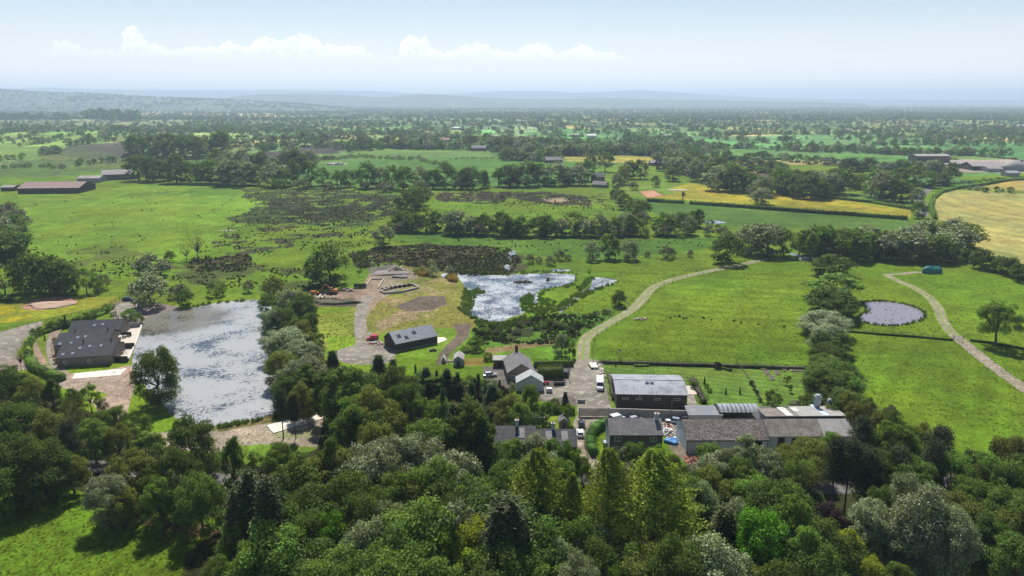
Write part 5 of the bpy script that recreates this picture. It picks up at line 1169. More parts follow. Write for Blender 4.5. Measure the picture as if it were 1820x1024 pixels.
# --- brown semi-detached house
A_ = eave(1084.5, 772.3, 5.2); B_ = eave(1178, 772.3, 5.2)
e, l, w_, r_ = gable_house('brown_house', 'two storey brown rendered house with grey slate roof and white chimney', 'house', A_, B_, 7.8, 5.2, 7.5, m_brown, m_slate2)
print('house', l)
chimney(e, l - .9, 3.6, 6.9, 8.9, .95, .7, m_whitep, 2)
for x, z in ((1.1, 3.4), (l - 2.9, 3.4), (1.1, .9), (l - 2.9, .9)): window(e, x, z, 1.55, 1.15, 0)
MB().box(l * .45, l * .45 + .95, -.06, 0, 0, 2.05).build('door', m_frame, e)
MB().box(-.05, 0, .3, 7.5, 0, 5.15).build('end_wall', m_white, e)
e3 = tag(empty('oil_tank', W(1076, 797)), 'small grey tank at the left wall of the brown house', 'tank'); MB().tube((0,0,.9), (0,1.6,.9), .6, .6, 12).build('tank_body', m_steel, e3); MB().box(-.4,.4,.2,.35,0,.42).build('leg', m_block, e3); MB().box(-.4,.4,1.2,1.35,0,.42).build('leg', m_block, e3)
# --- slate terrace in the trees
for nm, lab, u0, u1, vv, zr, chim in (('terrace_house', 'taller left half of the dark slate terrace with a pale chimney', 879, 952.5, 757.5, 7.2, (918.5,)), ('terrace_house', 'lower right half of the dark slate terrace with white roof patches', 953.5, 1024, 763, 6.7, (983,))):
    a_ = eave(u0, vv, zr); b_ = eave(u1, vv, zr); l = (b_ - a_).length; dd = 3.9
    e, l, w_, r_ = gable_house(nm, lab, 'house', a_ - Vector((0, dd, 0)), b_ - Vector((0, dd, 0)), 2 * dd, zr - 2.4, zr, m_brick, m_slate3, group='slate roofed terrace', ov_x=.02)
    for c in chim:
        x = (W(c, vv, zr).x - a_.x); chimney(e, x, dd, zr - .5, zr + 1.5, .8, .7, m_whitep, 2)
    for x in ([(923.5 + 3)] if nm and u0 < 900 else [975, 1003]):
        xx = W(x, vv, zr).x - a_.x; mb = MB(); s = 2.4 / dd
        mb.prism([(.9, zr - 2.4 + .9 * s + .165), (3.3, zr - 2.4 + 3.3 * s + .165), (3.3, zr - 2.4 + 3.3 * s + .25), (.9, zr - 2.4 + .9 * s + .25)], xx - .75, xx + .75); mb.build('roof_patch', m_asb2, e)
    for x in (1.2, l - 2.6): window(e, x, 2.9, 1.2, 1.1, 0); window(e, x, .9, 1.2, 1.1, 0)
    MB().box(l * .5, l * .5 + .9, -.06, 0, 0, 2.0).build('door', m_frame, e)
# --- long white barn
A_ = eave(1220.6, 781.5, 3.7); B_ = eave(1365, 781, 3.7)
e, l, w_, r_ = gable_house('long_barn', 'long white walled barn with dark mossy stone roof', 'barn', A_, B_, 10.5, 3.7, 6.4, m_whitep, m_mossy, ov_x=.1)
print('long barn', l)
for x0, x1, z0, z1 in ((l * .80, l * .93, 0, 3.2), (2.4, 3.6, 0, 1.6)): MB().box(x0, x1, -.05, 0, z0, z1).build('opening', m_dark, e)
A_ = eave(1366, 775, 4.0); B_ = eave(1521.4, 774.5, 4.0); rz2, l = frame_of(A_, B_)
e = tag(empty('workshop_range', (A_.x, A_.y, 0), rz2), 'white walled workshop with grey lichened sheet roof ending in a pale bay', 'workshop')
MB().prism([(0, -.3), (9, -.3), (9, 4.0), (4.6, 6.2), (0, 4.0)], 0.02, l).build('wall', m_whitep, e)
for k, (f0, f1, m) in enumerate(((0, .34, m_mossy2 if False else m_asb), (.341, .63, m_asb), (.631, 1.0, m_asb2))):
    mb = MB(); ex = (.003 * k)
    x0, x1 = l * f0 + .02, l * f1
    s = 2.2 / 4.6
    mb.prism([(-.35, 4.0 - .35 * s + .02), (4.6, 6.22), (4.6, 6.36 + ex), (-.35, 4.16 - .35 * s + ex)], x0, x1); mb.prism([(4.603, 6.22), (9.3, 4.0 - .3 * .5), (9.3, 4.14 - .3 * .5), (4.603, 6.36 + ex)], x0, x1)
    r_ = mb.build('roof', m, e)
    tag(r_, ('lichen speckled roof bay', 'seamed roof bay', 'pale plain roof bay')[k])
for f in (.31, .5): MB().box(l * .0 + l * f - 0, l * f + .12, -.25, 4.5, 0, .01)
for x0, x1, z0, z1 in ((.11, .19, 0, 3.5), (.27, .37, 1.6, 3.4), (.52, .6, 0, 3.2)): MB().box(l * x0, l * x1, -.05, 0, z0, z1).build('opening', m_dark, e)
# --- industrial roofs behind
A_ = eave(1358, 751, 5.0); B_ = eave(1506, 750, 5.0); rz2, l = frame_of(A_, B_)
C0 = eave(1365.5, 728, 5.6); dpth = (C0 - A_).y; print('ind', l, dpth)
e = tag(empty('industrial_unit', (A_.x, A_.y + .1, 0), rz2), 'pale grey flat roofed industrial unit with white roof strips', 'workshop')
MB().prism([(4.8, -.3), (dpth, -.3), (dpth, 5.6), (4.8, 5.25)], .6, l * .985).build('wall', m_whitep, e)
mb = MB(); mb.prism([(.0, 6.45), (dpth + .3, 5.65), (dpth + .3, 5.8), (.0, 6.6)], .3, l * .42); mb.build('roof', m_asb, e)
mb = MB(); mb.prism([(.0, 6.46), (dpth + 1.5, 5.62), (dpth + 1.5, 5.78), (.0, 6.62)], l * .4205, l * .99); r_ = mb.build('roof', m_asb2, e)
def strip(x0, x1, y0, y1, mat):
    f = lambda y: 6.62 - (6.62 - 5.78) * y / (dpth + 1.5)
    MB().add([(x0, y0, f(y0) + .01), (x1, y0, f(y0) + .01), (x1, y1, f(y1) + .01), (x0, y1, f(y1) + .01), (x0, y0, f(y0) + .06), (x1, y0, f(y0) + .06), (x1, y1, f(y1) + .06), (x0, y1, f(y1) + .06)], [(0,3,2,1),(4,5,6,7),(0,1,5,4),(1,2,6,5),(2,3,7,6),(3,0,4,7)]).build('roof_strip', mat, r_)
m_cream, _, _ = principled('cream_strip', (.72,.68,.52), .6); m_bluep, _, _ = principled('blue_grey_strip', (.42,.50,.62), .5)
strip(l * .27, l * .35, .3, 7, m_white); strip(l * .30, l * .36, dpth - 1.5, dpth + .2, m_cream); strip(l * .43, l * .49, dpth - 2.5, dpth, m_cream); strip(l * .72, l * .79, .3, 9, m_bluep)
# vents
def stack(u, v, w, z0, z1, label, seg=4):
    p = W(u, v, z0); e = tag(empty('flue_stack', (p.x, p.y, z0)), label, 'flue'); h = z1 - z0
    for k in range(seg):
        s = 1.0 if k == 0 else 1.25 if k >= seg - 2 else 1.05
        mb = MB(); mb.box(-w / 2 * s, w / 2 * s, -w / 2 * s, w / 2 * s, h * k / seg + .01, h * (k + 1) / seg); mb.build('duct_section', m_duct, e)
    MB().tube((0, 0, h), (0, 0, h + .35), w * .5, w * .5, 10).build('cap', m_duct, e)
m_duct = mat_noise('galvanised_duct', (.30,.33,.37), (.42,.46,.50), 1.5, .4, .6)
stack(1451, 727, 1.15, 5.6, 9.2, 'tall square galvanised flue on the pale roof'); stack(1473, 724, .8, 5.6, 7.6, 'shorter flue right of the tall one', 2)
A_ = eave(1488, 722, 3.2)
e = tag(empty('side_shed', (0,0,0)), 'low mustard roofed lean-to down the right flank of the workshop', 'shed'); P = [W(1490,741,3.6), W(1527,782,3.0), W(1543,779,2.6), W(1506,739,2.8)]
mb = MB(); mb.hexa([Vector((p.x, p.y, p.z)) for p in P] + [Vector((p.x, p.y, p.z + .12)) for p in P]); c = sum((Vector(p) for p in P), Vector()) / 4
m_must = mat_stripe('mustard_sheet', (.36,.30,.19), (.26,.22,.15), 1.0, 0, .8, 0, .04, dirt=(.30,.27,.22))
mb.build('roof', m_must, e); mb = MB(); q0 = [Vector((p.x, p.y, -.2)) for p in P]; q1 = [Vector((p.x, p.y, p.z - .02)) for p in P]; cc = sum(q0, Vector()) / 4
mb.hexa([a.lerp(Vector((cc.x, cc.y, a.z)), .05) for a in q0] + [a.lerp(Vector((cc.x, cc.y, a.z)), .05) for a in q1]); mb.build('wall', m_block, e)

# --- gate
gp = W(1031, 741); gq = W(1079, 741); e = tag(empty('yard_gate', gp, math.atan2((gq - gp).y, (gq - gp).x)), 'wide dark slatted gate across the lane below the yard', 'gate'); l = (gq - gp).length
for k in range(2):
    x0 = k * l / 2 + .05; x1 = (k + 1) * l / 2 - .05; mb = MB()
    for x in (x0, x1 - .12): mb.box(x, x + .12, -.06, .06, .12, 2.5)
    g_ = mb.build('gate_leaf', m_dwood, e); mb = MB()
    for j in range(9): z = .2 + j * .255; mb.box(x0 + .12, x1 - .12, -.03, .03, z, z + .17)
    mb.build('slats', m_dwood, g_)
for x in (-.4, l + .05): MB().box(x, x + .35, -.2, .2, 0, 2.8).build('gate_post', m_block, e)

# ================================================================ FAR BUILDINGS
def far_house(u, v, wpx, dep, he, hr, wall, roof, name, label, cat='house', ang=0.0, wins=3):
    p = W(u, v); l = wpx * T(v) / FPX; z = float(height(np.array([p.x]), np.array([p.y]))[0])
    e = tag(empty(name, (p.x, p.y, z), ang), label, cat)
    MB().prism([(0, -1), (dep, -1), (dep, he), (dep / 2, hr), (0, he)], 0, l).build('wall', wall, e)
    r = MB(); roof_pitch(r, 0, l, 0, dep, he, hr, t=.2, over=.4, ov_x=.4); r.build('roof', roof, e)
    for k in range(wins): window(e, l * (k + .5) / wins - .6, he * .45, 1.3, 1.3, 0, cross=False)
    return e
m_redroof = mat_noise('dull_red_roof', (.17,.10,.09), (.22,.145,.13), .2, .85, c3=(.30,.25,.235))
far_house(32, 345, 104, 34, 5, 9, m_dwood, m_redroof, 'farm_shed', 'very wide dull red roofed shed at the left edge', 'shed', R(6), 0)
far_house(2, 340, 22, 12, 3.5, 5, m_dwood, m_pinkgrey, 'farm_shed', 'small grey lean-to left of the wide red roofed shed', 'shed', R(4), 0)
far_house(138, 325, 38, 16, 4.5, 6.5, m_block, m_pinkgrey, 'farm_shed', 'low pale roofed shed right of the wide red shed', 'shed', R(4), 0)
far_house(182, 321, 50, 20, 6, 10, m_brown, m_pinkgrey, 'farm_barn', 'brown gabled barn against the round trees', 'barn', R(24), 0)
far_house(204, 320, 22, 8, 3, 4.5, m_brown, m_pinkgrey, 'farm_shed', 'small shed below the brown gabled barn', 'shed', R(14), 0)
far_house(288, 300, 22, 12, 4, 7, m_brick, m_pinkgrey, 'farm_house', 'house roof showing above the round trees', 'house', 0)
far_house(1050, 322, 24, 11, 4.5, 8.5, m_brick, m_slate3, 'farm_house', 'dark slate farm house beside the riding paddock', 'house', R(-8))
far_house(1052, 333, 26, 9, 3, 6, m_stone, m_slate2, 'farm_barn', 'stone barn with grey roof in front of the dark farm house', 'barn', R(-24), 2)
far_house(970, 290, 30, 14, 4, 8, m_brick, m_slate2, 'farm_house', 'grey roofed house at the corner of the far yellow field', 'house', R(8))
far_house(1156, 295, 20, 12, 4, 7, m_brick, m_pinkgrey, 'farm_house', 'pale roof among trees right of the far yellow field')
far_house(1334, 321, 14, 12, 5, 8.5, m_white, m_tile, 'white_house', 'white gabled farm house in the right hand woods', 'house', R(8), 2)
far_house(1349, 322, 32, 11, 4, 7, m_brick, m_tile, 'farm_house', 'long orange roofed wing right of the white farm house', 'house', 0)
far_house(838, 268, 26, 14, 5, 9, m_brick, m_slate2, 'farm_house', 'large grey roofed house in the far centre trees', 'house', R(4), 4)
far_house(775, 252, 24, 14, 5, 9, m_brick, m_tile, 'farm_house', 'brick farm house in the trees left of centre')
far_house(934, 262, 30, 18, 4, 7, m_block, m_asb2, 'farm_shed', 'pale roofed sheds in the trees beyond the middle pasture', 'shed', 0, 0)
far_house(1044, 246, 16, 20, 6, 9, m_white, m_white, 'farm_shed', 'bright white shed in the far green fields', 'shed', 0, 0)
far_house(1012, 243, 26, 14, 4, 6, m_block, m_asb2, 'farm_shed', 'long thin pale shed left of the bright white shed', 'shed', 0, 0)
e = far_house(1628, 289, 60, 22, 9, 11, m_brown, m_asb2, 'cattle_shed', 'long open sided cattle shed with pale roof on the right', 'shed', 0, 0)
for k in range(10): MB().box(k * 2.9 + 1.0, k * 2.9 + 3.1, -.12, 0, .5, 6.0).build('bay_opening', m_dark, e)
far_house(1728, 303, 60, 30, 5, 9, m_dwood, m_pinkgrey, 'warehouse', 'wide grey roofed warehouse right of the cattle shed', 'shed', R(-4), 0)
far_house(1756, 306, 26, 14, 4, 6, m_block, m_pinkgrey, 'farm_shed', 'lower grey shed in front of the wide warehouse', 'shed', 0, 0)
far_house(1690, 298, 22, 20, 5, 8, m_dwood, m_asb2, 'farm_shed', 'grey shed between the cattle shed and warehouse', 'shed', R(-20), 0)
far_house(1790, 314, 22, 12, 4, 6, m_block, m_zinc, 'farm_shed', 'small silver shed below the warehouse yard', 'shed', 0, 0)
far_house(90, 226, 26, 14, 4, 6, m_block, m_pinkgrey, 'farm_shed', 'low grey roofed shed on the far left field edge', 'shed', 0, 0)
far_house(250, 231, 22, 14, 5, 7, m_white, m_asb2, 'farm_shed', 'pale shed with white front beyond the left rushes', 'shed', 0, 0)
far_house(1176, 243, 12, 14, 5, 8, m_white, m_asb2, 'farm_shed', 'small white shed in trees right of the far green field', 'shed', 0, 0)
far_house(1206, 269, 14, 12, 4, 7, m_white, m_asb2, 'farm_house', 'small pale roofed house right of the long tree belt', 'house', 0, 0)
far_house(1265, 320, 16, 10, 3, 6, m_brick, m_asb2, 'farm_house', 'little house at the end of the buttercup field', 'house', 0)
# round slurry tank
p = W(811, 231); p.z = float(height(np.array([p.x]), np.array([p.y]))[0]); e = tag(empty('slurry_tank', p), 'white domed round tank in the far fields', 'tank'); MB().tube((0,0,-1), (0,0,5), 15, 15, 28).build('tank_body', m_asb2, e); MB().tube((0,0,5.01), (0,0,8.5), 15.5, 1, 28).build('dome', m_white, e)
# far pale specks: hamlets and sheds in the haze
rb = np.random.default_rng(77); nb = 0
spots = [(100,158),(130,181),(230,181),(390,206),(520,210),(560,209),(600,207),(640,190),(590,188),(480,186),(560,186),(700,192),(760,196),(740,219),(840,224),(930,218),(925,217),(1052,227),(1100,216),(1108,200),(1110,216),(1190,226),(1240,226),(1262,215),(1330,196),(1370,190),(1480,201),(1510,233),(1540,206),(1580,195),(1655,209),(1680,210),(1720,192),(1760,190),(1780,226),(1810,227),(1815,226),(310,197),(420,195),(1195,192),(1230,188),(1420,190),(1620,187),(990,190),(880,216),(650,216),(360,203)]
for u, v in spots:
    v = max(v, 190) ; p = W(u, v); t = T(v); l = min(rb.uniform(5, 13) * t / FPX, 60); e = MB()
    l = max(l, 12); d = 14; e.prism([(0, -2), (d, -2), (d, 6), (d / 2, 9), (0, 6)], -l / 2, l / 2)
    o = e.build('distant_building', (m_white, m_asb2, m_brick, m_asb2)[nb % 4]); o.location = (p.x, p.y, float(height(np.array([p.x]), np.array([p.y]))[0])); nb += 1
    tag(o, None, 'building', 'tiny pale buildings scattered on the hazy plain')
    o['label'] = 'tiny building half lost in trees on the hazy far plain'
# ================================================================ HEDGES, FENCES, POLES
def hedge(label, pts, h, w, leaf='hedge', dens=26, size=.14, name='hedge', seed=1, cat='hedge', group=None, rag=.25):
    r = np.random.default_rng(seed); P = [W(*p) for p in pts]; V_ = []; N_ = []
    for a, b in zip(P, P[1:]):
        d = np.array((b - a)[:2]); l = np.hypot(*d); d = d / l; nn = np.array([-d[1], d[0]]); n = int(l * (w + 2 * h) * dens / (1 + size * 6))
        s = r.uniform(-.02, 1.02, n) * l; q = r.random(n) * (w + 2 * h)
        lump = 1 + rag * (fbm(s + a.x, s * 0 + a.y, 2.5, 2) - .5) * 2
        side = q < 2 * h; sg = np.where(r.random(n) < .5, -1, 1)
        off = np.where(side, sg * w / 2 * lump, (q - 2 * h) - w / 2); z = np.where(side, (q / 2) * 1.0, h * lump)
        z = np.where(side, np.minimum(z, h) , z) * 1.0
        x = a.x + d[0] * s + nn[0] * off; y = a.y + d[1] * s + nn[1] * off
        V_.append(np.stack([x, y, z + .02], 1) + r.normal(0, size * .5, (n, 3))); nz_ = np.zeros((n, 3)); nz_[:, 0] = np.where(side, nn[0] * sg, 0); nz_[:, 1] = np.where(side, nn[1] * sg, 0); nz_[:, 2] = np.where(side, .3, 1); N_.append(nz_)
    Vq, Fq = leaf_quads(np.concatenate(V_), np.concatenate(N_), size, r)
    # dense woody core
    mb = MB(); hh = h * .82
    for a, b in zip(P, P[1:]): mb.bar(Vector((a.x, a.y, hh / 2)), Vector((b.x, b.y, hh / 2)), w * .7, hh)
    nb = len(mb.v); Vc = np.array([tuple(v) for v in mb.v]); Fc = np.array(mb.f)
    o = mesh_np(name, np.concatenate([Vq, Vc]), np.concatenate([Fq, Fc + len(Vq)]), LEAF[leaf]); tag(o, label, cat, group); return o
hedge('dark clipped hedge between the cottage lawn and the yard', [(949,652),(1019,650)], 2.2, 1.6, 'oak')
hedge('square block of tall dark hedge beside the cottage', [(956,670),(1000,669)], 3.2, 4.5, 'oak', seed=2)
hedge('bright green curved hedge beside the lane and brown house', [(1080,757),(1063,763),(1052,773),(1048,786),(1050,800),(1056,811)], 2.3, 2.6, 'hedge', seed=3)
hedge('leafy hedge curving round the lawn of the slate roofed barns', [(52,642),(50,618),(62,600),(92,588),(122,580),(152,570),(186,558),(200,548)], 1.5, 1.8, 'green', seed=4, rag=1.2)
hedge('hedge dropping from the barn lawn into the left wood', [(54,645),(62,657),(86,669),(112,677)], 2.4, 3, 'green', seed=5, rag=.6)
hedge('hedge with white blossom along the top of the lawn garden', [(1068,646),(1160,649),(1260,652),(1360,655),(1450,658)], 1.1, 1.0, 'haw', seed=6, size=.12, rag=.7)
hedge('long dark clipped hedge below the buttercup fields', [(1226,363),(1300,368),(1430,378),(1520,384),(1612,391)], 3.0, 3.2, 'oak', dens=5, size=.4, seed=7)
hedge('dark hedge below the riding paddock', [(1150,358),(1180,360),(1215,362)], 3.0, 3.0, 'oak', dens=5, size=.4, seed=8)
hedge('hedge curving round the pale hay field', [(1662,390),(1654,370),(1658,354),(1672,343),(1700,336),(1745,330),(1790,322),(1850,318)], 2.6, 3.6, 'green', dens=4, size=.45, seed=9, rag=.7)
hedge('hedge along the top of the second buttercup field', [(1380,342),(1450,350),(1550,361),(1620,373)], 2.4, 3.0, 'green', dens=4, size=.45, seed=10, rag=.8)
hedge('low scrubby hedge under the fence below the round pond', [(1503,590),(1560,595),(1630,600),(1694,606)], .8, 1.0, 'oak', dens=18, size=.14, seed=11, rag=.9)
hedge('low scrubby hedge right of the field gate', [(1724,606),(1760,611),(1822,622),(1900,632)], .9, 1.2, 'oak', dens=18, size=.14, seed=12, rag=.9)
hedge('short hedge behind the summerhouse', [(975,735),(1003,733),(1020,737)], 2.0, 1.6, 'oak', seed=13)
hedge('flower border in the middle of the long lawn', [(1127,651),(1153,651)], .6, 1.6, 'green', seed=14, cat='flower bed', name='flower_border', rag=.8)
hedge('low shrub border below the purple bush on the lawn', [(1272,654),(1286,656),(1300,660)], .7, 1.3, 'green', seed=15, cat='flower bed', name='shrub_border', rag=.8)
hedge('mixed shrub border at the right flank of the steel barn', [(1229,676),(1238,692),(1246,706),(1252,718)], 1.2, 2.0, 'haw', seed=16, cat='flower bed', name='shrub_border', rag=.9)
hedge('straggling plants between the van yard and steel barn', [(1083,668),(1086,690),(1090,712)], 1.2, 1.0, 'haw', seed=17, cat='flower bed', name='shrub_border', rag=.9)

def fence(label, line, spacing, h, rails=2, name='post_and_rail_fence', world=False, mat=None, cat='fence'):
    P = line if world else [W(*p) for p in line]; ln = [0.0]
    for a, b in zip(P, P[1:]): ln.append(ln[-1] + (b - a).length)
    n = min(98, int(ln[-1] / spacing)); e = tag(empty(name, (P[0].x, P[0].y, 0)), label, cat); pts = []
    for i in range(n + 1):
        s = ln[-1] * i / n; j = next(k for k in range(1, len(P)) if s <= ln[k] + 1e-6); pts.append(P[j - 1].lerp(P[j], (s - ln[j - 1]) / (ln[j] - ln[j - 1])) - P[0])
    pm = MB().box(-.07, .07, -.07, .07, -.2, h).mesh('post', mat or m_post); rp = random.Random(3)
    for p in pts:
        o = bpy.data.objects.new('post', pm); col.objects.link(o); o.parent = e; o.location = (p.x, p.y, 0); o.rotation_euler = (rp.uniform(-.05, .05), rp.uniform(-.05, .05), rp.uniform(0, 1))
    mb = MB()
    for r_ in range(rails):
        z = h * (.92 - .34 * r_)
        for a, b in zip(pts, pts[1:]): mb.bar(Vector((a.x, a.y, z)), Vector((b.x, b.y, z)), .035, .09)
    if rails: mb.build('rails', mat or m_post, e)
    return e
def offs(line, o):
    out = []; n = len(line)
    for i, p in enumerate(line):
        d = line[min(i + 1, n - 1)] - line[max(i - 1, 0)]; d.normalize(); out.append(p + Vector((-d.y, d.x, 0)) * o)
    return out
fence('post fence along the left side of the curving farm track', offs(ml[8:], 3.3), 4.2, 1.3, 1, world=True)
fence('post fence along the right side of the curving farm track', offs(ml[2:], -3.3), 4.2, 1.3, 1, world=True)
fence('fence along the top edge of the lawn garden', [(1066,644),(1160,647),(1260,650),(1450,656)], 3.0, 1.3, 2)
fence('fence along the left field beside the gravel drive', [(-40,592),(10,588),(60,578),(130,561),(180,548),(213,533)], 3.2, 1.3, 2)
fence('fence under the clump of trees at the back of the heap field', [(-40,524),(60,524),(130,524),(215,524),(238,524)], 3.4, 1.3, 2)
fence('fence between the scrub and the brown path by the cottage lawn', [(862,622),(900,615),(960,609),(990,604),(1010,600)], 3.2, 1.3, 1)
fence('post fence crossing below the muddy round pond', [(1501,589),(1560,594),(1630,599),(1694,605)], 3.0, 1.3, 1)
fence('low fence splitting the lawn from the vegetable beds', [(1309,646),(1322,662),(1336,682),(1345,700),(1356,720)], 2.4, 1.1, 2)
fence('timber rail fence beside the path at the foot of the lake', [(405,826),(440,830),(490,832)], 2.6, 1.3, 3)
fence('fence above the lake by the turning area', [(262,545),(290,541),(322,540)], 2.6, 1.2, 2)
fence('short fence at the left side of the black barn drive', [(566,600),(600,600),(631,597)], 3.0, 1.2, 1)
fence('wire fence from the arm of the pond to the farm track', [(990,556),(1030,563),(1070,562),(1092,556)], 3.2, 1.2, 1)
fence('long fence beyond the meadow under the farm track trees', [(990,464),(1060,464),(1150,462),(1270,462),(1290,470)], 3.8, 1.2, 1)
fence('fence round the far riding paddock', [(1133,341),(1160,338),(1182,349),(1150,353),(1133,341)], 4, 1.5, 2)
e = tag(empty('field_gate', W(1695, 603)), 'metal gate across the right hand gravel track', 'gate'); gl = (W(1714, 604) - W(1695, 603)).length
mb = MB(); [mb.box(0, gl, -.03, .03, z, z + .06) for z in (.3, .6, .9, 1.2)]; [mb.box(x, x + .07, -.035, .035, .2, 1.3) for x in (0.08, gl / 2, gl - .15)]; mb.build('gate_bars', m_steel, e)
for x in (-.1, gl + .02): MB().box(x, x + .12, -.1, .1, -.1, 1.5).build('gate_post', m_post, e)
def pole(u, v, h, label, arm=True):
    e = tag(empty('utility_pole', W(u, v)), label, 'pole'); MB().tube((0,0,-.3), (0,0,h), .14, .09, 8).build('pole', m_post, e)
    if arm: MB().box(-.8, .8, -.05, .05, h - .5, h - .38).build('crossarm', m_post, e); m = MB(); [m.tube((x, 0, h - .38), (x, 0, h - .2), .06, .05, 6) for x in (-.7, 0.0, .7)]; m.build('insulators', m_white, e)
pole(1010, 673, 7, 'tall pole beside the yard hedge and dark car', False); pole(208, 573, 7.5, 'pole with crossarm behind the rear slate roof'); pole(1192.5, 749, 6, 'pole in front of the grey blockwork wall', False)
pole(219, 321, 9, 'pole in front of the brown gabled farm barn')
e = tag(empty('bird_box_post', W(1101, 643)), 'tall post with little red topped bird box behind the lawn', 'bird box'); MB().tube((0,0,0), (0,0,3.4), .07, .06, 6).build('post', m_post, e); MB().box(-.3,.3,-.3,.3,3.4,3.9).build('box', m_white, e); MB().prism([(-.4,3.9),(.4,3.9),(0,4.3)], -.4, .4).build('roof', m_brick, e)

# ================================================================ VEHICLES
def paint_mat(name, c, metal=.2): return principled(name, c, .25, metal, .6)[0]
pm_white = paint_mat('white_paint', (.75,.76,.78), 0); pm_black = paint_mat('black_paint', (.02,.022,.026)); pm_silver = paint_mat('silver_paint', (.48,.50,.53), .6); pm_blue = paint_mat('blue_silver_paint', (.34,.38,.48), .5)
pm_red = paint_mat('red_paint', (.42,.03,.05), .1); pm_orange = paint_mat('orange_paint', (.50,.17,.03), 0); pm_grey = paint_mat('dark_grey_paint', (.07,.075,.085), .4)
m_tyre, _, _ = principled('tyre_rubber', (.02,.02,.02), .85); m_rim, _, _ = principled('alloy', (.45,.45,.46), .4, .7); m_autog, _, _ = principled('car_glass', (.02,.025,.03), .05, 0, .9)
m_lamp, _, _ = principled('lamp_lens', (.75,.75,.72), .2); m_tail, _, _ = principled('tail_lens', (.35,.02,.02), .3)
def loft(mb, secs):
    """secs: (x, half width, z0, z1, top inset); rounded box cross-sections along x"""
    rings = []
    for x, w, z0, z1, ins in secs:
        c = .12 * (z1 - z0); rings.append([(x, -w * .94, z0), (x, -w, z0 + c), (x, -w, z1 - c * 2 if ins < .05 else z0 + c), (x, -w + ins, z1 - c * .3), (x, -w + ins + .08, z1), (x, w - ins - .08, z1), (x, w - ins, z1 - c * .3), (x, w, z1 - c * 2 if ins < .05 else z0 + c), (x, w, z0 + c), (x, w * .94, z0)])
    n = 10; vs = [p for r_ in rings for p in r_]; fs = []
    for i in range(len(rings) - 1):
        for k in range(n): a = i * n + k; b = i * n + (k + 1) % n; fs.append((a, b, b + n, a + n))
    fs += [tuple(range(n))[::-1], tuple(range((len(rings) - 1) * n, len(rings) * n))]; return mb.add(vs, fs)
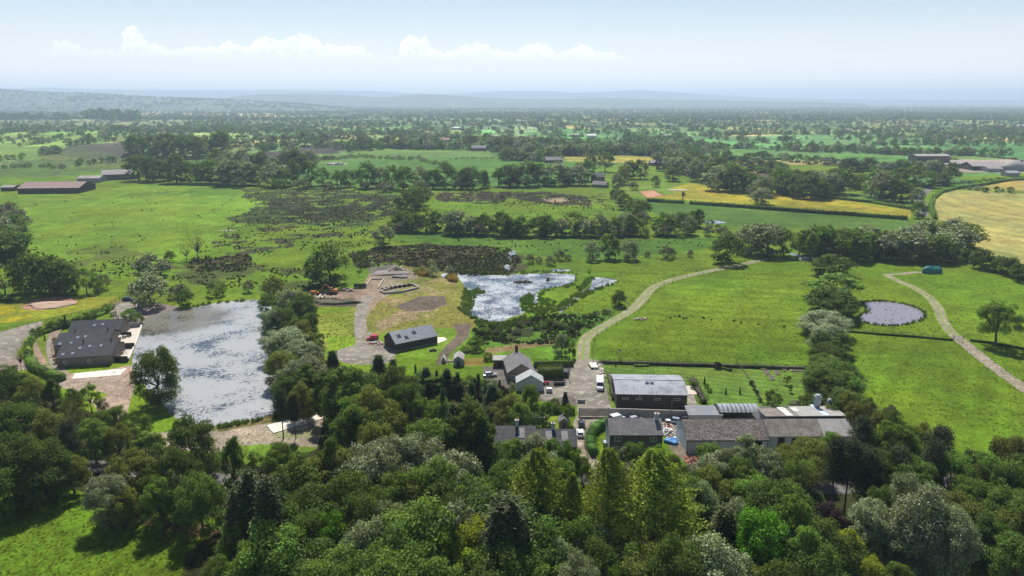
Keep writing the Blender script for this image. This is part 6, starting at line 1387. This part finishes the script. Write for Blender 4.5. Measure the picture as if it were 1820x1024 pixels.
def vehicle(kind, u, v, rz, paint, name, label, cat='car', group=None):
    e = tag(empty(name, W(u, v), rz), label, cat, group)
    if kind == 'car':
        L_, wb, wr, hw = 2.15, 1.3, .31, .88
        body = [(-2.15,.72,.42,.78,0),(-2.05,.84,.28,.92,0),(-1.3,.88,.24,.98,0),(.8,.88,.24,.95,0),(1.6,.85,.26,.86,0),(2.05,.78,.30,.72,0),(2.15,.66,.40,.60,0)]
        glass = [(-1.95,.74,.90,.98,.1),(-1.45,.80,.90,1.36,.16),(-.3,.80,.90,1.42,.16),(.35,.80,.90,1.38,.16),(1.15,.76,.88,.96,.1)]; roof = (-1.4, .35, .60, 1.385, 1.45)
    elif kind == 'suv':
        L_, wb, wr, hw = 2.25, 1.35, .36, .93
        body = [(-2.25,.82,.5,1.0,0),(-2.15,.92,.34,1.1,0),(-1.3,.93,.32,1.12,0),(.9,.93,.32,1.1,0),(1.9,.90,.34,1.02,0),(2.2,.80,.40,.86,0)]
        glass = [(-2.05,.80,1.05,1.2,.08),(-1.85,.84,1.05,1.66,.12),(.2,.84,1.05,1.70,.12),(.55,.84,1.05,1.64,.12),(1.2,.80,1.05,1.13,.08)]; roof = (-1.8, .5, .68, 1.69, 1.76)
    elif kind == 'smallvan':
        L_, wb, wr, hw = 2.15, 1.35, .31, .88
        body = [(-2.15,.84,.32,1.75,.0),(-2.1,.87,.30,1.82,.0),(.1,.88,.26,1.82,0),(.45,.88,.26,1.80,0),(1.05,.86,.26,1.02,0),(1.8,.82,.28,.9,0),(2.15,.70,.36,.7,0)]
        glass = [(.30,.72,1.1,1.75,.1),(.52,.885,1.02,1.72,.16),(1.05,.80,1.0,1.06,.1)]; roof = None
    else:
        L_, wb, wr, hw = 3.3, 1.95, .36, 1.0
        body = [(-3.3,.94,.45,2.55,0),(-3.2,.99,.40,2.65,0),(1.3,1.0,.36,2.65,0),(1.85,.98,.36,2.5,0),(2.45,.95,.36,1.5,0),(3.05,.90,.38,1.2,0),(3.3,.78,.45,.95,0)]
        glass = [(1.7,.80,1.5,2.40,.12),(1.93,.985,1.48,2.36,.2),(2.5,.86,1.46,1.56,.12)]; roof = None
    mb = MB(); loft(mb, body); b = mb.build('body', paint, e, bevel=0)
    mb = MB(); loft(mb, glass); mb.build('windows', m_autog, e)
    if roof: x0, x1, w, z0, z1 = roof; mb = MB(); mb.hexa([(x0 - .1, -w - .06, z0 - .01), (x1 + .05, -w - .06, z0 - .01), (x1 + .05, w + .06, z0 - .01), (x0 - .1, w + .06, z0 - .01), (x0, -w, z1), (x1, -w, z1), (x1, w, z1), (x0, w, z1)]); mb.build('roof', paint, e)
    if kind == 'smallvan': MB().box(-2.18, -2.155, -.7, -.05, 1.1, 1.65).box(-2.18, -2.155, .05, .7, 1.1, 1.65).build('rear_windows', m_autog, e)
    for sx in (-1, 1):
        for sy in (-1, 1):
            y0, y1 = (hw - .18, hw + .03) if sy > 0 else (-hw - .03, -hw + .18); t = MB().tube((sx * wb, y0, wr), (sx * wb, y1, wr), wr, wr, 14).build('wheel', m_tyre, e); yy = hw + .031 if sy > 0 else -hw - .031
            MB().tube((sx * wb, yy, wr), (sx * wb, yy + .015 * sy, wr), wr * .62, wr * .6, 10).build('rim', m_rim, t)
    fx = {'car': 2.03, 'suv': 2.12, 'smallvan': 2.0, 'van': 3.16}[kind]; rx = {'car': -2.12, 'suv': -2.23, 'smallvan': -2.18, 'van': -3.32}[kind]; hz_ = {'car': .62, 'suv': .82, 'smallvan': .72, 'van': .95}[kind]; yw = hw * .72
    for sy in (-1, 1):
        MB().box(fx, fx + .14, sy * yw - .16, sy * yw + .16, hz_, hz_ + .14).build('headlight', m_lamp, e); MB().box(rx, rx + .12, sy * (yw + .02) - .1, sy * (yw + .02) + .1, hz_ + .08, hz_ + .34).build('tail_light', m_tail, e)
        MB().box(fx * .38, fx * .38 + .12, sy * (hw + .12) - .09, sy * (hw + .12) + .09, {'car': .95, 'suv': 1.15, 'smallvan': 1.05, 'van': 1.6}[kind], {'car': 1.07, 'suv': 1.3, 'smallvan': 1.2, 'van': 1.9}[kind]).build('mirror', paint, e)
    MB().box(fx + .115, fx + .15, -.26, .26, hz_ - .26, hz_ - .15).build('number_plate', m_frame, e)
    return e
vehicle('van', 1066, 689, R(-96), pm_white, 'delivery_van', 'long high white van parked in the gravel yard', 'van')
vehicle('smallvan', 1098, 747, R(28), pm_white, 'small_van', 'small white van with dark rear windows by the wall', 'van')
vehicle('car', 1031, 773.5, R(88), pm_white, 'parked_car', 'white car in the lane below the black car')
vehicle('car', 1033.5, 757, R(88), pm_black, 'parked_car', 'black car at the foot of the big gate')
vehicle('car', 1129, 748.5, R(22), pm_silver, 'parked_car', 'silver car between the white van and the brown house')
vehicle('car', 1197, 751, R(160), pm_blue, 'parked_car', 'blue grey car between the chimney and the long barn')
vehicle('car', 1215, 749, R(165), pm_grey, 'parked_car', 'dark grey car at the end of the blockwork wall')
vehicle('suv', 228, 535, R(8), pm_black, 'parked_car', 'black four by four at the turning area above the lake')
vehicle('suv', 1006, 667, R(80), pm_grey, 'parked_car', 'dark car tucked behind the square block of hedge')
vehicle('car', 871, 669, R(14), pm_silver, 'parked_car', 'pale silver car left of the cottage')
vehicle('smallvan', 662, 604, R(190), pm_red, 'red_van', 'red van among scrap left of the black timber barn', 'van')
def trailer(u, v, rz, l, w, label, mat, side=.35):
    e = tag(empty('trailer', W(u, v), rz), label, 'trailer'); MB().box(-l/2, l/2, -w/2, w/2, .6, .7).build('deck', mat, e)
    mb = MB(); mb.box(-l/2, l/2, -w/2, -w/2 + .05, .701, .7 + side); mb.box(-l/2, l/2, w/2 - .05, w/2, .701, .7 + side); mb.box(-l/2, -l/2 + .05, -w/2 + .051, w/2 - .051, .701, .7 + side); mb.build('sides', mat, e)
    MB().bar((l/2, 0, .55), (l/2 + 1.2, 0, .5), .12, .1).build('drawbar', m_steel, e)
    for sx in (-.45, .45):
        for sy in (-1, 1): MB().tube((sx, sy * (w/2 + .02), .32), (sx, sy * (w/2 + .2), .32), .32, .32, 12).build('wheel', m_tyre, e)
trailer(1054.5, 652, R(-86), 4.6, 2.3, 'white flat trailer at the top of the gravel yard', m_conc, .12)
trailer(994, 683, R(5), 3.4, 1.9, 'dark timber trailer beside the hedge block', m_dwood)
trailer(640, 511.5, R(8), 5.5, 2.4, 'dark loaded trailer under the trees at the building site', m_dwood, .9)
e = tag(empty('garden_tractor', W(969, 683), R(10)), 'small red tractor parked beside the white cottage', 'tractor')
MB().hexa([(-.2,-.35,.4),(1.1,-.3,.4),(1.1,.3,.4),(-.2,.35,.4),(-.2,-.33,.95),(1.1,-.27,.8),(1.1,.27,.8),(-.2,.33,.95)]).build('bonnet', pm_red, e); MB().box(-1.1,-.21,-.45,.45,.45,.6).build('mudguards', pm_red, e); MB().box(-.8,-.4,-.2,.2,.601,1.0).build('seat', m_tyre, e)
for x, rr_ in ((-.75,.48),(.85,.3)):
    for sy in (-1, 1): MB().tube((x, sy*.48, rr_), (x, sy*.72, rr_), rr_, rr_, 14).build('wheel', m_tyre, e)
e = tag(empty('water_tank', W(976, 697)), 'white boxy tank on the ground below the red tractor', 'tank'); MB().box(-.9,.9,-.7,.7,.15,1.3).build('tank_body', m_white, e, bevel=.12); MB().box(-.95,.95,-.75,.75,0,.149).build('pallet', m_wood, e)
# excavator
def excavator(u, v, rz, label):
    e = tag(empty('excavator', W(u, v), rz), label, 'excavator')
    for sy in (-1, 1):
        m = MB(); y0 = sy * 1.15; m.prism([(0,0)], 0, 0) if False else None
        pr = [(-1.6,.35),(-1.35,.05),(1.35,.05),(1.6,.35),(1.35,.75),(-1.35,.75)]; MB().prismy(pr, y0 - .28, y0 + .28).build('track', m_tyre, e)
    MB().tube((0,0,.6),(0,0,.95),.7,.7,14).build('turntable', m_dwood, e)
    b = MB(); b.prismy([(-2.0,1.0),(1.3,1.0),(1.3,1.5),(-.2,1.7),(-.4,2.1),(-1.9,2.1),(-2.1,1.7)], -1.2, 1.2); b.build('house', pm_orange, e, bevel=.06)
    c = MB(); c.prismy([(-.1,1.52),(1.25,1.52),(1.35,2.2),(1.0,2.95),(-.1,2.95)], .25, 1.18); cb = c.build('cab', m_autog, e); MB().box(-.15,1.05,.2,1.22,2.96,3.04).build('cab_roof', pm_orange, cb)
    bm = MB(); bm.bar((1.0,-.3,1.5),(2.6,-.3,3.9),.34,.5); bm.bar((2.5,-.3,3.8),(4.2,-.3,3.7),.32,.42); bm.build('boom', pm_orange, e)
    bm = MB(); bm.bar((4.1,-.3,3.85),(5.0,-.3,1.4),.28,.36); bm.build('dipper_arm', pm_orange, e); bm = MB(); bm.prismy([(4.7,1.5),(5.3,1.3),(5.5,.7),(5.0,.25),(4.5,.5),(4.75,.9)], -.75, .15); bm.build('bucket', pm_grey, e)
    m = MB(); m.tube((1.2,-.3,1.4),(2.3,-.3,3.0),.09,.09,8); m.tube((2.6,-.3,4.1),(4.0,-.3,4.0),.08,.08,8); m.build('hydraulic_rams', m_steel, e)
excavator(592, 522, R(176), 'orange digger with raised boom at the building site')
e = tag(empty('dumper', W(560, 524), R(170)), 'rusty orange dumper left of the digger', 'dumper')
MB().prismy([(-.2,.8),(1.5,.7),(1.9,1.7),(-.1,1.7)], -.8, .8).build('skip', pm_orange, e); MB().box(-1.9,-.2,-.6,.6,.6,1.3).build('chassis', pm_orange, e); MB().box(-.9,-.5,-.25,.25,1.301,1.8).build('seat', m_tyre, e)
for x in (-1.4, .9):
    for sy in (-1, 1): MB().tube((x, sy*.65, .5), (x, sy*.98, .5), .5, .5, 14).build('wheel', m_tyre, e)
# sheeted machine
m_tarp = mat_noise('dark_teal_tarpaulin', (.01,.13,.12), (.02,.18,.16), 1.2, .55, bump=.12, bscale=1.2); m_btarp = mat_noise('blue_tarpaulin', (.03,.16,.42), (.05,.22,.5), 1.5, .5, bump=.08)
def lump(name, label, cat, u, v, rx, ry, h, mat, seed=1, n=26, blocky=False):
    r = np.random.default_rng(seed); p = W(u, v); V = []; k = n; m = 9
    for j in range(m):
        f = j / (m - 1)
        for i in range(k):
            a = 2 * math.pi * i / k; rad = (1 - f ** 2.6) ** .5 if not blocky else (1 - f ** 5) ** .6; q = 1 + .16 * math.sin(3 * a + seed) + r.uniform(-.07, .07)
            V.append((rx * rad * q * math.cos(a), ry * rad * q * math.sin(a), h * f * (1 + .12 * math.sin(2 * a + 1) ) - .05))
    F = [(j * k + i, j * k + (i + 1) % k, (j + 1) * k + (i + 1) % k, (j + 1) * k + i) for j in range(m - 1) for i in range(k)]
    o = mesh_np(name, V, F, mat, smooth=True); o.location = p; return tag(o, label, cat)
lump('sheeted_machine', 'machine under a dark teal tarpaulin at the end of the right track', 'covered machine', 1655, 485, 4.6, 2.6, 3.4, m_tarp, 3, blocky=True)
lump('sheeted_pile', 'heap under a bright blue sheet between the brown house and barn', 'covered heap', 1194, 786, 1.7, 1.6, 1.0, m_btarp, 5, blocky=True)
def rubble(name, label, cat, u, v, rx, ry, h, n, s, mats, seed=1, long=False):
    r = random.Random(seed); p = W(u, v); e = MB(); parts = [MB() for _ in mats]
    for i in range(n):
        a = r.uniform(0, 6.28); q = r.random() ** .6; x, y = rx * q * math.cos(a), ry * q * math.sin(a); z = h * (1 - q) * r.uniform(.3, 1)
        M = Matrix.Rotation(r.uniform(-1, 1), 4, 'X') @ Matrix.Rotation(r.uniform(0, 3), 4, 'Z'); d = Vector((s * r.uniform(.5, 1.4) * (3 if long else 1), s * r.uniform(.5, 1.2) * (.5 if long else 1), s * r.uniform(.3, .8) * (.5 if long else 1)))
        m = parts[i % len(mats)]; m.hexa([M @ Vector((sx * d.x, sy * d.y, sz * d.z)) + Vector((x, y, z + s * .2)) for sz in (-1, 1) for sx, sy in ((-1,-1),(1,-1),(1,1),(-1,1))])
    vs = []; fs = []; mi = []
    for k, m in enumerate(parts):
        b = len(vs); vs += m.v; fs += [tuple(i + b for i in f) for f in m.f]; mi += [k] * len(m.f)
    o = mesh_np(name, [tuple(v) for v in vs], fs, mats=mats, midx=mi); o.location = p; return tag(o, label, cat)
m_rub = mat_noise('rubble', (.30,.26,.22), (.40,.36,.31), 1, .95); m_grav = mat_noise('crushed_stone', (.17,.15,.14), (.25,.22,.20), 3, .95, bump=.1)
rubble('rubble_pile', 'tangle of pale timber and masonry on the stone heap', 'rubble', 703, 483, 4.5, 3.0, 3.0, 90, .45, [m_conc, m_wood, m_rub], 1, True)
lump('stone_heap', 'mound of grey crushed stone behind the foundations', 'heap', 693, 486, 9, 5, 1.1, m_grav, 2); lump('stone_heap', 'small dark stone mound right of the rubble tangle', 'heap', 712, 493, 3.8, 2.6, 1.3, m_grav, 4)
lump('earth_heap', 'long pinkish earth heap in the left hand field', 'heap', 92, 542, 9, 6, .8, mat_noise('pink_earth', (.30,.20,.145), (.38,.27,.20), .8, .95, bump=.15), 6)
lump('earth_bank', 'dark earth bank below the digger', 'bank', 598, 539, 9.5, 2.6, 1.5, mat_noise('dark_earth', (.085,.075,.055), (.14,.13,.08), .8, .95, bump=.15), 7)
rubble('scrap_heap', 'heap of red and pale scrap below the red van', 'scrap', 672, 611, 4.2, 1.6, .8, 60, .28, [m_rub, m_conc, pm_red], 3); rubble('scrap_heap', 'mixed white and dark scrap between trees and digger', 'scrap', 616, 517, 3.6, 1.6, 1.2, 60, .35, [m_conc, m_rub, m_dwood], 4)
rubble('timber_stack', 'pale planks lying in front of the digger', 'timber', 575, 530, 5.5, .8, .35, 26, .5, [m_wood, m_conc], 5, True); rubble('brick_stack', 'orange brick stacks at the end of the long white barn', 'bricks', 1232, 818, 2.4, 2.8, .8, 120, .16, [m_clay, m_tile], 6)
rubble('garden_clutter', 'pots and pale boards on the strip right of the brown house', 'clutter', 1188, 770, 1.6, 4.2, .7, 90, .22, [m_conc, m_white, m_steel], 7); rubble('garden_clutter', 'yellow and red flowering pots behind the white chimney', 'clutter', 1186, 757, 1.4, 1.6, .6, 60, .16, [m_cream, pm_red, LEAF['hedge']], 8)
rubble('stone_edging', 'pale stones lining the yard beside the white trailer', 'stones', 1070, 662, .8, 7.5, .6, 90, .25, [m_conc, m_rub], 9); rubble('scrap_heap', 'odds and ends at the top end of the yard', 'scrap', 1066, 646, 2.0, 1.4, .7, 40, .25, [m_conc, m_rub, m_dwood], 10)
rubble('timber_stack', 'timbers beside the small white playhouse', 'timber', 797, 643, 1.6, .8, .4, 14, .3, [m_wood, m_conc], 11, True); lump('boulder', 'dark round boulder on the lawn below the black barn', 'boulder', 769, 624, 1.3, .9, .9, m_dwood, 8)
rubble('scrap_heap', 'pale stones scattered in the rushes left of the dark pool', 'stones', 406, 411, 5, 3, .8, 26, .35, [m_conc, m_rub], 12); rubble('farm_waste_heap', 'long pale heap of wrapped waste in the far pasture', 'heap', 598, 293, 16, 5, 2.5, 140, 1.0, [m_white, m_rub, m_dwood], 13)
rubble('trough', 'bleached timbers lying in the field right of the track', 'timber', 1137, 568, 2.8, 1.4, .4, 14, .4, [m_conc, m_wood], 14, True)
lump('sand_mound', 'great grey aggregate mound beside the far warehouse', 'heap', 1812, 303, 26, 16, 12, m_asb2, 15); lump('sand_mound', 'low pale sand mound in the far garden by the paddock', 'heap', 1204, 338, 10, 6, .7, m_rub, 16)
# foundations
for lab, pts, h in (('open square of pale footings by the site track', [(648,512),(660,497),(682,497),(672,513)], .6), ('long ruined footing with a dark broken back wall', [(676,519),(684,523),(716,520),(744,513),(734,507),(705,511),(676,519)], .9)):
    wall_line('stone_footings', lab, 'footings', pts, h, .55, m_rub)
for k in range(7):
    u, v = 679 + 8 * k, 516.5 - 1.3 * k; o = lump('stone_pier', ['leftmost','second','third','fourth','fifth','sixth','rightmost'][k] + ' dark stone pier from the left along the ruined footing', 'pier', u, v, .9, .6, 1.3, m_dwood, 20 + k, 10); o['group'] = 'dark piers of the ruined footing'
# vegetable beds
m_soil = mat_noise('garden_soil', (.06,.045,.035), (.10,.08,.06), 2, .95)
def bed(label, pts):
    P = [W(*p) for p in pts]; e = tag(empty('raised_bed', P[0]), label, 'raised bed', 'raised vegetable beds'); Q = [(p.x - P[0].x, p.y - P[0].y) for p in P]; cx = sum(q[0] for q in Q) / 4; cy = sum(q[1] for q in Q) / 4
    MB().slab(Q, 0, .28).build('frame', m_wood, e); MB().slab([(cx + (x - cx) * .86, cy + (y - cy) * .86) for x, y in Q], .281, .33).build('soil', m_soil, e)
for lab, pts in (('top raised bed of the column of three', [(1353,658),(1363,658),(1359,651),(1350,651)]), ('middle raised bed of the column of three', [(1361,667),(1370,667),(1366,660),(1357,660)]), ('lowest raised bed of the column of three', [(1369,676),(1378,676),(1374,668.5),(1365,668.5)]), ('lone raised bed right of the column of three', [(1379,667),(1388,667),(1383,660),(1374,660)]), ('narrow raised bed with pale rails at the fence', [(1392,660),(1399,660),(1392,652),(1385,652)]), ('largest raised bed at the right end of the garden', [(1405,661),(1436,661.5),(1432,653),(1400,652.5)])): bed(lab, pts)
# small garden plants
for nm, lf, lab, u, v, hp, wf in [('pbush','purple','purple bush',1275,655,13,1.0)]:
    pass
def tuftmesh(name, nblade, h, spread, seed, wid=.05, bend=.35):
    r = np.random.default_rng(seed); V = []; F = []
    for i in range(nblade):
        a = r.uniform(0, 6.28); rr_ = spread * r.random() ** .5; x, y = rr_ * math.cos(a), rr_ * math.sin(a); b = r.uniform(0, 6.28); l = h * r.uniform(.6, 1.1); dx, dy = math.cos(b) * bend * l * r.random(), math.sin(b) * bend * l * r.random(); px, py = -math.sin(a + 1) * wid, math.cos(a + 1) * wid
        k = len(V); V += [(x - px, y - py, -.05), (x + px, y + py, -.05), (x + dx + px * .3, y + dy + py * .3, l), (x + dx - px * .3, y + dy - py * .3, l)]; F.append((k, k + 1, k + 2, k + 3))
    return mesh_np(name, V, F, LEAF['rush'], link=False)
t_rush = [tuftmesh('rush_tuft', 40, .75, .5, s, .07) for s in (1, 2)]; t_reed = [tuftmesh('reed_tuft', 36, 1.5, .8, 3, .07, .25)]; t_grass = [tuftmesh('grass_tuft', 26, .35, .35, 4, .07, .6)]
def scatter_poly(poly, n, hmin, hmax, pick, seed, hole=None, hs=6, wd=1.0, inpix=True):
    r = np.random.default_rng(seed); P = np.array(poly); v0, v1 = P[:, 1].min(), P[:, 1].max(); u0, u1 = P[:, 0].min(), P[:, 0].max(); out = []
    v = r.uniform(v0, v1, n * 3); u = r.uniform(u0, u1, n * 3); ok = inpoly(u, v, poly); u, v = u[ok][:n], v[ok][:n]
    b = (v - 512) / FPX; t = CAMH / (SP + b * CP); x = (u - 910) / FPX * t; y = (CP - b * SP) * t
    if hole is not None: k = fbm(x + 41, y + 17, hs, 3) > hole; x, y = x[k], y[k]
    z = height(x, y)
    return [(x[i], y[i], z[i], r.uniform(hmin, hmax), wd, r.uniform(0, 6.28), pick if isinstance(pick, int) else pick[r.integers(len(pick))]) for i in range(len(x))]
RP = []
for poly, n, hole, hs in [([(425,336),(560,333),(712,345),(718,372),(700,388),(600,402),(500,398),(430,400),(400,392),(455,370)], 2600, .40, 11), ([(410,400),(640,398),(700,420),(680,440),(560,440),(400,470),(330,470)], 1500, .52, 7), ([(765,345),(860,338),(945,344),(1042,350),(1120,362),(1100,372),(900,366),(780,358)], 1500, .45, 9),
      ([(345,462),(440,452),(455,470),(430,484),(345,484),(330,474)], 550, .38, 5), ([(300,470),(420,470),(560,480),(600,500),(560,520),(440,520),(300,500)], 700, .5, 12), ([(615,450),(690,438),(760,436),(905,440),(925,462),(905,490),(820,490),(760,478),(700,470),(640,478)], 3000, .36, 5),
      ([(840,585),(900,572),(970,560),(1060,558),(1090,560),(1040,590),(1010,610),(980,612),(850,612)], 1700, .46, 7), ([(200,430),(300,470),(330,500),(200,505),(40,480)], 500, .5, 12), ([(60,330),(330,324),(470,340),(440,400),(300,450),(60,450)], 300, .58, 9), ([(800,360),(1120,372),(1200,400),(900,400),(760,380)], 500, .52, 8),
      ([(1150,555),(1300,568),(1440,585),(1440,590),(1300,576),(1150,562)], 110, .45, 8), ([(700,420),(900,425),(1240,425),(1260,440),(1000,450),(700,440)], 400, .55, 8), ([(600,350),(660,400),(700,420),(640,440),(560,400)], 300, .5, 8)]:
    RP += scatter_poly(poly, n, .5, 1.25, [0, 1, 1, 2], n, hole, hs)
gn_scatter('rushes', RP, [(t_rush[0], LEAF['rush']), (t_rush[1], LEAF['rush']), (t_grass[0], LEAF['reed'])], 'dark tussocky rushes spreading through the damp pasture', 'rushes')
DP = []
for poly, n in [([(826,512),(840,520),(846,530),(840,548),(836,560),(822,556),(812,548),(820,530)], 500), ([(822,555),(850,566),(872,574),(900,574),(935,560),(960,548),(975,545),(960,565),(900,584),(850,580)], 900), ([(924,534),(940,520),(950,524),(948,540),(985,548),(1010,530),(1030,520),(1048,510),(1050,516),(1040,528),(1000,552),(960,560),(930,556)], 1300),
      ([(955,519),(962,515),(974,512),(1000,507),(1018,503),(1024,488),(1028,492),(1026,506),(1000,514),(970,518),(962,530),(990,534),(985,546),(955,542)], 500), ([(838,517),(848,513),(860,516),(862,521),(850,524),(840,522)], 160), ([(1020,512),(1040,498),(1054,492),(1056,496),(1040,512),(1026,522)], 240), ([(1036,521),(1064,512),(1098,500),(1098,503),(1064,518),(1040,526)], 220), ([(440,533),(381,536),(343,544),(345,548),(381,541),(440,536)], 120), ([(388,757),(440,748),(505,735),(505,741),(440,754),(388,763)], 260),
      ([(820,482),(900,482),(980,482),(1020,484),(1020,487),(974,486),(900,490),(820,486)], 300)]:
    DP += scatter_poly(poly, int(n * .6), .3, .8, 0, n + 7, .40, 3)
rw = smooth_poly(wp(ROUND), 14, 0, 4); r = np.random.default_rng(5)
for p in rw:
    for _ in range(2): DP.append((p.x + r.normal(0, .45), p.y + r.normal(0, .45), 0, r.uniform(.3, .7), .9, r.uniform(0, 6.28), 1 if r.random() < .5 else 0))
gn_scatter('reeds', DP, [(t_reed[0], LEAF['reed']), (t_rush[0], LEAF['rush'])], 'dense green reeds fringing the ponds and the lake', 'reeds')
gn_scatter('dry_reeds', scatter_poly([(745,484),(758,481),(764,488),(756,492),(746,490)], 150, .9, 1.4, 0, 3) + scatter_poly([(794,494),(806,492),(812,502),(800,500)], 130, .9, 1.4, 0, 4), [(t_reed[0], LEAF['straw'])], 'clumps of straw coloured reeds at the pond corner', 'reeds')
GP = []
for poly, n, hole in [([(1060,650),(1150,560),(1300,480),(1480,470),(1450,640)], 5200, .42), ([(1500,480),(1820,500),(1900,640),(1820,780),(1560,720),(1500,600)], 5200, .42), ([(0,900),(0,1100),(300,1100),(380,960),(250,900),(120,870)], 2600, .4), ([(655,530),(700,500),(800,500),(835,530),(840,575),(700,585),(655,590)], 1500, .4), ([(566,560),(632,552),(632,610),(590,620)], 500, .4), ([(50,340),(330,326),(440,400),(300,460),(60,450)], 2600, .5), ([(1000,555),(1120,470),(1260,470),(1110,550)], 1500, .45), ([(90,600),(560,800),(560,830),(380,840)], 300, .4)]:
    GP += scatter_poly(poly, n // 2, .3, .8, 0, n + 31, None, 5)
LEAF['grass'] = mat_leaf('rough_grass_blades', (.15,.18,.022), trans=.5)
gn_scatter('rough_grass', GP, [(t_grass[0], LEAF['grass'])], 'rough grass tufts across the near fields', 'grass')

# birds
m_bird, _, _ = principled('bird_feathers', (.03,.03,.03), .8)
for i, (u, v, d) in enumerate(((1013,83,420),(780,138,700),(445,152,900),(1589,168,700))):
    a = (u - 910) / FPX; b = (512 - v) / FPX; p = Vector((a, CP + b * SP, -SP + b * CP)) * d + Vector((0, 0, CAMH)); s = 1.0
    m = MB(); m.add([(-.9,0,.25),(-.35,-.14,.12),(0,-.2,0),(.35,-.14,.12),(.9,0,.25),(.35,.14,.1),(0,.32,-.02),(-.35,.14,.1),(0,0,-.14)], [(0,1,7),(1,2,6,7),(2,3,5,6),(3,4,5),(2,1,8),(3,2,8),(5,8,6),(7,6,8),(1,7,8),(5,3,8)])
    o = m.build('bird', m_bird); o.location = p; o.rotation_euler = (.2, 0, .5 * i); tag(o, ('dark bird high above the middle of the hills','tiny bird just above the far moor','tiny bird over the left hills','tiny bird above the right hand horizon')[i], 'bird', 'birds in the sky')
# duck house and pond things
e = tag(empty('duck_house', W(974, 499)), 'little dark duck house floating on the lily pond', 'duck house'); MB().box(-1,1,-.8,.8,.02,.25).build('raft', m_wood, e); MB().box(-.7,.7,-.5,.5,.251,1.1).build('box', m_dwood, e); MB().prism([(-.7,1.1),(.7,1.1),(0,1.6)], -.85, .85).build('roof', m_dwood, e)
rubble('branch_pile', 'half sunken dark branches in the lily pond', 'branches', 931, 502, 4.5, 2.0, .6, 60, .35, [m_bark, LEAF['rush']], 31, True)
# pergola and play frame
e = tag(empty('pergola', W(938, 757)), 'white framed pergola behind the slate terrace', 'pergola')
l = (W(967, 757) - W(938, 757)).length
for x in (0, l / 2, l):
    for y in (0, 3.2): MB().box(x - .06, x + .06, y - .06, y + .06, 0, 2.3).build('post', m_white, e)
m = MB(); [m.box(-.2, l + .2, y - .05, y + .05, 2.301, 2.42) for y in (0, 3.2)]; [m.box(x - .05, x + .05, -.3, 3.5, 2.421, 2.52) for x in (0, l / 2, l)]; m.build('beams', m_white, e)
e = tag(empty('play_frame', W(1150.5, 668)), 'small metal climbing frame on the lawn behind the steel barn', 'play frame'); m = MB()
for x in (0, 1.0, 2.0): m.tube((x, 0, 0), (x, .4, 1.3), .04, .04, 6); m.tube((x, .8, 0), (x, .4, 1.3), .04, .04, 6)
m.tube((0, .4, 1.3), (2, .4, 1.3), .04, .04, 6); m.build('frame', m_dwood, e)
P = W(1226, 694); o = MB().tube((0,0,0.01),(0,0,.12),3.4,3.4,28).build('round_patio', m_patio); o.location = P; tag(o, 'round paved patio off the right end of the steel barn', 'patio')
slab_obj('side_terrace', 'dark terrace strip right of the steel barn', 'terrace', [(1222,722),(1240,722),(1233,703),(1222,703)], .0, .1, m_gravel2)
slab_obj('footbridge', 'pale flat board bridge in the scrub beside the track', 'bridge', [(1009,590),(1019,588.5),(1021,586.5),(1012,587.5)], .1, .35, m_white)
